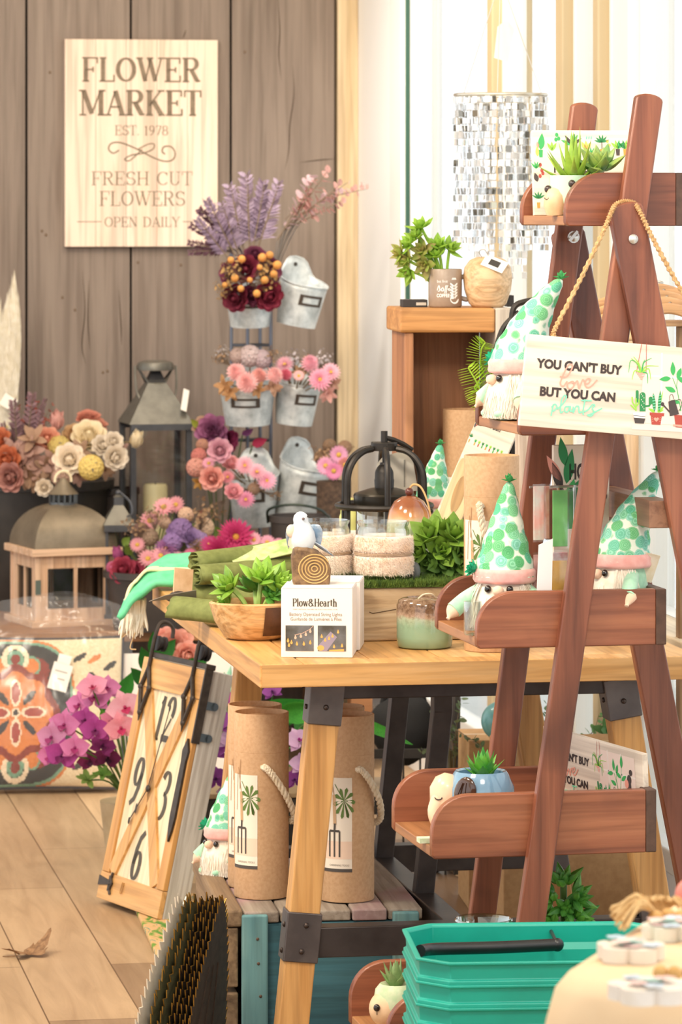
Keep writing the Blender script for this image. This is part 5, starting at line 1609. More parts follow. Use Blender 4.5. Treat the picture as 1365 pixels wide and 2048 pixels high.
def mug():
    t = thing('mug', 'taupe mug with white bird print on the crate shelf, holding a leafy sprig', 'mug', on_crate(891, .085), R(10))
    r = .035; h = .080
    mb = MB(); mb.lathe([(.0005, .002), (r * .92, 0), (r, .004), (r, h - .002), (r * .97, h), (r * .92, h - .002), (r * .90, .008), (.0005, .008)], 40)
    mb.build('cup', pm('#a5917f', .35, col2='#9a8674', sc=40), t, 60)
    mb = MB(); mb.tube(smooth_pts([(r * .96, 0, h * .78), (r * 1.4, 0, h * .8), (r * 1.75, 0, h * .5), (r * 1.4, 0, h * .22), (r * .96, 0, h * .24)], 6), .005, 8)
    mb.build('handle', pm('#b9aca0', .35), t, 60)
    m = MB()
    fw = lambda x, z: ((r + .0006) * math.sin(x / r), -(r + .0006) * math.cos(x / r), z)
    def put(pts): m.add([fw(*p) for p in pts], [tuple(range(len(pts)))])
    for k in range(5):
        for sg in (-1, 1): put([(.012, .046 - k * .006), (.012 + sg * .008, .052 - k * .006), (.012 + sg * .009, .049 - k * .006), (.012 + sg * .002, .042 - k * .006)])
    put([(.004 + .010 + .011 * math.cos(a), .018 + .010 * math.sin(a)) for a in [PI + PI * i / 8 for i in range(9)]])
    put([(.003, .018), (.006, .030), (.010, .026), (.012, .018)]); put([(.006, .058), (.018, .058), (.016, .062), (.008, .062)])
    m.build('white_print', WHT, t, 0)
    m = MB()
    L = [[(-.024, .036), (-.020, .046), (-.018, .036), (-.022, .034)], [(-.016, .036), (-.012, .042), (-.010, .036), (-.014, .035), (-.016, .038)], [(-.008, .030), (-.006, .044), (-.004, .046)], [(-.005, .030), (-.003, .044), (-.001, .046)], [(-.002, .038), (.002, .040), (.0, .036), (.004, .036)]]
    src = MB()
    for s in L: src.strip([tuple(p) for p in smooth_pts(s, 4)], .0016, 0)
    tmp = MB(); sans(tmp, 'COFFEE', -.025, .002, .022, .007, 0, None, .03); sans(tmp, 'but first', -.024, -.002, .052, .006, 0, None, 0)
    for q in (src, tmp): m.add([fw(x, z) for x, y, z in q.v], q.f)
    m.build('lettering', WHT, t, 0)
    return t
mg = mug()
SPR = leafm('#b4d858', '#9fc84a', tr=.45); SPR2 = leafm('#b9a868', '#b0cc58', tr=.45, sc=60)
ME_w = rosette(12, .038, .0125, .003, 82, 10, .12, .75).mesh('rosette', SPR)
ME_w2 = rosette(12, .038, .012, .003, 82, 10, .12, .7).mesh('rosette', SPR2)
k8 = 8.3 / F
hd_ = []
for dx, dy, m_, d in ((-20, 45, ME_w, (0, -.5, 1)), (-45, 60, ME_w2, (-.5, -.8, .4)), (-70, 75, ME_w, (-.9, -.4, .5)), (-55, 95, ME_w, (-.5, -.5, .9)), (-75, 35, ME_w2, (-.8, -.6, -.1)), (-40, 25, ME_w2, (-.4, -.9, -.1)), (-15, 70, ME_w, (.2, -.6, .9)), (8, 62, ME_w, (.6, -.5, .6)), (-48, 118, ME_w, (-.2, -.3, 1)), (-72, 8, ME_w, (-.7, -.7, -.4)), (-88, 55, ME_w2, (-1, -.3, .1))):
    hd_.append(((dx * k8, -.01, .058 + dy * k8 * .78), d, m_, 'rosette', .85))
bush('leafy_sprig', 'spreading lime green succulent sprig leaning out of the taupe mug', mg.location + Vector((0, 0, .012)), hd_, SPR, 'plant', None, (0, 0, 0), .003)
t = thing('wooden_vase', 'round pale wooden vase with a paper tag on the crate shelf', 'vase', on_crate(976, .075), R(0))
mb = MB(); kk = 8.29 / F
mb.lathe([(.0005, 0), (30 * kk, 0), (38 * kk, 8 * kk), (47 * kk, 35 * kk), (49.5 * kk, 60 * kk), (47 * kk, 80 * kk), (36 * kk, 95 * kk), (22 * kk, 101 * kk), (15 * kk, 101.5 * kk), (14 * kk, 98 * kk), (.0005, 97 * kk)], 40)
mb.build('vase_body', wood('#e0bd92', '#bd9160', '#ecd0aa', ax=0, sc=1.1, rough=.5, dist=2.0), t, 60)
mb = MB(); mb.box(-24 * kk, 24 * kk, -.0006, .0006, -15 * kk, 15 * kk, T3(12 * kk, -43 * kk, 88 * kk) @ RX(R(-40)) @ RY(R(28)))
tg = mb.build('hang_tag', PAPER, t, 0)
mb = MB(); mb.box(-11 * kk, 11 * kk, -.0012, -.0007, -7 * kk, 8 * kk, T3(12 * kk, -43 * kk, 88 * kk) @ RX(R(-40)) @ RY(R(28)))
mb.build('printed_emblem', pm('#3f3a35', .6), tg, 0)
mb = MB(); mb.tube(smooth_pts([(-12 * kk, -20 * kk, 100 * kk), (-18 * kk, -26 * kk, 112 * kk), (-8 * kk, -32 * kk, 116 * kk), (0, -36 * kk, 104 * kk)], 5), .0008, 5)
mb.build('tag_string', pm('#9a8f80', .8), t)
for (px, y, wd, hh, lab) in ((831, .10, .052, .016, 'flat black box on the crate shelf beside the mug'), (1022, .12, .014, .024, 'small dark block behind the wooden vase on the crate')):
    t = thing('black_box', lab, 'box', on_crate(px, y), R(6))
    mb = MB(); mb.box(-wd / 2, wd / 2, 0, .05, 0, hh)
    mb.build('box_body', pm('#2e2a28', .5), t, 0, bevel=.001)
    if wd > .03:
        mb = MB(); mb.box(.002, wd / 2 - .003, -.0006, 0, .004, .010)
        mb.build('price_label', pm('#c9c2b4', .6), t, 0)
def crate_tube(px, py, Y, r, label):
    p = at(px, py, Y); b_ = CRF.loc.z + .02
    t = thing('kraft_tube', label, 'tube', (p.x, Y, b_)); h = p.z - b_
    mb = MB(); mb.lathe([(.0005, 0), (r, 0), (r, h), (r * .95, h), (r * .94, h - .012), (.0005, h - .013)], 40)
    mb.build('tube_body', KRAFT, t, 30)
    mb = MB(); vs = [((r + .0005) * math.sin(a), -(r + .0005) * math.cos(a), z) for z in (.02, h * .62) for a in [R(-70 + 8 * i) for i in range(12)]]
    mb.add(vs, [(i, i + 1, 13 + i, 12 + i) for i in range(11)])
    mb.build('label', PAPER, t, 60)
crate_tube(938, 818, 8.315, .054, 'wide kraft cardboard tube standing inside the upended crate')

# --- fern in an iron frame
def fern():
    base = at(985, 1200, 7.93); base.z = TZ
    t = thing('fern_stand', 'lime green fern in a tall black iron stand behind the ladder gnome', 'plant stand', base, R(8))
    k = 7.93 / F
    Z = lambda py: H - (py - HY) * k - TZ
    X = lambda px: (px - 985) * k
    mb = MB()
    pts = []
    for px, dy in ((993, -.03), (1021, -.03), (993, .04), (1021, .04)):
        mb = MB(); mb.beam((X(px), dy, 0), (X(px), dy, Z(700)), .008, .008)
        mb.build('post', IRON, t, 0)
    mb = MB(); mb.tube(smooth_pts([(X(990), 0, Z(708)), (X(1005), 0, Z(662)), (X(1022), 0, Z(640)), (X(1040), 0, Z(625))], 5), .006, 8)
    mb.tube(smooth_pts([(X(1030), 0, Z(678)), (X(1025), 0, Z(640)), (X(1032), 0, Z(612)), (X(1060), 0, Z(602)), (X(1090), 0, Z(600))], 5), .006, 8)
    mb.tube(smooth_pts([(X(1022), -.01, Z(690)), (X(1032), -.012, Z(660)), (X(1048), -.01, Z(640)), (X(1066), -.01, Z(630))], 5), .006, 8)
    mb.build('curved_handle', IRON, t)
    mb = MB(); mb.lathe([(.0005, 0), (.022, 0), (.03, .09), (.027, .09), (.0005, .08)], 20, T3(X(1008), 0, Z(985)))
    mb.build('pot', pm('#2d2a28', .5), t)
    mb = MB(); mb.box(X(980), X(1036), -.04, .05, Z(985) - .006, Z(985))
    mb.build('shelf_plate', IRON, t, 0)
    FERN = leafm('#dcf85e', '#c6ea4a', tr=.5)
    for q in ([(1005, 900), (985, 840), (952, 770), (934, 735)], [(1006, 900), (985, 800), (962, 735), (958, 700), (966, 684)], [(1006, 900), (995, 800), (982, 740), (972, 715)], [(1008, 900), (1000, 810), (990, 760), (984, 720)], [(1008, 900), (992, 850), (966, 800), (948, 775)], [(1008, 905), (1012, 880), (1018, 850), (1024, 838)], [(1008, 905), (1002, 870), (1008, 840)]):
        P = smooth_pts([(X(a), -.012 + random.uniform(-.02, .01), Z(b_)) for a, b_ in q], 7)
        m = MB(); m.tube(P, .0016, 5)
        n = len(P)
        for i in range(6, n):
            d = (P[min(i + 1, n - 1)] - P[i - 1]).normalized()
            for sg in (-1, 1):
                L = .026 * math.sin(PI * (i - 4) / (n - 2)) ** .6 + .006
                sd = Vector((d.z, 0, -d.x)) * sg + d * .35 + Vector((0, random.uniform(-.2, .2), 0))
                m.petal(L, .0065, T3(*P[i]) @ to_dir(sd) @ RX(R(90)) @ RY(R(0)), .1, .1, .6)
        m.build('frond', FERN, t)
fern()

# --- pine posts framing the window side
PW = wood('#d6b48c', '#b08456', '#e4c8a6', ax=2, sc=.7, rough=.65, bmp=.4, stain='#8f5e3a')
PWW = wood('#d8c6b4', '#b39a84', '#e6d9cb', ax=2, sc=.8, rough=.75, bmp=.4)
pf = Fr(at(1040, 1200, 7.72), R(6)); pf.loc.z = TZ
t = thing('pine_frame', 'rough pine frame of two posts and a top board behind the slogan sign', 'frame', pf.loc, R(6))
xa, zt = pf.pl(1038, 656, 0); xb, _ = pf.pl(1070, 656, 0); xc_, _ = pf.pl(1232, 656, 0); xd, _ = pf.pl(1279, 656, 0)
mb = MB(); mb.box(xa, xb, 0, .05, 0, zt - .024); mb.build('post', PWW, t, 0, bevel=.003)
mb = MB(); mb.box(xc_, xd, 0, .05, 0, zt - .024); mb.build('post', PW, t, 0, bevel=.003)
mb = MB(); mb.box(xa - .002, xd + .002, -.004, .054, zt - .024, zt); mb.build('top_board', wood('#e0c08f', '#c79f68', ax=0, sc=.7), t, 0, bevel=.003)
xk, zk = pf.pl(1137, 657, -.004)
mb = MB(); mb.ball((xk, -.006, zt - .002), (.006, .005, .008), 10, 7); mb.box(xk - .002, xk + .002, -.0065, -.0045, zt - .024, zt)
mb.build('jute_knot', JUTE, t)

# --- leaning sign, spoon rest and log between jars and tubes
x = at(905, 1180, 7.98)
dirt_sign(Vector((at(868, 1060, 7.86).x, 7.84, TZ + .0)), (R(-13), R(0), R(-28)), 'tall pale sign printed with plants and lettering, leaning by the upended crate', .1, .2)
bpy.data.objects[bpy.context.scene.objects[-1].name]
ls = [o for o in C.objects if o.name == 'plant_print_sign.001'][0]
ls.location = at(862, 1050, 7.88); ls.rotation_euler = (R(-10), R(22), R(-14)); ls.scale = (.85, 1, 1.36)
def spoon_board():
    t = thing('spoon_board', 'pale blond wooden board with a carved oval hollow leaning beside the kraft tube', 'board', at(884, 1066, 7.62), R(-8))
    t.rotation_euler = (R(-10), R(17), R(-8))
    k = 7.62 / F
    out = [(-18, 0), (24, 0), (30, 40), (32, 90), (28, 125), (16, 150), (0, 158), (-10, 150), (-14, 120), (-18, 60)]
    P = [tuple(p) for p in smooth_pts([(a * k, b_ * k) for a, b_ in out] + [(out[0][0] * k, 0)], 4)][:-1]
    hole = [(8 * k + 11 * k * math.cos(a), 84 * k + 38 * k * math.sin(a)) for a in [2 * PI * i / 24 for i in range(24)]]
    mb = MB(); mb.prism(P, 0, .014)
    mb.build('board', wood('#efd2a2', '#dcb781', ax=2, sc=.6, rough=.5, bmp=.1), t, 40, bevel=.001)
    mb = MB(); mb.flat(hole, -.0008); mb.build('oval_hollow', wood('#b9925f', '#a07a4a', ax=2, sc=.8), t, 0)
spoon_board()
t = thing('log_piece', 'rough bark covered log leaning behind the blond carved board', 'log', at(912, 1085, 7.74)); t.rotation_euler = (R(-8), R(16), 0)
mb = MB(); mb.lathe([(.0005, 0), (.020, 0), (.020, .13), (.0005, .132)], 26, wob=lambda a, i: 1 + .08 * noise.noise(Vector((math.cos(a) * 3, math.sin(a) * 3, i))))
mb.build('log_body', pm('#7a634e', .9, col2='#4d3b2d', sc=60, bmp=.6), t, 30)
# gnome hat peeking behind
gnome(Vector((at(868, 1100, 8.15).x, 8.15, TZ + .135)), R(-30), 'plush gnome mostly hidden behind the cage lamp, green hat showing by the crate', (.02, 0), .78, 8, .5)
mb = MB(); mb.box(-.045, .045, -.04, .04, 0, .1348)
o = mb.build('kraft_box', pm('#d9a274', .75, col2='#cf9565', sc=90), None, 0, bevel=.001); o.location = (at(868, 1100, 8.15).x, 8.15, TZ); tag(o, 'small kraft box behind the cage lamp carrying the hidden gnome', 'box')
ME_g1 = rosette(12, .046, .0165, .003, 84, 22, .14, .9).mesh('rosette', leafm('#93bf45', '#86a840', tr=.25, sc=60))
ME_g2 = rosette(12, .046, .0165, .003, 84, 22, .14, .9).mesh('rosette', leafm('#6f963c', '#567a34', tr=.2))
gl = []
kk = 7.53 / F
for px, py, me_, d, s in ((852, 1058, ME_g1, (-.4, -.6, .8), 1.15), (897, 1058, ME_g1, (.2, -.6, .8), 1.2), (875, 1090, ME_g1, (0, -1, .3), 1.0), (838, 1090, ME_g1, (-.7, -.6, .2), .95), (912, 1090, ME_g2, (.6, -.7, .2), 1.0), (880, 1118, ME_g2, (.1, -1, .1), .95), (850, 1122, ME_g2, (-.4, -.9, .1), .85), (908, 1122, ME_g2, (.4, -.9, .1), .9), (868, 1045, ME_g1, (0, .2, 1), .9)):
    gl.append((((px - 866) * kk, -.012, (1150 - py) * kk * .80 + .004), d, me_, 'rosette', s))
bush('succulent', 'full clump of green succulents on the turf behind the green glazed jar', at(876, 1140, 7.58).xy.to_3d() + Vector((0, 0, MZ)), gl, GSUC2, 'plant', None, (0, .01, 0), .004)
mb = MB(); mb.ball((0, 0, .017), (.012, .012, .018), 14, 9)
o = mb.build('pebble', pm('#6f716f', .6, col2='#565856', sc=60), None); o.location = at(829, 1148, 7.52).xy.to_3d() + Vector((0, 0, MZ - .003)); tag(o, 'smooth grey pebble on the turf beside the fur wrapped jar', 'stone')
bird(at(704, 1180, 8.26).xy.to_3d() + Vector((0, 0, TZ + .140)), R(-50), 'small yellow green bird figurine standing behind the fur wrapped jars', '#cfcf82', '#b9c46e', 1.0, False)
mb = MB(); mb.box(-.035, .035, -.03, .03, 0, .140)
o = mb.build('white_box', CARTON, None, 0, bevel=.001); o.location = at(704, 1180, 8.26).xy.to_3d() + Vector((-.005, 0, TZ)); tag(o, 'small white box under the yellow green bird behind the jars', 'box')

# ================================================================== crystal chandelier by the window
def chandelier():
    Y = 8.95; k = Y / F
    c = at(1002, 190, Y)
    t = thing('crystal_chandelier', 'hanging chandelier of square mirror crystals with a paper tag before the window', 'chandelier', c)
    r = 92 * k
    mb = MB(); mb.tube([(r * math.cos(a), r * math.sin(a), 0) for a in [2 * PI * i / 48 for i in range(48)]], .0035, 6, True)
    mb.build('ring', pm('#cfc6b4', .3, .8), t)
    mb = MB(); mb.tube([(r * .55 * math.cos(a), r * .55 * math.sin(a), -.02) for a in [2 * PI * i / 40 for i in range(40)]], .003, 6, True)
    mb.build('inner_ring', pm('#cfc6b4', .3, .8), t)
    top = Vector((0, 0, CEIL - c.z))
    for i in range(3):
        a = i * 2.1 + .4
        mb = MB(); mb.tube([(r * math.cos(a), r * math.sin(a), 0), (0, 0, .26)], .0011, 5)
        mb.build('hanging_wire', pm('#d8d4cc', .4), t)
    mb = MB(); mb.tube([(0, 0, .26), tuple(top)], .0015, 5)
    mb.build('cord', pm('#d8d4cc', .4), t)
    mb = MB(); mb.prism([(-.016, -.04), (.016, -.045), (.02, .03), (0, .05), (-.018, .03)], -.001, .001, T3(.006, -.01, .12) @ RY(R(8)))
    mb.build('hang_tag', PAPER, t, 0)
    mats = [pm('#fbfcfd', .06, .5), pm('#e6e8ea', .08, .7), pm('#8f8a80', .1, .9), glass((.97, .98, .98, 1), .25), pm('#ffffff', .2)]
    def strand(x, y, L, a0, q):
        m = MB(); z = -.006
        m.tube([(x, y, 0), (x, y, -L)], .0005, 3)
        while z > -L:
            s = .0112; rz = random.uniform(0, PI)
            M = T3(x, y, z - s / 2) @ RZ(rz) @ RX(random.uniform(-.15, .15))
            m.box(-s / 2, s / 2, -.001, .001, -s * .62, s * .62, M, random.choices(range(5), (3, 3, 1.1, 3, 4.5))[0])
            z -= s * 1.4
        m.build('crystal_strand', mats, t, 0)
    for i in range(42):
        a = 2 * PI * (i + .3) / 42; strand(r * math.cos(a), r * math.sin(a), .305 + .02 * (i % 3), a, 0)
    for i in range(16):
        a = 2 * PI * i / 16; strand(r * .55 * math.cos(a), r * .55 * math.sin(a), .38 + .02 * (i % 2), a, 1)
chandelier()

# ================================================================== wooden hangers and their rail
HGW = wood('#d2a271', '#b98555', ax=0, sc=1.0, rough=.45)
def hanger(px, py, d, rz, label):
    t = thing('coat_hanger', label, 'hanger', at(px, py, d), R(rz), 'wooden coat hangers in the stack')
    q = smooth_pts([(-.20, 0, -.055), (-.12, 0, -.02), (-.05, 0, 0), (0, 0, .012), (.05, 0, 0), (.12, 0, -.02), (.20, 0, -.055)], 5)
    m = MB(); m.tube(q, .011, 8, flat=.55)
    m.build('shoulder_bar', HGW, t)
    m = MB(); m.tube(smooth_pts([(0, 0, .010), (0, .01, .018), (.010, .02, .022), (.018, .034, .024), (.010, .044, .026), (-.006, .044, .026), (-.012, .036, .024)], 5), .0022, 6)
    m.build('hook', pm('#b3aca0', .3, .9), t)
for i in range(4):
    hanger(1316 + i * 7, 590 + i * 13, 7.95 - i * .03, 8 + i * 2, 'tan wooden coat hanger in the stack by the window behind the ladder')
t = thing('hanger_stand', 'rough wooden post with a top plate under the stack of coat hangers', 'stand', (at(1350, 690, 7.95).x, 7.95, 0), R(6))
ztop = at(1350, 640, 7.95).z
mb = MB(); mb.box(.006, .05, -.02, .02, .03, ztop - .012); mb.build('post', wood('#a98a68', '#86684a', ax=2, sc=.8), t, 0, bevel=.003)
mb = MB(); mb.box(-.12, .14, -.03, .03, ztop - .012, ztop); mb.build('top_plate', wood('#c9a27a', '#a9825a', ax=0, sc=.8), t, 0, bevel=.002)
mb = MB(); mb.box(-.12, .16, -.08, .1, 0, .03); mb.build('base_board', wood('#a98a68', '#86684a', ax=0, sc=.8), t, 0, bevel=.003)

l = on_tray(2, 946, 1258, .075)
t = thing('glass_tumbler', 'small clear glass tumbler in front of the gnome at the open tray end', 'glass', l)
mb = MB(); mb.lathe([(.0005, .004), (.013, 0), (.0145, .003), (.0145, .055), (.0125, .055), (.0125, .008), (.0005, .008)], 28); mb.build('glass_body', glass((.93, .95, .92, 1), .25), t, 60)
mb = MB(); mb.box(-.016, .016, -.012, .012, 0, .008)
o = mb.build('green_card', pm('#dfe6cf', .6, col2='#b9cf9f', sc=60), None, 0); o.location = on_tray(3, 856, 1660, .09); o.rotation_euler = (0, 0, TL_); tag(o, 'small pale green card lying at the open end of the fourth ladder tray', 'card')

# ================================================================== flowers
def petal_mat(c, c2=None): return leafm(c, c2, .7, 55, .14, .3)
_FM = {}
def flower(kind, c, c2=None, cc=None):
    key = (kind, c, c2, cc)
    if key in _FM: return _FM[key]
    rnd = random.Random(len(_FM) + 5)
    mb = MB()
    mats = [petal_mat(c, c2), pm(cc or '#d9b34a', .8, col2='#8a5a2a', sc=120)]
    if kind == 'rose':                      # radius about 1
        for ring, (n, ti, L, W, r0) in enumerate(((3, 87, .80, .28, .04), (5, 83, .86, .40, .13), (6, 75, .88, .48, .22), (7, 58, .88, .54, .31), (8, 36, .84, .56, .36))):
            for i in range(n):
                a = 2 * PI * i / n + ring * .7
                mb.petal(L, W, RZ(a) @ T3(0, r0, -.42) @ RX(R(ti + rnd.uniform(-5, 5))), .5, .12 if ring < 3 else -.06, .62, .3, 4, 4, rd=True)
        mb.ball((0, 0, -.02), (.26, .26, .40), 12, 8, None, 0)
    elif kind == 'peony':
        for i in range(46):
            f = i / 45; ti = 90 - 80 * f
            mb.petal(.5 + .5 * f, .30 + .16 * f, RZ(R(137.5 * i)) @ T3(0, .08 + .1 * f, -.3) @ RX(R(ti + rnd.uniform(-8, 8))), .5, .08, .6, .3, 4, 3, ruffle=.04, rd=True)
    elif kind == 'pom':
        for i in range(120):
            f = (i + .5) / 120; ti = 90 - 120 * f
            mb.petal(.5 + .12 * rnd.random(), .10, RZ(R(137.5 * i)) @ RX(R(ti)) @ T3(0, .42, 0), .5, .22, .55, .2, 2, 3)
        mb.ball((0, 0, 0), .55, 12, 8, None, 0)
    elif kind == 'daisy':
        for ring, (n, ti, L) in enumerate(((16, 24, .95), (16, 10, 1.0))):
            for i in range(n): mb.petal(L, .15, RZ(2 * PI * (i + .5 * ring) / n) @ T3(0, .12, 0) @ RX(R(ti)), .3, -.08, .62, .35, 2, 3)
        mb.ball((0, 0, .08), (.28, .28, .16), 14, 8, None, 1)
    elif kind == 'mum':
        for ring, (n, ti, L) in enumerate(((10, 62, .6), (14, 42, .8), (18, 24, .95), (18, 8, 1.0))):
            for i in range(n): mb.petal(L, .13, RZ(2 * PI * (i + .37 * ring) / n) @ T3(0, .1, 0) @ RX(R(ti)), .4, -.05, .66, .35, 2, 3)
        mb.ball((0, 0, .1), (.2, .2, .14), 12, 8, None, 1)
    elif kind == 'tulip':
        for ring, (n, ti, W) in enumerate(((3, 84, .62), (3, 78, .66), (4, 70, .6))):
            for i in range(n): mb.petal(1.7, W, RZ(2 * PI * i / n + ring * 1.0) @ T3(0, .12 + .1 * ring, -.75) @ RX(R(ti)), .55, .22, .8, .45, 4, 5)
    elif kind == 'hydrangea':
        for i in range(70):
            z = 1 - 1.5 * (i + .5) / 70; q = math.sqrt(max(0, 1 - z * z)); a = R(137.5 * i)
            d = Vector((q * math.cos(a), q * math.sin(a), z))
            M = T3(*(d * .72)) @ to_dir(d, rnd.uniform(0, 6)) @ T3(0, 0, .02)
            for k in range(4): mb.petal(.21, .12, M @ RZ(k * PI / 2) @ T3(0, .02, 0) @ RX(R(20)), .2, -.1, .7, .4, 2, 2)
    elif kind == 'orchid':
        for a, L, W in ((90, 1.0, .36), (215, 1.0, .36), (325, 1.0, .36)): mb.petal(L, W, RZ(R(a - 90)) @ T3(0, .08, 0) @ RX(R(10)), .25, -.15, .75, .3, 3, 4)
        for a in (12, 168): mb.petal(1.05, .66, RZ(R(a - 90)) @ T3(0, .06, .05) @ RX(R(14)), .2, -.18, .62, .25, 4, 4)
        mb.petal(.55, .3, RZ(R(180)) @ T3(0, .05, .15) @ RX(R(35)), .7, .3, .7, .3, 3, 3, 1)
        mb.ball((0, .03, .18), (.10, .10, .14), 8, 6, None, 1)
    elif kind == 'berry': mb.ball((0, 0, 0), 1, 14, 9, None, 0)
    elif kind == 'sprig':                   # 1 long along +z
        mb.tube([(0, 0, 0), (.02, 0, .5), (.05, 0, 1)], [.014, .012, .006], 5, mi=1)
        for i in range(19):
            z = .16 + .044 * i
            for sg in (-1, 1): mb.petal(.21 - .006 * i, .030, T3(.02, 0, z) @ RY(R(sg * 50)) @ RZ(rnd.uniform(-1.3, 1.3)) @ RX(R(90)), .3, -.25, .8, .4, 2, 3)
    elif kind == 'eucalyptus':
        mb.tube([(0, 0, 0), (.03, 0, .5), (.08, 0, 1)], [.012, .010, .005], 5, mi=1)
        for i in range(13):
            z = .2 + .064 * i; a = rnd.uniform(0, 6.28)
            mb.petal(.13 + rnd.uniform(-.03, .03), .058, T3(.03, 0, z) @ RZ(a) @ RX(R(rnd.uniform(10, 60))) @ T3(0, .02, 0) @ RY(rnd.uniform(-.5, .5)), .15, -.1, .75, .5, 3, 3, rd=True)
    elif kind == 'leaf': mb.petal(1.0, .26, RX(R(90)), .35, .2, .8, .12, 4, 6)
    elif kind == 'blade': mb.petal(1.0, .10, RX(R(90)), .35, .2, .8, .2, 3, 7)
    elif kind == 'leaves':
        for i in range(7): mb.petal(.95, .25, RZ(R(137.5 * i)) @ RX(R(66 - 9 * i)), .3, -.25, .75, .12, 4, 4, rd=True)
    elif kind == 'florets':
        for i in range(34):
            a = rnd.uniform(0, 6.28); z = rnd.uniform(.35, 1.0); r = .45 * rnd.random() ** .5
            M = T3(r * math.cos(a), r * math.sin(a), z) @ to_dir((math.cos(a) * .6, math.sin(a) * .6, .6))
            for k in range(5): mb.petal(.09, .035, M @ RZ(k * 1.257) @ RX(R(25)), .2, 0, .7, .4, 2, 2)
            mb.tube([(0, 0, 0), (r * math.cos(a), r * math.sin(a), z)], .007, 4, mi=1)
    if kind in ('sprig', 'eucalyptus', 'florets'): mats[1] = pm('#7d6a58', .8)
    if kind == 'orchid': mats[1] = petal_mat(cc or '#8a1f78')
    me = mb.mesh(kind, mats, 60, recalc=False)
    _FM[key] = me
    return me
NAMES = {'rose': 'rose_head', 'peony': 'peony_head', 'pom': 'pompom_flower', 'daisy': 'daisy_head', 'mum': 'chrysanthemum_head', 'tulip': 'tulip_head', 'hydrangea': 'hydrangea_head', 'orchid': 'orchid_bloom', 'berry': 'berry', 'sprig': 'leafy_spray', 'eucalyptus': 'eucalyptus_spray', 'leaf': 'leaf', 'blade': 'leaf_blade', 'leaves': 'leaf_cluster', 'florets': 'floret_spray'}
def bouquet(name, label, base, items, cat='flowers', group=None, stemcol='#6f6a45', stems=True, srad=.0022):
    """items: (kind, colours, px, py, distance, radius in px, direction)"""
    t = thing(name, label, cat, base, 0, group)
    bs = Vector(base)
    sm = MB()
    for it in items:
        kind, cols, px, py, d, rp = it[:6]
        dr = it[6] if len(it) > 6 else None
        p = at(px, py, d) - bs
        if dr is None:
            dr = Vector((p.x * .8, -.9, .5 + p.z * .2)); dr = (dr.normalized() + Vector((random.uniform(-.25, .25), 0, random.uniform(-.2, .3))))
        s = rp * d / F
        if kind in ('leaf', 'sprig', 'blade'):
            z_ = Vector(dr).normalized(); y_ = Vector((0, 1, 0)) - z_ * z_.y; y_.normalize(); x_ = y_.cross(z_)
            o = bpy.data.objects.new(NAMES[kind], flower(kind, *cols)); C.objects.link(o); o.parent = t
            o.matrix_local = T3(*p) @ Matrix((x_, y_, z_)).transposed().to_4x4() @ RZ(random.uniform(-.5, .5)) @ SC(s)
        else:
            inst(flower(kind, *cols), NAMES[kind], t, p, dr, s, random.uniform(0, 6) if kind != 'orchid' else random.uniform(-.4, .4))
        if stems and kind not in ('berry',):
            e = p - Vector(dr).normalized() * s * .3 if kind not in ('sprig', 'eucalyptus', 'leaf', 'florets', 'leaves') else p
            if e.length > .02: sm.tube(smooth_pts([Vector((0, 0, 0)), e * .5 + Vector((0, 0, abs(e.x) * .25)), e], 4), srad, 5)
    if sm.v: sm.build('stems', pm(stemcol, .7), t)
    return t
# ------------------------------------------------------------------ under the table: crate, tubes, clock
CRT = Fr(at(455, 1838, 7.33), R(7)); CRT.loc.z = 0
CH = .262
GREYW = wood('#9c8f80', '#6f6256', '#b3a698', ax=1, sc=.7, rough=.75, bmp=.6, stain='#a87f86')
TEALW = wood('#6d9a9c', '#4b7a80', '#86aeab', ax=2, sc=.6, rough=.7, bmp=.4, stain='#3f7380')
TEALX = wood('#3f707c', '#2c5662', '#4c7d86', ax=0, sc=.6, rough=.7, bmp=.4)
BRNW = wood('#8f7558', '#5f4a36', '#a58a6a', ax=1, sc=.7, rough=.75, bmp=.5)
xr_ = CRT.pl(848, 1835, 0)[0]
CD = .61
t = thing('old_crate', 'weathered wooden crate with peeling turquoise paint under the table, carrying kraft tubes', 'crate', CRT.loc, R(7))
for i in range(5):
    a, b_ = .03 + (xr_ - .03) * i / 5, .03 + (xr_ - .03) * (i + 1) / 5
    mb = MB(); mb.box(a + .0015, b_ - .0015, random.uniform(0, .008), CD, CH - .02, CH + random.uniform(-.001, .001)); mb.build('top_board', GREYW, t, 0, bevel=.003)
mb = MB(); mb.box(-.012, .028, -.004, CD, CH - .026, CH + .006); mb.build('edge_board', BRNW, t, 0, bevel=.005)
mb = MB(); mb.box(.03, xr_ - .01, .006, .024, 0, CH - .022); mb.build('front_board', TEALX, t, 0, bevel=.002)
for a in (.026, xr_ - .058):
    mb = MB(); mb.box(a, a + .048, -.012, .006, 0, CH - .004); mb.build('corner_post', TEALW, t, 0, bevel=.003)
mb = MB(); mb.box(-.006, .02, .0, CD, 0, .115); mb.build('side_board', BRNW, t, 0, bevel=.003)
mb = MB(); mb.box(-.006, .02, .0, CD, .125, CH - .028); mb.build('side_board', BRNW, t, 0, bevel=.003)
mb = MB(); mb.box(xr_ - .03, xr_ - .012, .024, CD, 0, CH - .022); mb.build('side_board', BRNW, t, 0, bevel=.003)
mb = MB(); mb.box(.03, xr_ - .03, CD - .02, CD - .002, 0, CH - .022); mb.build('back_board', BRNW, t, 0, bevel=.003)
for z in (.05, .11, .17, .215):
    mb = MB(); mb.ball((.052 + random.uniform(-.008, .012), -.0125, z), (.003, .0015, .003), 8, 5); mb.build('nail', pm('#5b4434', .6), t)
CTOP = CH + .002
def onc(px, py): return at(px, py, dz(py, CTOP)) + Vector((0, .052, 0))
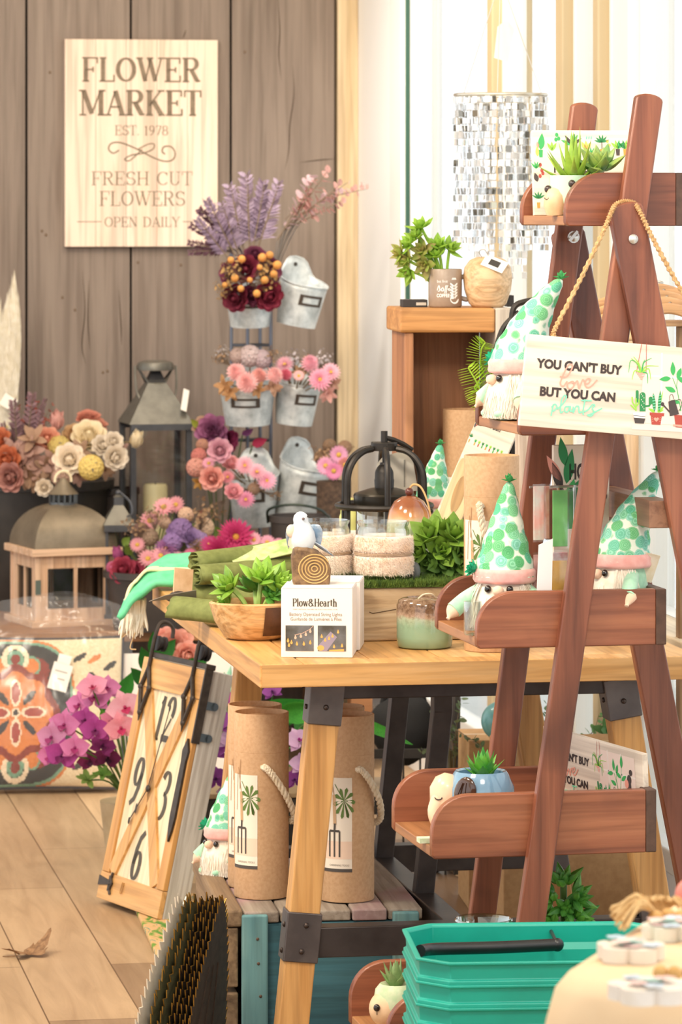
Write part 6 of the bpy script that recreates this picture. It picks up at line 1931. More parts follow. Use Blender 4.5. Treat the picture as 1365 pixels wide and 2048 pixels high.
kraft_tube(onc(522, 1800), R(-9), 'kraft tube under the table, front one of the pair nearest the barn door clock', .345, .0515)
kraft_tube(onc(519, 1800) + Vector((-.012, .115, 0)), R(-9), 'kraft tube under the table, hidden behind the one nearest the clock', .345, .0515)
kraft_tube(onc(694, 1806), R(9), 'kraft tube behind the front table leg, the one with its rope handle in view', .345, .0515)
kraft_tube(onc(688, 1806) + Vector((-.012, .115, 0)), R(9), 'kraft tube behind the one at the front table leg, only its rim showing', .345, .0515)
gnome(at(458, 1748, dz(1748, CTOP)), R(-52), 'plush gnome on the old crate peeping out beside the kraft tubes', (.02, .02), .92, 12, .6)

def clock():
    br = at(315, 1838, dz(1838, .014)); bl = at(193, 1794, dz(1794, .014))
    ex = (br - bl); ex.z = 0; W = ex.length; rz = math.atan2(ex.y, ex.x)
    Hh, ph = .545, R(12.6)
    t = thing('barn_door_clock', 'wooden barn door wall clock leaning under the table edge on the floor', 'clock', bl, rz)
    t.rotation_euler = (-ph, 0, rz)
    OAK = wood('#d9a463', '#c38b4a', '#e5b87c', ax=2, sc=.7, rough=.5, bmp=.2); OAKX = wood('#dba768', '#c58e4e', '#e7bb80', ax=0, sc=.7, rough=.5, bmp=.2)
    CREAM = wood('#f6e6c6', '#ecd8b0', ax=2, sc=.5, rough=.5, bmp=.05)
    GRAYW = wood('#c6c1ba', '#9b938b', '#d9d5cf', ax=2, sc=1.1, rough=.75, bmp=.4)
    TH_ = .068
    mb = MB(); mb.box(0, W, .012, TH_, 0, Hh); mb.build('case', GRAYW, t, 0, bevel=.002)
    mb = MB(); mb.box(.02, W - .02, .006, .0118, .02, Hh - .02); mb.build('dial_panel', CREAM, t, 0)
    st, tr_ = .036, .06
    for a in (0, W - st):
        mb = MB(); mb.box(a, a + st, 0, .0119, tr_ + .001, Hh - tr_ - .006); mb.build('stile', OAK, t, 0, bevel=.0015)
    for a, b_ in ((0, tr_), (Hh - tr_ - .005, Hh)):
        mb = MB(); mb.box(0, W, -.001, .0119, a, b_); mb.build('rail', OAKX, t, 0, bevel=.0015)
    z0, z1 = tr_ + .004, Hh - tr_ - .009
    for p, q in (((st + .012, z0), (W - st - .012, z1)), ((st + .012, z1), (W - st - .012, z0))):
        mb = MB(); mb.beam((p[0], .004, p[1]), (q[0], .004, q[1]), .037, .009, (0, 1, 0)); mb.build('brace', OAK, t, 0, bevel=.001)
    INK2 = pm('#4a4030', .5)
    m = MB(); y = .0052
    for txt, cx, cz, ww, hh in (('12', .50, .775, .082, .098), ('9', .25, .50, .048, .105), ('3', .70, .475, .048, .105), ('6', .50, .215, .048, .105)):
        m = MB(); serif_text(m, txt, cx * W - ww / 2 - .008, cx * W + ww / 2 - .008, cz * Hh - hh / 2, hh, y, .15, .06, None, .10); m.build('numeral', INK2, t, 0)
    BLK = pm('#3b322c', .5, .4, col2='#4d4239', sc=60)
    cx, cz = W * .5, Hh * .485
    for q, ln, w_ in (((.05, .30), .185, .005), ((-.13, -.17), .10, .006)):
        d = Vector((q[0], 0, q[1])).normalized()
        m = MB(); m.beam((cx, -.006, cz), (cx + d.x * ln, -.006, cz + d.z * ln), .0026, .0012); m.ball((cx + d.x * ln * .62, -.006, cz + d.z * ln * .62), (.005, .0012, .012), 10, 6); m.ball((cx + d.x * ln, -.006, cz + d.z * ln), (.005, .0012, .008), 10, 6)
        m.build('clock_hand', BLK, t)
    m = MB(); m.ball((cx, -.006, cz), (.008, .004, .008), 12, 8); m.build('hand_hub', BLK, t)
    hz = Hh * .515; hx = W - st * .42
    m = MB(); m.prism([(hx - .008, hz - .09), (hx, hz - .115), (hx + .008, hz - .09), (hx + .012, hz - .06), (hx + .010, hz + .06), (hx + .014, hz + .085), (hx, hz + .112), (hx - .014, hz + .085), (hx - .010, hz + .06), (hx - .012, hz - .06)], -.006, -.0005)
    m.build('door_pull', BLK, t)
    # strap hangers, rod and wheels on top
    for x in (.045, W - .05):
        m = MB(); zt = Hh
        m.tube([(x, -.006, zt + .05), (x, -.006, zt - .02), (x - .022, -.006, zt - .066), (x - .001, -.006, zt - .125)], .0048, 7)
        m.tube([(x, -.006, zt - .02), (x + .022, -.006, zt - .066), (x - .001, -.006, zt - .125)], .0048, 7)
        for q in ((x - .022, zt - .066), (x + .022, zt - .066), (x - .001, zt - .122)): m.ball((q[0], -.007, q[1]), (.008, .005, .008), 10, 6)
        m.tube([(x - .001, -.006, zt - .125), (x - .001, -.006, zt - .142)], [.004, .001], 6)
        m.tube(smooth_pts([(x, -.006, zt + .045), (x, .0, zt + .078), (x, .018, zt + .084), (x, .034, zt + .074), (x, .038, zt + .052)], 5), .0045, 7)
        st_ = m.build('strap_hanger', BLK, t)
        m = MB(); m.lathe([(.0005, -.010), (.017, -.010), (.017, -.004), (.013, -.002), (.013, .002), (.017, .004), (.017, .010), (.0005, .010)], 20, T3(x, .012, zt + .035) @ RX(R(90)))
        m.build('wheel', pm('#2d2623', .5, .3), st_)
    m = MB(); m.box(.03, W + .004, -.004, .02, Hh + .002, Hh + .014); m.build('track_rod', BLK, t, 0, bevel=.002)
    m = MB(); m.box(W - .002, W + .003, -.003, .016, Hh - .16, Hh + .006); m.build('corner_strip', BLK, t, 0)
    for z in (Hh - .075, Hh - .145):
        m = MB(); m.box(W, W + .003, .016, .034, z - .009, z + .009); m.lathe([(.0005, 0), (.009, 0), (.009, .003), (.0005, .003)], 14, T3(W, .036, z) @ RY(R(90))); m.build('screw_plate', pm('#59636a', .4, .6), t)
    m = MB(); m.prism([(.0, .028), (.0, .05), (.055, .045), (.055, .036)], -.0035, -.0008); m.box(.053, .058, -.005, -.001, .022, .056); m.tube(smooth_pts([(.066, -.004, .064), (.064, -.005, .05), (.07, -.005, .04), (.065, -.005, .026), (.07, -.004, .016)], 4), .003, 6); m.tube([(.055, -.004, .04), (.072, -.004, .04)], .003, 6); m.build('latch', BLK, t)
    m = MB(); m.tube(smooth_pts([(.118, -.002, .05), (.118, -.004, .03), (.122, -.004, .026), (.126, -.004, .03), (.126, -.002, .05)], 4), .0012, 5); m.build('staple', pm('#b98a4e', .5, .5), t)
    return t
clock()

# --- rug, dried leaf, metal leaf stack
def rug_mat():
    m, nt, b = newmat('leafy_rug')
    f = tnoise(nt, coords(nt, (9, 26, 1), rnd=False), 1, 3, .5, 1.4)
    nt.links.new(ramp(nt, f, [(.36, '#3c7a2e'), (.42, '#7a9a3a'), (.46, '#d3a873'), (.58, '#d8b07e'), (.62, '#3f8a78'), (.66, '#d3a873')]), b.inputs['Base Color'])
    b.inputs['Roughness'].default_value = .95
    return m
a = at(277, 1828, dz(1828, .012)); b_ = at(313, 1908, dz(1908, .012))
d = (b_ - a); rz = math.atan2(d.y, d.x)
mb = MB(); mb.box(-.25, d.length + .45, 0, .34, 0, .012)
o = mb.build('door_mat', rug_mat(), None, 0, bevel=.003); o.location = (a.x, a.y, 0); o.rotation_euler = (0, 0, rz)
tag(o, 'green leaf patterned mat on the floor beneath the leaning clock', 'mat')
def dry_leaf():
    m = MB(); out = []
    for i in range(40):
        a = 2 * PI * i / 40; r = .030 * (1 + .42 * math.cos(5 * a) * (1 if math.cos(a) < .8 else .3)) * (1.25 if abs(math.cos(a)) > .5 else .9)
        out.append((r * math.cos(a) * 1.2, r * math.sin(a)))
    n = len(out); lev = 4; vs = [(0, 0, .002)]
    for j in range(1, lev + 1):
        for x, y in out:
            q = j / lev; z = .006 + .030 * (x * q / .04) ** 2 * (1 if x > 0 else .25) + .006 * noise.noise(Vector((x * 60 * q, y * 60 * q, 1)))
            vs.append((x * q, y * q, max(z, .0015)))
    fs = [(0, 1 + i, 1 + (i + 1) % n) for i in range(n)]
    for j in range(lev - 1):
        for i in range(n): fs.append((1 + j * n + i, 1 + j * n + (i + 1) % n, 1 + (j + 1) * n + (i + 1) % n, 1 + (j + 1) * n + i))
    m.add(vs, fs); m.tube(smooth_pts([(-.03, 0, .004), (-.05, .004, .003), (-.065, .0, .006)], 4), .001, 5)
    o = m.build('dry_leaf', pm('#9a7450', .8, col2='#6f4e30', sc=90), None, 60)
    o.location = at(60, 1912, dz(1912, 0)); o.rotation_euler = (0, 0, R(35)); tag(o, 'curled dry brown leaf lying alone on the floor planks', 'leaf')
dry_leaf()
GOLD = pm('#c9a65a', .3, .9, col2='#a5803a', sc=60)
DKM = pm('#4b4038', .55, .45, col2='#3a312b', sc=60); OLV = pm('#7c7a58', .6, .3, col2='#5d5a40', sc=50); IVORY = pm('#efe6d6', .6, col2='#e2d5bf', sc=40)
def metal_leaf(loc, rz, lean, mat, label, seed):
    rnd = random.Random(seed)
    t = thing('metal_leaf', label, 'decor', loc, rz, None)
    t.rotation_euler = (R(lean), 0, rz)
    out = []
    n = 46
    for p in smooth_pts([(0, .0), (.008, .07), (.035, .155), (.075, .235), (.12, .312), (.155, .28), (.195, .19), (.225, .08), (.24, .0)], 6): out.append((p[0], p[1]))
    n = len(out) - 1
    edge = []
    for i in range(n):
        x, z = out[i]; x2, z2 = out[i + 1]
        edge.append((x, z)); edge.append(((x + x2) / 2 + (-.010 if i < n * .55 else .008) + rnd.uniform(-.004, .003), (z + z2) / 2 + .013 + rnd.uniform(-.006, .006)))
    poly = [(0, 0)] + edge + [(.24, 0)]
    m = MB(); m.prism(poly, -.0009, .0009); m.build('plate', mat, t, 0)
    m = MB(); m.tube([(x, 0, z) for x, z in poly[1:-1]], .0013, 4); m.tube([(0, 0, 0), (poly[1][0], 0, poly[1][1])], .0013, 4); m.build('gilt_edge', GOLD if mat != IVORY else IVORY, t, 0)
    for k in range(3):
        m = MB(); m.tube([(.05 + .05 * k, -.001, .03), (.09 + .025 * k, -.001, .2)], .0016, 5); m.build('vein', mat, t)
for i in range(8):
    b0 = at((252, 278, 298)[i] if i < 3 else 288 + i * 10, 2150, 7.06); b0.z = 0
    lab = ['ivory white metal leaf plate, outermost of the stack leaning on the crate', 'olive grey metal leaf directly inside the ivory one in the stack', 'olive grey metal leaf, third plate in from the ivory one', 'dark metal leaf with gilt teeth, fourth plate in from the ivory one', 'dark metal leaf with gilt teeth, fifth plate in from the ivory one', 'dark metal leaf with gilt teeth, third plate out from the crate', 'dark metal leaf with gilt teeth, second plate out from the crate', 'dark metal leaf with gilt teeth resting right against the crate side'][i]
    metal_leaf(b0, R((63, 67, 70)[i] if i < 3 else 73), 7, [IVORY, OLV, OLV, DKM, DKM, DKM, DKM, DKM][i], lab, 30 + i)

# ------------------------------------------------------------------ behind the table: troughs, orchids, wire rack, boxes
BLACKP = pm('#2b2927', .5, col2='#353230', sc=20)
def trough():
    l = at(398, 1600, 9.25); t = thing('planter_trough', 'black planter trough with beige rim on the floor behind the clock', 'planter', (l.x, 9.25, 0), R(6))
    W = 250 * 9.25 / F; zt = at(400, 1588, 9.25).z
    mb = MB(); mb.box(0, W, 0, .2, 0, zt - .012); mb.build('trough_body', BLACKP, t, 0, bevel=.003)
    mb = MB(); mb.box(-.004, W + .004, -.004, .204, zt - .0119, zt); mb.build('rim', pm('#a8906f', .6), t, 0, bevel=.002)
    return zt
zt_ = trough()
OP = ('#a34fa8', '#7d2f86', '#5d1a66'); OPP = ('#d98ab8', '#c9659f', '#9a2f6a'); OPW = ('#e9cfe6', '#c98fd0', '#a32f8f'); OM = ('#b8499a', '#8f2f78', '#6a1a55')
LG = ('#3f9a3a', '#2f7a30'); LG2 = ('#56b545', '#3f9638')
def rel(kind, c, px, py, d, r, dr=None): return (kind, c, px, py, d, r) + ((dr,) if dr else ())
UPL = lambda a: (math.sin(R(a)), -.25, math.cos(R(a)))
bouquet('orchid_plant', 'purple orchids with broad green leaves in the trough behind the kraft tubes', at(520, 1585, 9.33).xy.to_3d() + Vector((0, 0, zt_)),
    [rel('orchid', OP, 436, 1440, 9.2, 30), rel('orchid', OP, 428, 1500, 9.2, 28), rel('orchid', OP, 432, 1560, 9.2, 30), rel('orchid', OPW, 462, 1480, 9.2, 26), rel('orchid', OPW, 598, 1482, 9.1, 30), rel('orchid', OPW, 604, 1530, 9.1, 26), rel('orchid', OP, 590, 1560, 9.1, 24), rel('orchid', OM, 452, 1400, 9.25, 22), rel('orchid', OPW, 500, 1386, 9.25, 22), rel('orchid', OP, 545, 1384, 9.3, 20), rel('orchid', OP, 412, 1470, 9.25, 22), rel('orchid', OPW, 455, 1585, 9.2, 20)]
    + [('leaf', LG, 520, 1440, 9.3, 130, (.9, -.5, .55)), ('leaf', LG2, 560, 1430, 9.25, 100, (.9, -.3, .3)), ('leaf', LG, 430, 1450, 9.35, 90, (-.3, -.5, .9)), ('blade', LG2, 700, 1436, 9.0, 138, (1, -.1, -.28)), ('leaf', LG, 600, 1420, 9.3, 120, (.5, -.6, -.6))], 'flowers', None, '#4f7a3a')
gp = rosette(16, .05, .009, .006, 85, 10, .1, .8).mesh('rosette', pm('#b9e0c4', .5, col2='#97cfae', sc=40, rnd=.15))
t = thing('succulent', 'pale mint succulents showing between the clock and the table corner', 'plant', at(458, 1590, 9.42).xy.to_3d() + Vector((0, 0, zt_)))
for px, py, s in ((455, 1365, .8), (470, 1385, .75), (448, 1392, .7), (478, 1362, .6)):
    p = at(px, py, 9.35) - t.location; inst(gp, 'rosette', t, p, (0, -1, .3), s)
    mb = MB(); mb.tube([(0, 0, 0), tuple(p)], .003, 5); mb.build('stem', pm('#6d9a6a', .6), t)
bouquet('orchid_spray', 'pink and magenta orchid spray spilling out beside the leaning clock', at(262, 1560, 9.62).xy.to_3d() + Vector((0, 0, .12)),
    [rel('orchid', c, px, py, d, r, dr) for c, px, py, d, r, dr in (
        (OPP, 190, 1395, 9.5, 34, (-.2, -1, .3)), (OPP, 160, 1410, 9.5, 28, (-.5, -1, .3)), (OPP, 214, 1376, 9.5, 26, (.2, -1, .4)), (('#e9a3bb', '#d97f9f', '#b03a5f'), 185, 1375, 9.45, 30, (0, -1, .5)),
        (OPP, 130, 1450, 9.45, 32, (-.4, -1, .1)), (('#e0a0c4', '#cf7fae', '#a33a78'), 105, 1475, 9.45, 32, (-.5, -1, .1)), (OM, 190, 1460, 9.4, 30, (.1, -1, .1)), (OM, 170, 1440, 9.45, 26, (0, -1, .2)), (OM, 205, 1490, 9.45, 26, (.3, -1, 0)),
        (OM, 125, 1510, 9.42, 34, (-.3, -1, -.1)), (OPP, 150, 1495, 9.4, 28, (0, -1, 0)), (OPP, 100, 1510, 9.45, 26, (-.5, -1, -.2)), (('#8f2f6a', '#6f1f50', '#4a1238'), 215, 1515, 9.5, 26, (.3, -1, -.2)), (('#8f2f6a', '#6f1f50', '#4a1238'), 180, 1520, 9.5, 24, (0, -1, -.3)),
        (('#f2c4cc', '#e58fa8', '#b8305f'), 250, 1415, 9.4, 36, (.1, -1, .1)), (('#f2b4bc', '#e0708f', '#b8305f'), 242, 1455, 9.38, 32, (.1, -1, -.1)), (('#e58fa8', '#cf6f90', '#8a2550'), 225, 1440, 9.45, 24, (0, -1, 0)))]
    + [('leaf', ('#4da83e', '#2f8a30'), 225, 1425, 9.55, 60, UPL(-35)), ('leaf', ('#3f9a3a', '#2f7a30'), 238, 1400, 9.6, 70, UPL(20)), ('leaf', ('#7ac04a', '#5aa83a'), 214, 1450, 9.5, 40, UPL(-10)), ('leaves', ('#8fae5a', '#6f8a3a'), 175, 1560, 9.5, 26, (0, -.6, .8)), ('leaves', ('#7fae4a', '#5f8a3a'), 205, 1550, 9.5, 22, (.3, -.6, .8))], 'flowers', None, '#5a7a3a')
mb = MB(); mb.lathe([(.0005, 0), (.06, 0), (.075, .13), (.068, .13), (.0005, .12)], 24)
o = mb.build('flower_pot', pm('#b5a07e', .6, col2='#a58f6c', sc=20), None); o.location = (at(262, 1560, 9.62).x, 9.62, 0); tag(o, 'beige pot on the floor behind the leaning clock, holding the orchid spray', 'pot')
LD1 = ('#2f7a2c', '#1f5a22')
bouquet('lily_plant', 'peach lily with dark green leaves rising behind the clock hooks', Vector((at(345, 1480, 9.9).x, 9.9, .0)),
    [('peony', ('#f4b8a4', '#ee9f8c'), 352, 1290, 9.8, 36, (.1, -1, .5)), ('rose', ('#f7c6b4', '#f2a896'), 375, 1312, 9.75, 30, (.3, -1, .1)), ('rose', ('#f7c0b0', '#ee9a88'), 330, 1278, 9.85, 26, (-.2, -1, .6)),
     ('leaf', LD1, 318, 1320, 9.8, 66, UPL(-6)), ('leaf', LD1, 300, 1345, 9.78, 62, UPL(-16)), ('leaf', LD1, 300, 1310, 9.8, 56, (-.1, -.4, -1)), ('leaf', LD1, 320, 1320, 9.75, 60, UPL(38)), ('leaf', LD1, 362, 1345, 9.75, 70, UPL(62)), ('leaf', LD1, 290, 1370, 9.8, 50, UPL(-40)), ('leaf', ('#4da83e', '#2f8a30'), 262, 1400, 9.8, 60, UPL(-50)), ('leaf', LD1, 430, 1420, 9.7, 80, UPL(10)), ('leaf', LD1, 440, 1470, 9.7, 80, UPL(40))], 'flowers', None, '#3f6a30', True, .004)
mb = MB(); mb.lathe([(.0005, 0), (.07, 0), (.085, .16), (.078, .16), (.0005, .15)], 24)
o = mb.build('flower_pot', pm('#7d756b', .6), None); o.location = (at(345, 1480, 9.9).x, 9.9, 0); tag(o, 'grey pot on the floor behind the clock holding the peach lily', 'pot')
# wire rack, dark bag and shelf
t = thing('wire_rack', 'low black wire rack with a shelf board on the floor behind the table stretcher', 'rack', (at(640, 1700, 9.3).x, 9.3, 0), R(5))
k9 = 9.3 / F
X = lambda px: (px - 640) * k9
Z = lambda py: at(0, py, 9.3).z
for i, px in enumerate((655, 700, 768, 808, 842, 870, 893, 912)):
    mb = MB(); mb.beam((X(px), 0, 0), (X(px), 0, Z(1500)), .0045, .0045); mb.build('bar', BLACKP, t, 0)
for a, b_ in ((1500, 1518), (1712, 1722)):
    mb = MB(); mb.box(X(640), X(915), -.006, .006, Z(b_), Z(a)); mb.build('rail', BLACKP, t, 0)
mb = MB(); mb.box(X(640), X(925), -.02, .2, Z(1628), Z(1592)); mb.build('shelf_board', BLACKP, t, 0)
mb = MB(); mb.box(X(640), X(925), -.02, .2, Z(1592), Z(1580)); mb.build('shelf_top', pm('#a08c74', .6), t, 0)
for px in (640, 918):
    mb = MB(); mb.box(X(px) - .006, X(px) + .006, .0, .2, 0, Z(1395)); mb.build('end_post', BLACKP, t, 0)
mb = MB(); mb.tube(smooth_pts([(X(830), .05, Z(1716)), (X(862), .03, Z(1722)), (X(885), .05, Z(1735)), (X(870), .06, Z(1752)), (X(840), .05, Z(1748))], 5), .006, 7)
o = mb.build('cable_coil', BLACKP, None); o.location = t.location; tag(o, 'coil of black cable on the floor below the wire rack', 'cable')
mb = MB(); mb.ball((0, 0, 0), (.085, .06, .085), 24, 16); mb.v = [(x * (1 + .25 * (z < 0) * z / .085), y, z + .012 * noise.noise(Vector((x * 20, y * 20, z * 20)))) for x, y, z in mb.v]
mb.tube(smooth_pts([(-.05, 0, .06), (-.03, 0, .12), (.03, 0, .12), (.05, 0, .06)], 5), .008, 7)
o = mb.build('dark_bag', pm('#1f1e1f', .85), None, 60); o.location = at(808, 1462, 9.42) + Vector((0, .02, 0)); tag(o, 'black cloth bag sagging on the wire rack under the table', 'bag')
EU = ('#7d8f6a', '#5d7050'); EU2 = ('#8fae8a', '#6f9470')
bouquet('eucalyptus_plant', 'grey green eucalyptus drooping beside the dark bag under the table', Vector((at(905, 1480, 9.1).x, 9.1, at(905, 1600, 9.1).z)),
    [('eucalyptus', EU, 905, 1500, 8.95, 110, UPL(12)), ('eucalyptus', EU, 900, 1500, 8.95, 100, UPL(-20)), ('eucalyptus', EU, 895, 1470, 8.95, 70, (-.6, -.4, -.35)), ('eucalyptus', EU, 915, 1460, 8.9, 80, (.4, -.4, -.2)), ('eucalyptus', EU, 890, 1430, 8.95, 90, (.3, -.4, -.9))], 'plant', None, '#6d6a4f')
bouquet('eucalyptus_plant', 'fresh green eucalyptus between the ladder legs below the table top', Vector((at(1100, 1520, 9.0).x, 8.85, at(1100, 1560, 8.9).z)),
    [('eucalyptus', EU2, 1060, 1505, 8.9, 90, UPL(-15)), ('eucalyptus', EU2, 1075, 1500, 8.85, 100, UPL(10)), ('eucalyptus', ('#7fae6a', '#5f9450'), 1150, 1500, 8.85, 100, UPL(40)), ('eucalyptus', ('#7fae6a', '#5f9450'), 1180, 1500, 8.8, 80, UPL(15)), ('eucalyptus', ('#7fae6a', '#5f9450'), 1205, 1495, 8.8, 70, UPL(35)), ('leaves', ('#7fae6a', '#5f9450'), 1060, 1450, 8.85, 34, (0, -.8, .4)), ('leaves', ('#6f9f62', '#5f9450'), 1215, 1465, 8.75, 34, (.2, -.8, .4))], 'plant', None, '#6d6a4f')
mb = MB(); mb.ball((0, 0, 0), .043, 26, 18); mb.lathe([(.0005, .04), (.012, .041), (.012, .05), (.0005, .05)], 14)
o = mb.build('teal_ornament', pm('#6fb3b5', .3, coat=.3), None); o.location = at(1002, 1442, 8.75); tag(o, 'round teal ornament under the table beside the ladder leg', 'ornament')
def kbox(px0, px1, d, ztop, D, label, base=0.0, col='#c29a6c'):
    a = at(px0, 1600, d); W = (px1 - px0) * d / F
    t = thing('cardboard_box', label, 'box', (a.x, d, base), R(5))
    mb = MB(); mb.box(0, W, 0, D, 0, ztop - base); mb.build('carton', pm(col, .8, col2='#b58d60', sc=70), t, 0, bevel=.002)
    mb = MB(); mb.box(0, W, D * .45, D * .55, ztop - base, ztop - base + .0005); mb.build('tape', pm('#d3b284', .4), t, 0)
kbox(1008, 1292, 8.42, at(0, 1500, 8.42).z, .24, 'large kraft cardboard box on the floor under the far side of the table')
kbox(938, 1006, 8.86, at(0, 1488, 8.8).z, .2, 'narrow kraft cardboard box carrying the teal ornament under the table')

# ================================================================== low bench along the back wall
BZ = .40
BENW = wood('#a8744a', '#8a5a36', ax=0, sc=.6)
bx0 = BW.pl(-120, 420, -.4)[0]
bench = thing('display_bench', 'low brown wooden bench along the plank wall carrying lanterns and flowers', 'bench', CORNER, TH)
mb = MB(); mb.box(bx0, -.05, -.95, -.06, BZ - .03, BZ); mb.build('bench_top', BENW, bench, 0, bevel=.003)
for x in (bx0 + .05, -.15):
    for y in (-.89, -.12):
        mb = MB(); mb.box(x - .03, x + .03, y - .03, y + .03, 0, BZ - .0305); mb.build('leg', BENW, bench, 0)
def onb(px, d): return Vector(((px - CX) * d / F, d, BZ))
def ZB(py, d): return H - (py - HY) * d / F - BZ          # height over the bench of row py at distance d

# printed canvas leaning in front of the bench
t = thing('floral_canvas', 'white canvas print of pale pink flowers leaning against the low bench', 'canvas', (at(232, 1560, 10.70).x, 10.70, 0), R(8))
k = 10.72 / F; W = 250 * k; zt = min(BZ - .04, at(0, 1252, 10.72).z)
t.rotation_euler = (R(-4), 0, R(8))
mb = MB(); mb.box(0, W, 0, .03, 0, zt); mb.build('canvas', pm('#f6ece2', .7), t, 0, bevel=.002)
m = MB()
for cx, cz, r, mi in ((60, 150, 26, 0), (95, 190, 20, 0), (150, 210, 34, 0), (40, 90, 18, 1), (120, 120, 24, 0), (200, 160, 26, 0), (75, 240, 16, 1), (180, 90, 20, 1)):
    for i in range(7): m.petal(r * k, r * .5 * k, T3(cx * k, -.001, cz * k) @ RX(R(90)) @ RZ(i * .9), 0, 0, .6, .2, 2, 3, mi)
m.build('printed_flowers', [pm('#eab0a6', .7), pm('#c9b0a0', .7)], t, 0)

# ================================================================== lanterns
def wood_lantern():
    d = 11.05; k = d / F
    t = thing('wooden_lantern', 'pale wooden candle lantern with domed metal roof in front of the black planter', 'lantern', onb(121, d) + Vector((0, .105, 0)), R(22))
    W = .235; Z = lambda py: ZB(py, d)
    h = W / 2; zt = Z(1096)
    LW = wood('#d9b494', '#b98f6e', '#e5c6ab', ax=2, sc=.8, rough=.65); LWX = wood('#d9b494', '#b98f6e', '#e5c6ab', ax=0, sc=.8, rough=.65)
    MET = pm('#8a7d6a', .45, .5, col2='#776b5a', sc=20)
    for sx in (-1, 1):
        for sy in (-1, 1):
            mb = MB(); mb.box(sx * h - .016 * (sx > 0), sx * h + .016 * (sx < 0), sy * h - .016 * (sy > 0), sy * h + .016 * (sy < 0), 0, zt - .02); mb.build('corner_post', LW, t, 0, bevel=.001)
    mb = MB(); mb.box(-h - .014, h + .014, -h - .014, h + .014, zt - .02, zt); mb.build('top_board', LWX, t, 0, bevel=.002)
    mb = MB(); mb.box(-h - .014, h + .014, -h - .014, h + .014, -.0, .018); mb.build('base_board', LWX, t, 0, bevel=.002)
    for rot in (0, -90, 90, 180):
        M = RZ(R(rot))
        mb = MB()
        for a, b_, c, e in ((-h + .016, h - .016, zt - .055, zt - .02), (-h + .016, h - .016, .018, .05)): mb.box(a, b_, -h + .003, -h + .015, c, e, M)
        for x in (-h + .016, h - .036): mb.box(x, x + .02, -h + .003, -h + .015, .05, zt - .055, M)
        mb.box(-.005, .005, -h + .004, -h + .014, .05, zt - .055, M)
        if rot: mb.box(-h + .04, -h + .048, -h + .004, -h + .014, .05, zt - .055, M); mb.box(h - .048, h - .04, -h + .004, -h + .014, .05, zt - .055, M)
        dr = mb.build('door' if rot == 0 else 'window_frame', LW, t, 0)
        mb = MB(); mb.box(-h + .03, h - .03, -h + .008, -h + .010, .05, zt - .055, M); mb.build('pane', glass((.72, .72, .71, 1), .04), dr, 0)  # shade of the lantern interior put into the grey glass tint
    mb = MB(); mb.box(-h - .001, -h + .014, -h - .003, -h - .0005, zt - .125, zt - .085); mb.build('hinge', pm('#6f7a70', .4, .7), t, 0)
    mb = MB(); mb.box(h - .03, h - .006, -h - .008, -h + .0, .03, .055); mb.build('latch', pm('#4a433d', .4, .7), t, 0)
    # four sided dome
    mb = MB(); lev = 9; vs = []
    zr0, zr1 = zt, Z(1012)
    for j in range(lev + 1):
        f = j / lev; a = f * PI / 2 * .86
        q = (h + .002) * math.cos(a) ** .95; z = zr0 + (zr1 - zr0) * math.sin(a) / math.sin(PI / 2 * .86)
        vs += [(-q, -q, z), (q, -q, z), (q, q, z), (-q, q, z)]
    mb.add(vs, [(4 * j + i, 4 * j + (i + 1) % 4, 4 * j + 4 + (i + 1) % 4, 4 * j + 4 + i) for j in range(lev) for i in range(4)] + [tuple(4 * lev + i for i in range(4))])
    mb.build('dome_roof', MET, t, 30)
    r = 28 * k
    mb = MB(); mb.lathe([(.0005, zr1 - .004), (r * 1.02, zr1 - .004), (r * 1.02, zr1 + .004), (.0005, zr1 + .004)], 24)
    for i in range(14):
        a = 2 * PI * i / 14; mb.cbox((r * .95 * math.cos(a), r * .95 * math.sin(a), (zr1 + Z(993)) / 2), (.005, .008, Z(993) - zr1), RZ(a) if False else None)
    mb.build('vent_ring', pm('#5f6468', .35, .7), t, 30)
    mb = MB(); mb.lathe([(r * 1.12, Z(993)), (r * .62, Z(978)), (r * .2, Z(962)), (.0005, Z(960))], 24); mb.lathe([(.0005, Z(993)), (r * 1.12, Z(993))], 24); mb.build('cap', MET, t, 30)
    mb = MB(); mb.tube([(.024 * math.cos(a), 0, Z(966) + .026 * math.sin(a)) for a in [R(-10 + 20 * i) for i in range(11)]], .004, 7); mb.build('ring_handle', pm('#e5d3b0', .6), t)
wood_lantern()
GRM = pm('#6f6c64', .45, .55, col2='#605d56', sc=25); DGM = pm('#55565a', .45, .5, col2='#4a4b4f', sc=25)
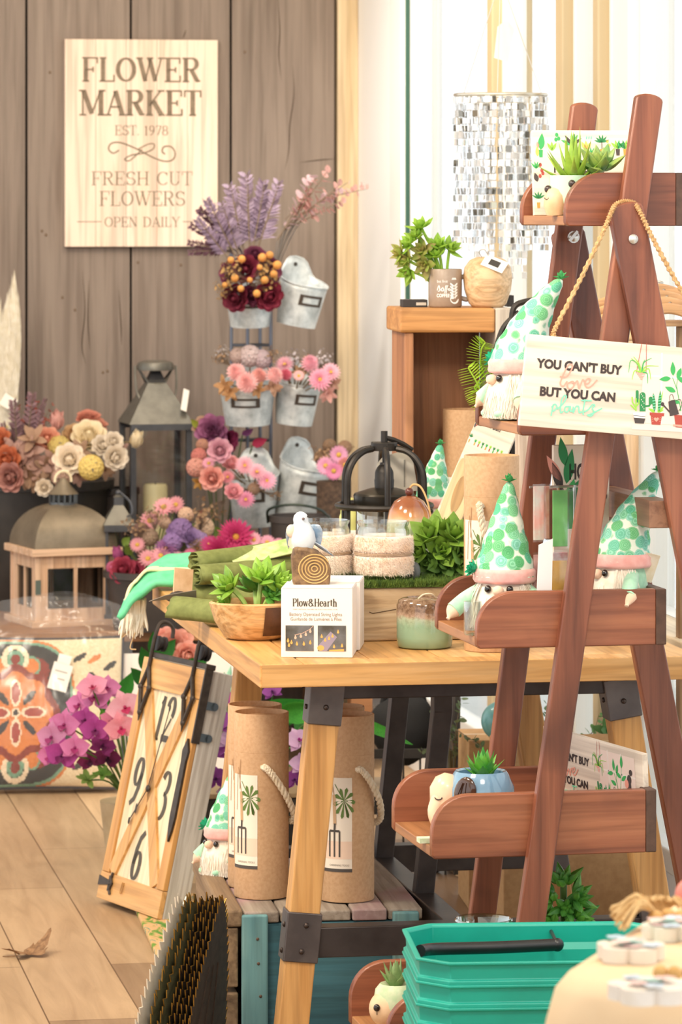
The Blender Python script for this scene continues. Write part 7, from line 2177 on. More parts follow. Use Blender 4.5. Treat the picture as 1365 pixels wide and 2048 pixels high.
def metal_lantern(px, d, wpx, ytop_rows, label, rz, wd, ring=True, tagged=False):
    k = d / F
    t = thing('metal_lantern', label, 'lantern', onb(px, d), R(rz))
    Z = lambda py: ZB(py, d)
    y_cap, y_neck, y_eave, y_glass = ytop_rows
    h = wpx * k / 2
    ze = Z(y_eave); zn = Z(y_neck)
    for sx in (-1, 1):
        for sy in (-1, 1):
            mb = MB(); mb.box(sx * (h - .008) - wd / 2, sx * (h - .008) + wd / 2, sy * (h - .008) - wd / 2, sy * (h - .008) + wd / 2, .02, ze); mb.build('corner_post', DGM, t, 0)
    for a, b_ in ((.0, .03), (ze - .018, ze)):
        mb = MB(); mb.box(-h, h, -h, h, a, b_ if a == 0 else b_) if a == 0 else [mb.box(-h, h, s_ * h - .006, s_ * h + .006, a, b_) or mb.box(s_ * h - .006, s_ * h + .006, -h, h, a, b_) for s_ in (-1, 1)]
        mb.build('base' if a == 0 else 'eave_band', DGM, t, 0)
    hn = h * .30
    mb = MB(); e = h * 1.05
    mb.add([(-e, -e, ze), (e, -e, ze), (e, e, ze), (-e, e, ze), (-hn, -hn, zn), (hn, -hn, zn), (hn, hn, zn), (-hn, hn, zn)], [(0, 1, 5, 4), (1, 2, 6, 5), (2, 3, 7, 6), (3, 0, 4, 7), (4, 5, 6, 7), (3, 2, 1, 0)])
    mb.build('roof', GRM, t, 0)
    for i in range(4):
        mb = MB(); mb.box(-h + .012, h - .012, -h + .006, -h + .008, .03, ze - .018, RZ(i * PI / 2)); mb.build('pane', glass((.9, .9, .89, 1), .06), t, 0)
    zc = Z(y_cap)
    if ring:
        mb = MB(); q = hn; z1 = zn + (zc - zn) * .62
        mb.add([(-q, -q, zn), (q, -q, zn), (q, q, zn), (-q, q, zn), (-q * .45, -q * .45, z1), (q * .45, -q * .45, z1), (q * .45, q * .45, z1), (-q * .45, q * .45, z1)], [(0, 1, 5, 4), (1, 2, 6, 5), (2, 3, 7, 6), (3, 0, 4, 7), (4, 5, 6, 7)])
        mb.build('neck', pm('#2b2a2b', .6), t, 0)
        r = h * .60
        mb = MB(); mb.lathe([(r, z1), (r * 1.02, z1 + .010), (r * .92, z1 + .022), (r * .6, z1 + .028), (r * .5, zc), (.0005, zc)], 28); mb.lathe([(.0005, z1), (r, z1)], 28); mb.build('cap', GRM, t, 30)
        mb = MB()
        for s_ in (-1, 1):
            for c_ in (-1, 1): mb.tube([(s_ * r * .9, 0, z1 + .002), (s_ * q * .9, c_ * q * .9, zn)], .003, 6)
        mb.build('stay', GRM, t)
        mb = MB(); rr = r * 1.12
        mb.tube(smooth_pts([(-rr, 0, z1 + .012), (-rr, -.01, z1 - .03), (-rr * .92, -.02, z1 - .07), (-rr * .6, -.04, z1 - .105)], 5), .0035, 6); mb.build('bail_handle', GRM, t); mb = MB(); mb.tube(smooth_pts([(rr, 0, z1 + .012), (rr, -.01, z1 - .03), (rr * .92, -.02, z1 - .07), (rr * .6, -.04, z1 - .105)], 5), .0035, 6); mb.build('bail_handle', GRM, t)
    else:
        mb = MB(); mb.box(-hn, hn, -hn, hn, zn, zn + .022); mb.build('neck', DGM, t, 0)
        mb = MB(); q = hn * 1.12; z1 = zn + .022
        mb.add([(-q, -q, z1), (q, -q, z1), (q, q, z1), (-q, q, z1), (-.004, -.004, zc), (.004, -.004, zc), (.004, .004, zc), (-.004, .004, zc)], [(0, 1, 5, 4), (1, 2, 6, 5), (2, 3, 7, 6), (3, 0, 4, 7), (4, 5, 6, 7), (3, 2, 1, 0)])
        mb.build('cap', GRM, t, 0)
        mb = MB(); mb.ball((0, 0, zc + .004), (.008, .008, .008), 10, 7); mb.tube(smooth_pts([(.004, -.01, zc + .006), (.03, -.03, zc - .02), (.035, -.04, zc - .05), (.02, -.045, zc - .06)], 5), .003, 6); mb.build('ring_handle', DGM, t)
    if tagged:
        mb = MB(); M = T3(h * .74, -h * .74, ze + (zn - ze) * .52) @ RZ(R(20)) @ RX(R(-28)) @ RY(R(24)); mb.box(-.009, .009, -.016, -.015, -.036, .036, M); mb.build('hang_tag', PAPER, t, 0)
    return t
metal_lantern(311, 11.5, 124, (725, 765, 845, 0), 'tall grey metal lantern against the plank wall with a candle inside', 14, .016, True, True)
metal_lantern(237, 11.12, 62, (988, 1010, 1048, 0), 'small grey metal lantern standing beside the wooden lantern', 8, .008, False)
t = thing('pillar_candle', 'cream pillar candle standing inside the tall grey metal lantern', 'candle', onb(311, 11.5) + Vector((0, 0, .031)))
k = 11.5 / F; hc = ZB(968, 11.5) - .031
mb = MB(); mb.lathe([(.0005, 0), (24.5 * k, 0), (24.5 * k, hc - .008), (22 * k, hc), (.0005, hc - .008)], 30, wob=lambda a, i: 1 + .012 * math.sin(3 * a)); mb.build('wax', pm('#f1e4b4', .5, sss=0), t, 60)
mb = MB(); mb.tube([(0, 0, hc - .01), (0, 0, hc + .008)], .0015, 5); mb.build('wick', pm('#3a332c', .8), t)

# ================================================================== black planter with the mixed arrangement
def big_planter():
    d = 11.58; k = d / F
    t = thing('black_planter', 'large round black planter behind the wooden lantern, full of cream and pink flowers', 'planter', onb(82, d), 0)
    zt = ZB(955, d); r = 146 * k
    mb = MB(); mb.lathe([(.0005, .002), (r * .72, 0), (r * .76, .01), (r * .93, zt - .045), (r * .94, zt - .03), (r * 1.0, zt - .028), (r * 1.01, zt - .004), (r * .97, zt), (r * .90, zt - .004), (r * .86, zt - .06), (.0005, zt - .06)], 44)
    mb.build('pot', pm('#36322f', .5, col2='#2c2926', sc=16), t, 40)
    return onb(82, d) + Vector((0, 0, zt - .06))
pb = big_planter()
PKR = ('#ecbdb2', '#dfa298'); CRM = ('#f9eccf', '#f2dfba'); CR2 = ('#fbf1e2', '#f5e4cd'); YLW = ('#ecd588', '#dcc06a', None); DST = ('#c9a294', '#a58074'); DBR = ('#bd9a80', '#96765f'); ORG = ('#dd8a62', '#c97450'); MAU = ('#a08087', '#7f6068')
fl_items = [
    ('tulip', PKR, 114, 842, 11.35, 23, (.1, -.5, 1)), ('tulip', CRM, 273, 880, 11.3, 21, (.25, -.5, 1)), ('rose', CRM, 178, 870, 11.35, 36, (.1, -.8, .6)), ('rose', CR2, 138, 918, 11.2, 33, (0, -1, .25)), ('hydrangea', YLW, 182, 935, 11.18, 32, (.2, -1, .1)), ('rose', CR2, 205, 890, 11.25, 22, (.2, -1, .4)), ('rose', CR2, 228, 882, 11.25, 20, (.3, -1, .4)), ('rose', CR2, 232, 915, 11.22, 26, (.4, -1, 0)),
    ('peony', ('#d9937f', '#c47a66'), 178, 836, 11.42, 26, (.1, -.6, 1)), ('peony', ('#d99a84', '#c47a66'), 195, 850, 11.4, 22, (.3, -.6, .8)), ('hydrangea', YLW, 118, 895, 11.3, 30, (-.1, -1, .5)), ('rose', ('#f0b49a', '#e09a80'), 95, 878, 11.3, 26, (-.1, -1, .5)), ('rose', ORG, 12, 920, 11.25, 30, (-.3, -1, .2)), ('rose', ('#dca69a', '#c98a80'), 20, 955, 11.2, 30, (-.2, -1, 0)), ('rose', ORG, -5, 880, 11.3, 28, (-.3, -.8, .5)),
    ('hydrangea', ('#cfae9c', '#b08c7c'), 122, 955, 11.2, 24, (0, -1, -.1)), ('rose', CR2, 88, 975, 11.2, 18, (0, -1, 0)), ('rose', ('#e8c79c', '#d3a878'), 150, 868, 11.4, 26, (0, -.8, .7))]
for px, py, r, dr in ((60, 905, 40, (-.3, -.8, .5)), (78, 930, 36, (.1, -1, .1)), (95, 935, 34, (.3, -1, 0)), (55, 950, 34, (-.2, -1, -.2)), (40, 930, 34, (-.5, -.9, .1)), (68, 880, 36, (-.1, -.7, .8)), (105, 920, 32, (.4, -1, .3)), (30, 900, 34, (-.5, -.8, .4)), (72, 958, 30, (0, -1, -.4)), (210, 940, 24, (.5, -1, -.2)), (160, 905, 30, (.2, -1, .4)), (155, 950, 26, (.2, -1, -.3)), (240, 900, 22, (.8, -.8, .2))):
    fl_items.append(('leaves', DST if random.random() < .6 else DBR, px, py, 11.28, r, dr))
for px, py, L, a in ((35, 905, 110, -5), (52, 900, 120, 6), (62, 905, 90, 14), (45, 880, 60, -14), (24, 930, 90, -12), (70, 850, 60, 22)): fl_items.append(('sprig', MAU, px, py, 11.35, L, UPL(a)))
for px, py, a in ((64, 880, 3), (70, 870, 12)): fl_items.append(('florets', ('#c06a58', '#a85648'), px, py, 11.4, 70, UPL(a)))
bouquet('mixed_flowers', 'mixed arrangement of cream roses, pink tulip and brown leaves filling the black planter', pb, fl_items, 'flowers', None, '#7a6a48')
# pampas grass
t = thing('pampas_grass', 'cream pampas grass plumes with a paper tag rising from the black planter', 'dried grass', onb(22, 11.52) + Vector((0, 0, ZB(955, 11.52) - .05)))
k = 11.52 / F
CRG = pm('#efe7d6', .9, col2='#e3d8bf', sc=60)
def plume(x0, y0, x1, y1, wd, n):
    rnd = random.Random(int(x1))
    m = MB()
    P = smooth_pts([Vector(((x0 - 22) * k, 0, (955 - y0) * k)), Vector((((x0 + x1) / 2 - 22) * k, -.01, (955 - (y0 + y1) / 2) * k)), Vector(((x1 - 22) * k, -.02, (955 - y1) * k))], 14)
    m.tube(P, .003, 5)
    for i in range(n):
        f = rnd.random(); p = P[int(f * (len(P) - 1))]
        ww = wd * k * (math.sin(PI * min(1, .12 + f * .9)) ** .8) * 1.0
        a = rnd.uniform(0, 6.28); L = rnd.uniform(.06, .12)
        e = p + Vector((math.cos(a) * ww, math.sin(a) * ww * .6, L))
        sd = Vector((.0008, 0, 0)); mid = (p + e) / 2 + Vector((math.cos(a) * ww * .35, 0, 0))
        m.add([p - sd, p + sd, mid + sd * 1.6, mid - sd * 1.6, e], [(0, 1, 2, 3), (3, 2, 4)])
    m.build('plume', CRG, t)
plume(14, 840, 30, 575, 22, 1500); plume(4, 830, -6, 610, 22, 900); plume(12, 830, 16, 620, 18, 900); plume(16, 840, 24, 680, 20, 900)
mb = MB(); mb.tube([((14 - 22) * k, -.005, 0), ((14 - 22) * k, -.005, .2)], .004, 6); mb.build('stem', pm('#c9b97a', .7), t)
mb = MB(); mb.box(-.021, .021, -.001, .001, -.018, .018, T3((20 - 22) * k, -.05, (955 - 768) * k) @ RY(R(32))); mb.build('hang_tag', PAPER, t, 0)

# ================================================================== galvanised bucket stand
GALV_KEY = None
def galv():
    m, nt, b = newmat('galvanised')
    f = tnoise(nt, coords(nt, 22), 1, 5, .65)
    nt.links.new(ramp(nt, f, [(.32, '#9fa5a6'), (.5, '#c3c9ca'), (.68, '#dfe3e2')]), b.inputs['Base Color'])
    b.inputs['Metallic'].default_value = .35; b.inputs['Roughness'].default_value = .5
    return m
GALV = galv()
SD = 11.25; ks = SD / F
st = thing('bucket_stand', 'tall thin metal stand holding six galvanised buckets against the plank wall', 'stand', onb(503, 11.42), 0)
Zs = lambda py: ZB(py, 11.42)
kk2 = 11.42 / F
for px, y in ((463, .0), (496, -.03), (542, -.01), (520, .05)):
    mb = MB(); mb.tube([((px - 503) * kk2, y, 0), ((px - 503) * kk2, y, Zs(505))], .0052, 8); mb.build('pole', pm('#6d6f78', .35, .7), st)
for py in (520, 690, 880, 1080):
    mb = MB(); mb.tube([((463 - 503) * kk2, 0, Zs(py)), ((496 - 503) * kk2, -.03, Zs(py)), ((542 - 503) * kk2, -.01, Zs(py)), ((520 - 503) * kk2, .05, Zs(py))], .004, 6, True); mb.build('ring', pm('#55565c', .4, .7), st)
mb = MB(); mb.lathe([(.0005, 0), (.10, 0), (.10, .008), (.0005, .008)], 30); mb.build('base_plate', pm('#4a4a4e', .5, .5), st)
def bucket(px, py_bot, py_top, wtop, rz, tilt, label, d=SD, roll=0):
    """front rim row py_top, bottom row py_bot"""
    p = at(px, py_bot, d)
    t = thing('galvanised_bucket', label, 'bucket', p)
    t.rotation_euler = (R(tilt), R(roll), R(rz))
    r = wtop * ks / 2; h = (py_bot - py_top) * ks; rb = r * .80
    mb = MB()
    n = 40; lev = 8; vs = []
    def top(a):          # a = 0 at the front, pi at the back: raised ear
        b_ = abs((a + PI) % (2 * PI) - PI)
        e = max(0, min(1, (b_ - 2.2) / .62)); return h + r * (.38 * max(0, b_ - .9) / 2.24 + .62 * e * e * (3 - 2 * e))
    for j in range(lev + 1):
        f = j / lev
        for i in range(n):
            a = 2 * PI * i / n
            ht = top(a); z = ht * f
            rr = rb + (r - rb) * min(1.12, z / h)
            pinch = 1
            vs.append((rr * math.sin(a) * (pinch if z > h else 1), -rr * math.cos(a), z))
    mb.add(vs, [(j * n + i, j * n + (i + 1) % n, (j + 1) * n + (i + 1) % n, (j + 1) * n + i) for j in range(lev) for i in range(n)] + [tuple(range(n - 1, -1, -1))])
    o = mb.build('pail', GALV, t, 50)
    sd = o.modifiers.new('sheet', 'SOLIDIFY'); sd.thickness = .0022; sd.offset = -1
    rm = MB()
    rm.tube([(vs[lev * n + i][0], vs[lev * n + i][1], vs[lev * n + i][2]) for i in range(n)], .0026, 6, True); rm.build('rolled_rim', GALV, t)
    lh = MB(); zc = h * .66; w_, hh = r * .55, h * .13
    def wr(x, z, o_=.0015): rr = rb + (r - rb) * z / h + o_; return (rr * math.sin(x / rr), -rr * math.cos(x / rr), z)
    for x0, x1, z0, z1 in ((-w_, w_, zc + hh * .55, zc + hh), (-w_, w_, zc - hh, zc - hh * .55), (-w_, -w_ * .72, zc - hh, zc + hh), (w_ * .72, w_, zc - hh, zc + hh)):
        q = 6; lh.add([wr(x0 + (x1 - x0) * i / q, z) for z in (z0, z1) for i in range(q + 1)], [(i, i + 1, q + 2 + i, q + 1 + i) for i in range(q)])
    o = lh.build('label_holder', pm('#4a4038', .5, .4), t, 0)
    s_ = o.modifiers.new('plate', 'SOLIDIFY'); s_.thickness = .002
    hl = MB(); hl.lathe([(.0005, 0), (.006, 0), (.006, .001), (.0005, .001)], 12, T3(0, r * .98, top(PI) - .022) @ RX(R(90))); hl.build('hanging_hole', pm('#3f3a35', .7), t)
    return t
bucket(500, 652, 575, 98, -4, 6, 'galvanised bucket at the stand top full of burgundy roses')
bucket(592, 650, 566, 98, 30, 8, 'empty galvanised bucket at the stand top, turned towards the white window jamb', 11.28, 8)
bucket(496, 848, 775, 112, -4, 5, 'galvanised bucket on the middle tier holding pale pink pompom flowers')
bucket(588, 848, 766, 92, 30, 6, 'galvanised bucket on the middle tier turned towards the jamb, pink flowers spilling', 11.28, 4)
bucket(508, 1050, 952, 102, -4, 4, 'galvanised bucket on the bottom tier under the pink rose spray')
bucket(590, 1036, 932, 104, 30, 8, 'empty galvanised bucket on the bottom tier, nearest the black tubs', 11.28, 9)
# --- the flowers in the buckets
BUR = ('#8f2f45', '#6a2038'); BU2 = ('#7a3350', '#5a2238'); PNK = ('#f8cfcb', '#efb2b2'); PN2 = ('#f7c6d0', '#eda9ba'); HOT = ('#e85f8f', '#d03a72'); CORL = ('#edb3a2', '#e09a8a'); TAN = ('#b59272', '#92724f')
PLUM = ('#a590a6', '#806b82'); PLM2 = ('#bda8bd', '#9a859a'); PLM3 = ('#7a5666', '#5d3f4d'); EUC = ('#e0b3aa', '#c4908a'); EUC2 = ('#d9c0c4', '#c09fa4')
its = [('rose', BUR, 492, 538, 11.14, 29, (0, -1, .2)), ('rose', BU2, 540, 540, 11.16, 28, (.6, -.9, .2)), ('rose', BUR, 470, 596, 11.13, 29, (-.4, -1, -.2)), ('rose', ('#9a3048', '#7a2338'), 538, 592, 11.13, 31, (.4, -1, -.2)), ('rose', BU2, 460, 545, 11.17, 25, (-.6, -1, .2)), ('rose', BU2, 510, 510, 11.2, 23, (.1, -.8, .7)), ('rose', BU2, 505, 590, 11.14, 23, (0, -1, -.1))]
for px, py, r in ((484, 518, 8), (470, 556, 8), (525, 515, 9), (548, 548, 8), (482, 577, 7), (514, 587, 8), (530, 560, 8), (555, 530, 9), (462, 520, 7), (540, 510, 8), (500, 560, 6), (450, 570, 6), (520, 535, 6)): its.append(('berry', ('#e0a45a', '#cf8e44'), px, py, 11.10, r, (0, -1, 0)))
for px, py, r, a in ((500, 560, 60, -80), (500, 560, 55, 75), (480, 560, 44, -30), (520, 560, 44, 30), (470, 575, 40, -100), (500, 570, 46, 95)): its.append(('florets', ('#c9a368', '#a98450'), px, py, 11.14, r, UPL(a)))
bouquet('rose_bunch', 'burgundy roses with orange berries in the top front bucket', at(500, 630, 11.25), its, 'flowers', None, '#8a6a48')
its = []
for px, py, L, a in ((490, 510, 150, -14), (500, 510, 170, -4), (505, 505, 150, 8), (470, 510, 130, -28), (480, 515, 120, -20), (515, 500, 150, 16), (460, 520, 110, -40)): its.append(('sprig', PLM2 if random.random() < .6 else PLUM, px, py, 11.3, L, UPL(a)))
for px, py, L, a in ((470, 500, 105, -62), (470, 480, 95, -52), (462, 505, 90, -78), (480, 500, 120, -46), (455, 500, 80, -95)): its.append(('sprig', PLM3, px, py, 11.32, L, UPL(a)))
bouquet('dried_sprays', 'dusty purple leafy sprays fanning up behind the burgundy roses', at(505, 560, 11.32), its, 'flowers', None, '#6a5a60')
its = []
for px, py, L, a in ((555, 480, 150, 28), (570, 460, 150, 38), (575, 455, 140, 52), (600, 430, 120, 60), (590, 440, 90, 25), (640, 400, 100, 72), (590, 450, 110, 66), (570, 440, 80, 40)): its.append(('eucalyptus', EUC if random.random() < .6 else EUC2, px, py, 11.28, L, UPL(a)))
bouquet('eucalyptus_sprays', 'dusty pink eucalyptus sprays reaching towards the white window jamb', at(545, 560, 11.34), its, 'flowers', None, '#8a8078')
its = [('pom', PNK, 473, 745, 11.14, 21), ('pom', PNK, 495, 765, 11.10, 24), ('pom', PNK, 548, 752, 11.14, 20), ('pom', ('#f5c4bd', '#eaa79f'), 518, 752, 11.15, 18), ('hydrangea', ('#d9c6c4', '#bfa8a6'), 500, 712, 11.2, 28), ('hydrangea', ('#cdb8bc', '#b09a9e'), 525, 718, 11.2, 24), ('hydrangea', ('#c9b0a8', '#a58f88'), 475, 712, 11.2, 20), ('florets', TAN, 460, 730, 11.2, 40, UPL(-50)), ('florets', TAN, 530, 730, 11.2, 40, UPL(30)), ('leaves', ('#c99a6c', '#a87c50'), 450, 770, 11.15, 24, (-.6, -.8, 0)), ('leaves', ('#c99a6c', '#a87c50'), 462, 782, 11.14, 24, (-.3, -1, -.3)), ('leaves', ('#d0a488', '#a87c60'), 545, 772, 11.14, 24, (.5, -1, -.2)), ('leaves', ('#c99a6c', '#a87c50'), 515, 778, 11.13, 20, (.1, -1, -.3)), ('florets', ('#d6cfcf', '#b9b0b0'), 455, 725, 11.22, 34, UPL(-25))]
bouquet('pompom_bunch', 'pale pink pompom flowers with grey florets in the middle front bucket', at(496, 800, 11.24), its, 'flowers', None, '#8a7a60')
its = [('mum', PN2, 570, 730, 11.2, 20), ('pom', PN2, 620, 728, 11.18, 20), ('mum', ('#f6c0d0', '#e88aa6'), 640, 760, 11.12, 24), ('mum', PN2, 662, 745, 11.14, 20), ('pom', ('#e88ca0', '#d97088'), 572, 750, 11.18, 14), ('daisy', ('#f2c6c4', '#e0a09c'), 598, 752, 11.15, 12), ('florets', ('#cfc4c4', '#b0a4a8'), 590, 745, 11.22, 46, UPL(0)), ('florets', ('#cfc4c4', '#b0a4a8'), 640, 740, 11.22, 40, UPL(20)), ('florets', TAN, 610, 745, 11.22, 36, UPL(10)), ('leaves', ('#d9a49a', '#c08a80'), 655, 785, 11.13, 24, (.4, -1, -.4)), ('leaves', ('#c99a84', '#a87c68'), 665, 765, 11.15, 20, (.7, -1, -.1)), ('leaves', TAN, 600, 745, 11.2, 18, (0, -1, .2))]
bouquet('pink_flower_bunch', 'bright pink frilled flowers in the middle bucket turned to the jamb', at(590, 800, 11.26), its, 'flowers', None, '#8a7a60')
its = [('rose', ('#f8cad6', '#f0adc0'), 440, 900, 11.02, 25, (0, -1, .2)), ('rose', ('#f2bdb0', '#e8a298'), 424, 957, 11.0, 25, (-.1, -1, 0)), ('rose', ('#f4bcbc', '#e8a4a6'), 462, 925, 11.06, 18), ('daisy', ('#f6c0d0', '#e58aa6'), 418, 927, 11.04, 14), ('mum', PN2, 490, 932, 11.05, 20), ('mum', PN2, 514, 945, 11.03, 20), ('mum', ('#f7c2d4', '#efa8c0'), 534, 962, 11.03, 20), ('rose', ('#f4b8be', '#e89ea8'), 468, 982, 11.0, 19), ('mum', ('#f2aac6', '#e68fb0'), 492, 1000, 11.0, 19), ('hydrangea', CORL, 392, 935, 11.06, 24), ('hydrangea', ('#d98a80', '#c47068'), 398, 912, 11.1, 20), ('hydrangea', ('#c9947c', '#a87860'), 405, 890, 11.12, 16), ('mum', ('#f2acb6', '#e68c9c'), 456, 955, 11.02, 16), ('hydrangea', ('#bb9a80', '#967660'), 508, 978, 11.05, 16), ('florets', TAN, 500, 975, 11.08, 40, UPL(70)), ('florets', TAN, 450, 1000, 11.08, 44, UPL(-150)), ('florets', TAN, 530, 985, 11.08, 34, UPL(95)), ('leaves', ('#d9a455', '#b9843a'), 398, 965, 11.1, 16, (-.5, -1, -.2))]
bouquet('pink_rose_spray', 'pink and coral rose spray spilling from the bottom front bucket', at(505, 985, 11.24), its, 'flowers', None, '#8a7a60')
its = [('peony', ('#b06f92', '#8a4a76'), 424, 862, 11.3, 34, (-.2, -1, .3)), ('peony', ('#c9a05f', '#8a6a8a'), 405, 850, 11.33, 22, (-.4, -.8, .7)), ('peony', ('#a83a66', '#7f2a56'), 455, 880, 11.32, 24, (.4, -1, 0)), ('leaf', ('#c93a5f', '#a82a4a'), 505, 890, 11.3, 36, (1, -.3, .4)), ('leaf', ('#a85f9a', '#8a4a80'), 485, 870, 11.3, 30, (.8, -.4, .6)), ('leaf', ('#b9c04a', '#8a9a3a'), 398, 855, 11.33, 26, (-.8, -.3, .8))]
bouquet('purple_peony', 'large dusky purple peony behind the pink rose spray', onb(440, 11.4) + Vector((0, 0, .1)), its, 'flowers', None, '#4a5a34')
its = [('daisy', ('#efb8d0', '#e090b8'), 652, 932, 11.05, 19, (-.1, -1, .1)), ('daisy', ('#efb8d0', '#e090b8'), 678, 910, 11.05, 19, (.1, -1, .2)), ('daisy', ('#ec9fc0', '#d97aa8'), 668, 942, 11.0, 18, (0, -1, 0)), ('daisy', ('#e59a90', '#d07f78'), 690, 930, 11.04, 16, (.3, -1, .1)), ('hydrangea', ('#a07f62', '#7a5f48'), 640, 915, 11.1, 16), ('hydrangea', ('#a07f62', '#7a5f48'), 660, 892, 11.1, 18), ('hydrangea', ('#b08a6c', '#8a6a50'), 690, 895, 11.1, 18), ('florets', TAN, 650, 940, 11.1, 50, UPL(-10)), ('florets', TAN, 680, 940, 11.1, 50, UPL(10))]
dp = thing('wicker_pot', 'dark brown wicker pot by the wall corner holding pink daisies', 'pot', onb(668, 11.1), 0)
kq = 11.1 / F; zt = ZB(962, 11.1)
mb = MB(); mb.lathe([(.0005, 0), (26 * kq, 0), (34 * kq, zt * .6), (35 * kq, zt), (31 * kq, zt), (.0005, zt - .03)], 30, wob=lambda a, i: 1 + .03 * math.sin(14 * a + i * 2)); mb.build('pot_body', pm('#5f4a3a', .9, col2='#3f3026', sc=90, bmp=.5), dp, 40)
bouquet('pink_daisies', 'pink daisies in the dark wicker pot by the wall corner', onb(668, 11.1) + Vector((0, 0, zt - .03)), its, 'flowers', None, '#6a5a44')
# --- tubs of flowers in front on the bench
def tub(px, d, r, ytop, label, name='flower_tub'):
    kq = d / F; t = thing(name, label, 'tub', onb(px, d), 0); zt = ZB(ytop, d); q = r * kq
    mb = MB(); mb.lathe([(.0005, .002), (q * .8, 0), (q * .98, zt - .02), (q * 1.04, zt - .018), (q * 1.04, zt), (q * .97, zt), (q * .92, zt - .05), (.0005, zt - .05)], 36); mb.build('tub_body', pm('#3f3733', .5, col2='#352e2a', sc=16), t, 40)
    return onb(px, d) + Vector((0, 0, zt - .05))
tub(232, 11.62, 46, 975, 'tall black tub between the black planter and the tall grey lantern', 'black_tub')
q = tub(300, 10.98, 90, 1140, 'dark brown tub of mixed pink and purple flowers beside the wooden lantern')
LIL = ('#a987b8', '#8566a0'); LI2 = ('#b79ac4', '#9478ae'); DPK = ('#d97a9c', '#c25a80'); PPK = ('#eeb0b6', '#dd8f9a')
its = [('tulip', ('#d97ab0', '#c25a98'), 236, 1108, 10.95, 17, (-.3, -.6, 1)), ('tulip', ('#f2c4b6', '#e5a898'), 283, 1100, 10.95, 17, (.1, -.6, 1)), ('rose', ('#c9546a', '#b03a56'), 245, 1140, 10.90, 28), ('rose', ('#c2506a', '#a03a56'), 270, 1138, 10.93, 20), ('daisy', PPK, 328, 1015, 11.00, 22), ('daisy', PPK, 300, 1042, 11.00, 20), ('daisy', PPK, 352, 1010, 11.03, 18), ('hydrangea', ('#f2d2b8', '#dfb494'), 372, 1030, 11.00, 20), ('hydrangea', ('#f2d8bc', '#e0bc98'), 408, 1055, 10.98, 26), ('hydrangea', ('#f0d4c0', '#dfb494'), 330, 1045, 11.00, 16), ('hydrangea', LIL, 362, 1060, 10.93, 30), ('peony', LI2, 382, 1075, 10.91, 24), ('hydrangea', LIL, 345, 1085, 10.91, 26), ('peony', LIL, 352, 1062, 10.92, 20), ('hydrangea', LI2, 402, 1080, 10.93, 20), ('mum', ('#a06a9a', '#7f4a7a', '#4a3020'), 332, 1098, 10.89, 24), ('mum', ('#a58a70', '#7a5f48', '#3f2a1c'), 395, 1098, 10.90, 22), ('daisy', PPK, 322, 1112, 10.87, 20), ('daisy', PPK, 296, 1118, 10.87, 20), ('daisy', ('#e8b4c4', '#d896ac'), 356, 1118, 10.87, 16), ('daisy', PPK, 275, 1090, 10.93, 16), ('hydrangea', ('#b08a80', '#8f6a60'), 282, 1062, 10.97, 22), ('hydrangea', ('#b59a84', '#967a64'), 300, 1075, 10.95, 22), ('florets', TAN, 280, 1080, 10.95, 50, UPL(-20)), ('florets', TAN, 310, 1060, 10.95, 50, UPL(0)), ('florets', TAN, 400, 1060, 10.95, 60, UPL(15)), ('leaf', ('#8fa84a', '#6f8a3a'), 262, 1110, 10.95, 36, (-.3, -.6, .8)), ('leaf', ('#8fa84a', '#6f8a3a'), 246, 1090, 10.97, 34, (.6, -.6, .6)), ('leaf', ('#dd8f80', '#c97868'), 400, 1040, 10.97, 30, (.2, -.5, 1)), ('leaf', ('#7a8f4a', '#5f763a'), 430, 1080, 10.97, 34, (.5, -.6, .7)), ('hydrangea', DPK, 225, 1135, 10.93, 16), ('daisy', DPK, 380, 1110, 10.87, 14)]
bouquet('mixed_flowers', 'mauve, lilac and pink flowers in the dark tub beside the small lantern', q, its, 'flowers', None, '#6a7a44')
q = tub(455, 11.13, 60, 1120, 'dark tub of magenta daisies behind the olive rolled cloths')
its = [('mum', ('#cf3f78', '#b02a60', '#d9a040'), 472, 1075, 10.75, 38, (.1, -1, .35)), ('mum', ('#c92f70', '#a82058', '#d9a040'), 440, 1105, 10.73, 34, (-.2, -1, .2)), ('daisy', ('#c24a80', '#a83a6a'), 420, 1090, 10.77, 20), ('daisy', ('#f2bcc8', '#e8a0b4'), 508, 1080, 10.75, 16), ('daisy', ('#f6c0d0', '#e58aa6'), 535, 1085, 10.75, 16), ('daisy', ('#f6c0d0', '#e58aa6'), 558, 1090, 10.75, 15), ('pom', ('#e896ac', '#d97a96'), 575, 1100, 10.75, 12), ('mum', ('#cf3f78', '#b02a60', '#d9a040'), 470, 1110, 10.71, 26), ('leaf', ('#6f8a3a', '#56702c'), 440, 1075, 10.80, 36, (-.4, -.6, .8))]
bouquet('magenta_daisies', 'large magenta daisies with golden hearts behind the olive rolled cloths', q, its, 'flowers', None, '#5a6a34')
tub(600, 11.0, 60, 1030, 'black tub with wire handle on the bench below the empty bottom bucket', 'black_tub')
t = bpy.context.scene.objects[-1]
mb = MB(); kq = 11.0 / F; zt = ZB(1030, 11.0)
mb.tube(smooth_pts([(-64 * kq, 0, zt - .02), (-60 * kq, -.05, zt + .02), (-10 * kq, -.09, zt + .035), (40 * kq, -.07, zt + .02), (66 * kq, 0, zt - .02)], 6), .004, 6)
o = mb.build('wire_handle', pm('#2f3a33', .4, .5), [x for x in C.objects if x.name == 'black_tub.001'][0])

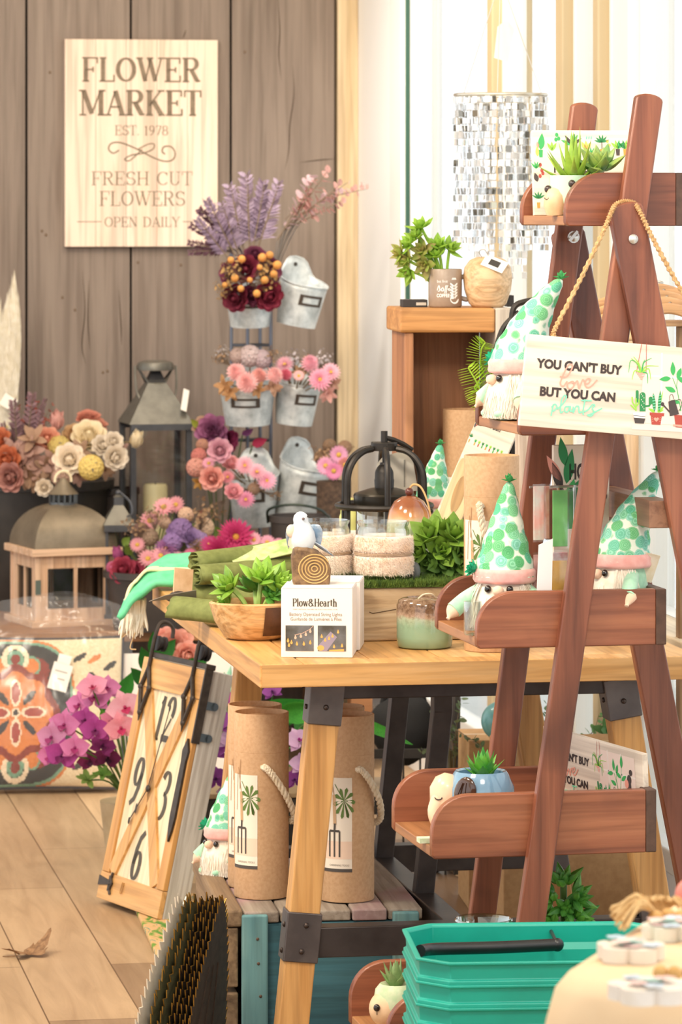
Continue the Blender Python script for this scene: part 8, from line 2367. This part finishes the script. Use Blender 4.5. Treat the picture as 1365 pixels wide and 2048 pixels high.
# ================================================================== cushion in its clear bag on the floor
def cushion():
    cx, d = 95, 10.62; k = d / F
    p = at(cx, 1562, d); p.z = .0
    t = thing('cushion', 'square cushion with an orange and black rosette pattern inside a clear bag on the floor', 'cushion', p + Vector((0, .0, .012)), R(4))
    t.rotation_euler = (R(-14), 0, R(4))
    S = 305 * k; n = 104; T_ = .055
    def pat(u, v):        # -1..1, about the rosette centre
        x, y = u * 1.45 + .62, v * 1.3 + .03
        x, y = x * .98, y * .98
        r = math.hypot(x, y); a = math.atan2(y, x)
        if r < .085: return 5 if r < .05 else 1
        c8 = abs(math.cos(4 * a))
        for kx in range(4):
            aa = a - kx * PI / 2; px, py = r * math.cos(aa), r * math.sin(aa)
            e = ((px - .34) / .24) ** 2 + (py / .105) ** 2
            if e < .55: return 4
            if e < 1.0: return 1
            aa = a - kx * PI / 2 - PI / 4; px, py = r * math.cos(aa), r * math.sin(aa)
            e = ((px - .36) / .17) ** 2 + (py / (.05 + .06 * max(0, px - .2))) ** 2
            if e < 1.0: return 5
        star = .66 + .10 * math.cos(4 * (a)) ** 2 - .04
        if r < star: return 2
        if r < star + .13: return 3
        # dark cloud with pale scrolls above and below, cream border with a small leaf print
        big = max(abs(x) / 1.04, abs(y) / 1.22)
        round_ = (abs(x) / 1.06) ** 3 + (abs(y) / 1.20) ** 3
        if round_ < 1.0:
            for sy in (-1, 1):
                q = math.hypot(x, (y - sy * .93) * 1.0)
                if .17 < q < .26 and sy * (y - sy * .93) > -.14: return 1
                if q < .16: return 3 if q < .09 else 6
                for sx in (-1, 1):
                    q2 = math.hypot(x - sx * .30, y - sy * .80)
                    if q2 < .14: return 2
                    if q2 < .18: return 6
                    q3 = math.hypot(x - sx * .42, y - sy * .72)
                    if q3 < .23: return 3
            return 5
        if round_ < 1.13: return 6
        if round_ < 1.25: return 2 if abs(y) > .4 else 1
        if x > .8:
            for lx_, ly, s_, c in ((1.22, .95, .5, 5), (1.5, .92, .5, 2), (1.5, .6, -.7, 5), (1.8, .8, .6, 5), (1.2, -.9, .4, 5), (1.55, -.8, -.5, 2), (1.75, -.2, .9, 5)):
                dx, dy = x - lx_, y - ly; ca, sa = math.cos(s_), math.sin(s_)
                if ((dx * ca + dy * sa) / .14) ** 2 + ((-dx * sa + dy * ca) / .05) ** 2 < 1: return c
        return 0
    for side in (0, 1):
        mb = MB(); vs = []
        for j in range(n + 1):
            for i in range(n + 1):
                u, v = 2 * i / n - 1, 2 * j / n - 1
                pu = (1 - abs(u) ** 2.6) ** .55 * (1 - abs(v) ** 2.6) ** .55
                x = u * S / 2 * (1 - .05 * (1 - abs(v)) ** 1 * 0 - .04 * (v * v) * 0) * (1 - .03 * (1 - v * v)); z = S / 2 + v * S / 2 * (1 - .03 * (1 - u * u))
                vs.append((x, (-1 if side == 0 else 1) * T_ * pu, z))
        if side == 0:
            for j in range(n):
                for i in range(n):
                    a = j * (n + 1) + i
                    mb.f.append((a, a + 1, a + n + 2, a + n + 1)); mb.m.append(pat((2 * i + 1) / n - 1, (2 * j + 1) / n - 1))
            mb.v = [tuple(v) for v in vs]
        else:
            mb.add(vs, [(j * (n + 1) + i, j * (n + 1) + i + 1, (j + 1) * (n + 1) + i + 1, (j + 1) * (n + 1) + i) for j in range(n) for i in range(n)])
        cm = [pm(c, .95, col2=c2, sc=160, bmp=.2) for c, c2 in (('#ecd9b6', '#dcc49c'), ('#f0dcc0', '#dfc6a4'), ('#d9854a', '#c47038'), ('#8f4036', '#75322b'), ('#a8473a', '#8f382e'), ('#3c3a38', '#2c2a2a'), ('#7fa58a', '#66907a'))]
        mb.build('front_cover' if side == 0 else 'back_cover', cm, t, 60)
    mb = MB(); q = []
    for a, b_ in ((-1, -1), (1, -1), (1, 1), (-1, 1)): q.append((a, b_))
    pts = []
    for i in range(4):
        (a, b_), (c, e) = q[i], q[(i + 1) % 4]
        for j in range(12):
            f = j / 12; u, v = a + (c - a) * f, b_ + (e - b_) * f
            pts.append((u * S / 2 * (1 - .03 * (1 - v * v)), 0, S / 2 + v * S / 2 * (1 - .03 * (1 - u * u))))
    mb.tube(pts, .005, 7, True); mb.build('piping', pm('#33303a', .9), t)
    mb = MB(); M = T3((122 - cx) * k, -T_ - .006, (1560 - 1335) * k) @ RY(R(16)); mb.box(-.026, .026, -.001, .001, -.045, .028, M); mb.box(-.019, .016, -.001, .001, .0285, .052, M)
    tg = mb.build('hang_tag', PAPER, t, 0)
    mb = MB(); mb.box(-.018, .016, -.0016, -.0011, .004, .008, M); mb.box(-.006, .014, -.0016, -.0011, -.016, -.012, M); mb.build('printed_line', pm('#b5aea4', .7), tg, 0)
    # clear bag
    b2 = thing('plastic_bag', 'clear plastic bag around the patterned cushion, its open top flaring up', 'bag', t.location, R(4))
    b2.rotation_euler = t.rotation_euler
    W = S * 1.07; Hh = S * 1.30
    for side in (0, 1):
        mb = MB(); nu, nv = 46, 54; vs = []
        for j in range(nv + 1):
            for i in range(nu + 1):
                u, v = 2 * i / nu - 1, j / nv
                x = u * W / 2 * (1.0 + .06 * v); z = v * Hh * (1 - .06 * (u * 1.3 - .1) ** 2 * v) - .004
                inside = (1 - abs(u) ** 3) ** .5 * max(0, math.sin(PI * min(1, v / .86))) ** .6
                y = (T_ + .010) * inside
                wr = noise.noise(Vector((u * 3.2, v * 5, side * 9))) * .012 + noise.noise(Vector((u * 9, v * 3.5 + u * 3, side * 5))) * .007
                y += abs(wr) * (.6 + 1.6 * max(0, v - .7) / .3) + .010
                if v > .82: y += (v - .82) * .16 * math.sin(u * 5 + side) + .004
                vs.append((x, (-1 if side == 0 else 1) * y, max(z, -.006)))
        mb.add(vs, [(j * (nu + 1) + i, j * (nu + 1) + i + 1, (j + 1) * (nu + 1) + i + 1, (j + 1) * (nu + 1) + i) for j in range(nv) for i in range(nu)])
        mb.build('front_film' if side == 0 else 'back_film', film('bag', '#eef1f5', .10, .3), b2, 60)
cushion()

# ================================================================== stacked green shopping baskets
BG = pm('#0fa38f', .42, col2='#0d9683', sc=8)
def basket_mesh():
    W, D, ch = .385, .315, .042
    def ring(e, z): # chamfered rectangle grown by e
        a, b_ = W / 2 + e, D / 2 + e; c = ch + e * .4
        return [(-a + c, -b_, z), (a - c, -b_, z), (a, -b_ + c, z), (a, b_ - c, z), (a - c, b_, z), (-a + c, b_, z), (-a, b_ - c, z), (-a, -b_ + c, z)]
    m = MB()
    h = .235
    prof = [(-.030, 0), (-.028, .002), (-.004, h - .036), (.004, h - .034), (.004, h - .028), (.0, h - .026), (.001, h - .005), (.006, h - .004), (.006, h), (-.001, h), (-.004, h - .004), (-.0045, h - .03), (-.010, h - .040), (-.031, .006)]
    vs = []
    for e, z in prof: vs += ring(e, z)
    fs = [(8 * j + i, 8 * j + (i + 1) % 8, 8 * j + 8 + (i + 1) % 8, 8 * j + 8 + i) for j in range(len(prof) - 1) for i in range(8)]
    fs.append(tuple(range(7, -1, -1))); fs.append(tuple(8 * (len(prof) - 1) + i for i in range(8)))
    m.add(vs, fs)
    return m, W, D, h
bs_loc = Vector((.300, 6.03, .0))
RIMZ = at(905, 1925, 5.86).z
NB = 5; STEP = .0335
lab_b = ['topmost green shopping basket of the stack, black handle folded inside', 'green shopping basket second from the top of the stack', 'green shopping basket third from the top of the stack', 'green shopping basket fourth from the top of the stack', 'green shopping basket fifth from the top of the stack']
for i in range(NB):
    m, W, D, h = basket_mesh()
    t = thing('shopping_basket', lab_b[i], 'basket', bs_loc + Vector((0, 0, RIMZ - h - STEP * i)), R(4), None)
    m.build('basket_body', BG, t, 20, bevel=.0012)
    m = MB()
    z0, z1 = h - .026, h - .005
    m.box(.035, .0375, -D / 2 - .003, -D / 2 + .001, z0, z1)
    for j in range(9):
        x = .042 + j * .007; m.beam((x, -D / 2 - .0012, z0 + .002), (x + .010, -D / 2 - .0012, z1 - .002), .0016, .002)
    m.build('ribbed_panel', BG, t, 0)
    if i == 0:
        BKP = pm('#232325', .35, col2='#1c1c1e', sc=20)
        m = MB(); q = [(-W / 2 + .012, .01, h - .014), (-W / 2 + .04, .045, h - .018), (-.06, .062, h - .020), (.035, .078, h - .020)]
        m.tube(smooth_pts(q, 6), .0095, 12); m.ball((.036, .078, h - .020), .0105, 12, 8); m.tube([(.036, .078, h - .019), (.036, D / 2 - .002, h - .013)], .003, 8)
        m.build('handle', BKP, t)
        m = MB(); m.ball((.068, -D / 2 - .003, h - .014), (.009, .005, .006), 12, 8); m.box(.062, .076, -D / 2 - .008, -D / 2, h - .011, h - .004); m.build('handle_clip', BKP, t)
t = thing('basket_plinth', 'dark low plinth under the stack of green shopping baskets', 'plinth', (bs_loc.x, bs_loc.y, 0), R(4))
mb = MB(); zt = RIMZ - .235 - STEP * (NB - 1); mb.box(-.15, .15, -.12, .12, 0, max(.01, zt)); mb.build('block', BLACKP, t, 0)

# ================================================================== cloth covered round table in front
def cloth_table():
    cz = .80
    d0 = (H - cz) * F / (1952 - HY); o0 = at(1086, 1952, d0)
    rz = R(-19.6)
    t = thing('cloth_covered_table', 'table draped in peach cloth near the camera beside the green baskets', 'table', (o0.x, o0.y, 0), rz)
    W, D = .9, 1.0
    def ring(e, z, f):
        c = .07; pts = []
        for cx, cy, a0 in ((W - c, c, -90), (W - c, D - c, 0), (c, D - c, 90), (c, c, 180)):
            for i in range(13):
                a = R(a0 + 90 * i / 12); pts.append((cx, cy, a))
        out = []
        n = len(pts)
        seg = []
        for i in range(n):
            x, y, a = pts[i]; x2, y2, a2 = pts[(i + 1) % n]
            k = 1 if (i % 13) != 12 else 14
            for q in range(k):
                u = q / k; aa = a
                px, py = x + (x2 - x) * u, y + (y2 - y) * u
                out.append((px, py, aa))
        res = []
        for i, (x, y, a) in enumerate(out):
            wv = e + f * (.020 * math.sin(i * .55) + .012 * math.sin(i * 1.1 + 1))
            res.append((x + math.cos(a) * (.07 + wv), y + math.sin(a) * (.07 + wv), z))
        return res
    prof = [(-.062, cz, 0), (-.05, cz, 0), (-.03, cz - .001, 0), (-.008, cz - .006, 0), (.004, cz - .02, .05), (.010, cz - .05, .2), (.016, cz - .12, .5), (.03, cz - .3, 1), (.05, cz - .6, 1.4), (.06, .03, 1.6)]
    rings = [ring(*p) for p in prof]; n = len(rings[0])
    mb = MB(); vs = [v for r_ in rings for v in r_]
    mb.add(vs, [(j * n + i, j * n + (i + 1) % n, (j + 1) * n + (i + 1) % n, (j + 1) * n + i) for j in range(len(prof) - 1) for i in range(n)] + [tuple(range(n))])
    mb.build('tablecloth', pm('#efd0a8', .85, col2='#e8c69a', sc=5), t, 70)
    mb = MB(); mb.box(.06, W - .06, .06, D - .06, cz - .04, cz - .012); mb.build('top', PINE_X, t, 0)
    for x in (.11, W - .11):
        for y in (.11, D - .11):
            mb = MB(); mb.box(x - .025, x + .025, y - .025, y + .025, 0, cz - .0405); mb.build('leg', PINE_X, t, 0)
    return d0, cz + .0006
cd, cz = cloth_table()
BLD = pm('#d9ab68', .6, col2='#c9964f', sc=40); TASS = pm('#dcb882', .9, col2='#c9a068', sc=80)
def clover(px, py, s, label, col, rz):
    d_ = (H - cz) * F / (py - HY); p = at(px, py, d_); p.z = cz
    t = thing('wooden_flower', label, 'ornament', p, R(rz))
    m = MB(); n = 80; th = .0145
    out = [(s * (.74 + .26 * abs(math.cos(2.5 * 2 * PI * i / n)) ** .7) * math.cos(2 * PI * i / n), s * (.74 + .26 * abs(math.cos(2.5 * 2 * PI * i / n)) ** .7) * math.sin(2 * PI * i / n)) for i in range(n)]
    m.add([(x, y, z) for z in (0, th) for x, y in out], [(i, (i + 1) % n, (i + 1) % n + n, i + n) for i in range(n)])
    for z in (0, th): m.add([(0, 0, z)] + [(x, y, z) for x, y in out], [(0, 1 + i, 1 + (i + 1) % n) for i in range(n)])
    m.build('cutout', pm(col, .55, col2='#e9dccb', sc=40), t, 0)
    m = MB()
    for i in range(8):
        a = i * .9 + rz; q = s * .6 * (i % 3) / 2 + .004
        for kx in range(5):
            b = kx * 1.257 + i; x, y = q * math.cos(a) + .006 * math.cos(b), q * math.sin(a) + .006 * math.sin(b)
            m.add([(x + .005 * math.cos(2 * PI * k / 8), y + .005 * math.sin(2 * PI * k / 8), th + .0008 + .00012 * (i * 5 + kx)) for k in range(8)], [tuple(range(8))], None, i % 3)
    m.build('painted_flowers', [pm('#b9d6cb', .6), pm('#e6c3bb', .6), pm('#c3cfdc', .6)], t, 0)
clover(1262, 1918, .035, 'thick white wooden flower cutout with pastel painting at the left of the peach cloth', '#e9dccb', 10)
clover(1338, 1876, .028, 'mint painted wooden flower cutout behind the others on the peach cloth', '#dfe3d3', 40)
clover(1300, 1998, .040, 'thick white wooden flower cutout nearest the edge of the peach cloth', '#f0e6da', 25)
def beads(path, label, n, r, tassel=None):
    pts = []
    for px, py in path:
        d_ = (H - cz) * F / (py - HY); p = at(px, py, d_); p.z = cz + r; pts.append(p)
    P = smooth_pts(pts, 12)
    t = thing('bead_garland', label, 'garland', pts[0])
    acc = 0; last = P[0]; cnt = 0
    for i in range(len(P)):
        acc += (P[i] - last).length; last = P[i]
        if i == 0 or acc >= 2 * r:
            acc = 0; m = MB(); m.ball(tuple(P[i] - pts[0]), r * (.97), 14, 9); m.build('bead', BLD, t); cnt += 1
    m = MB(); m.tube([p - pts[0] for p in P], .0015, 5); m.build('string', JUTE, t)
    if tassel:
        e = pts[0]
        m = MB()
        for i in range(70):
            a = random.uniform(-.7, .7); L = random.uniform(.03, .045); y = random.uniform(-.02, .02)
            m.tube(smooth_pts([(0, 0, .006), (-L * .5, y, .012 + random.uniform(0, .012)), (-L, y * 2.4, random.uniform(-.006, .004))], 3), .0016, 4)
        m.build('tassel', TASS, t)
beads([(1312, 1852), (1345, 1848), (1372, 1856), (1385, 1880), (1410, 1890)], 'tan wooden bead garland with a fringed tassel on the peach cloth', 9, .0085, True)
beads([(1322, 1962), (1340, 1965), (1362, 1963), (1395, 1960)], 'short string of tan wooden beads between the white flower cutouts', 8, .008)
m = MB()
for i in range(60):
    a = random.uniform(-1.2, 1.2); L = random.uniform(.018, .034)
    m.tube(smooth_pts([(0, 0, .004), (L * math.sin(a) * .6, .004, .015 + random.uniform(0, .008)), (L * math.sin(a), random.uniform(-.01, .01), .022 * abs(math.cos(a)))], 3), .0016, 4)
o = m.build('jute_tuft', TASS, None); o.location = at(1322, 1838, (H - cz) * F / (1838 - HY)); o.location.z = cz
tag(o, 'frayed jute tuft at the far edge of the peach cloth', 'tuft')
m = MB(); m.ball((0, 0, .018), (.02, .016, .018), 18, 12)
o = m.build('coral_ornament', pm('#ea8f80', .6), None); o.location = at(1388, 1822, (H - cz) * F / (1822 - HY)); o.location.z = cz
tag(o, 'rounded coral pink ornament at the far corner of the peach cloth', 'ornament')
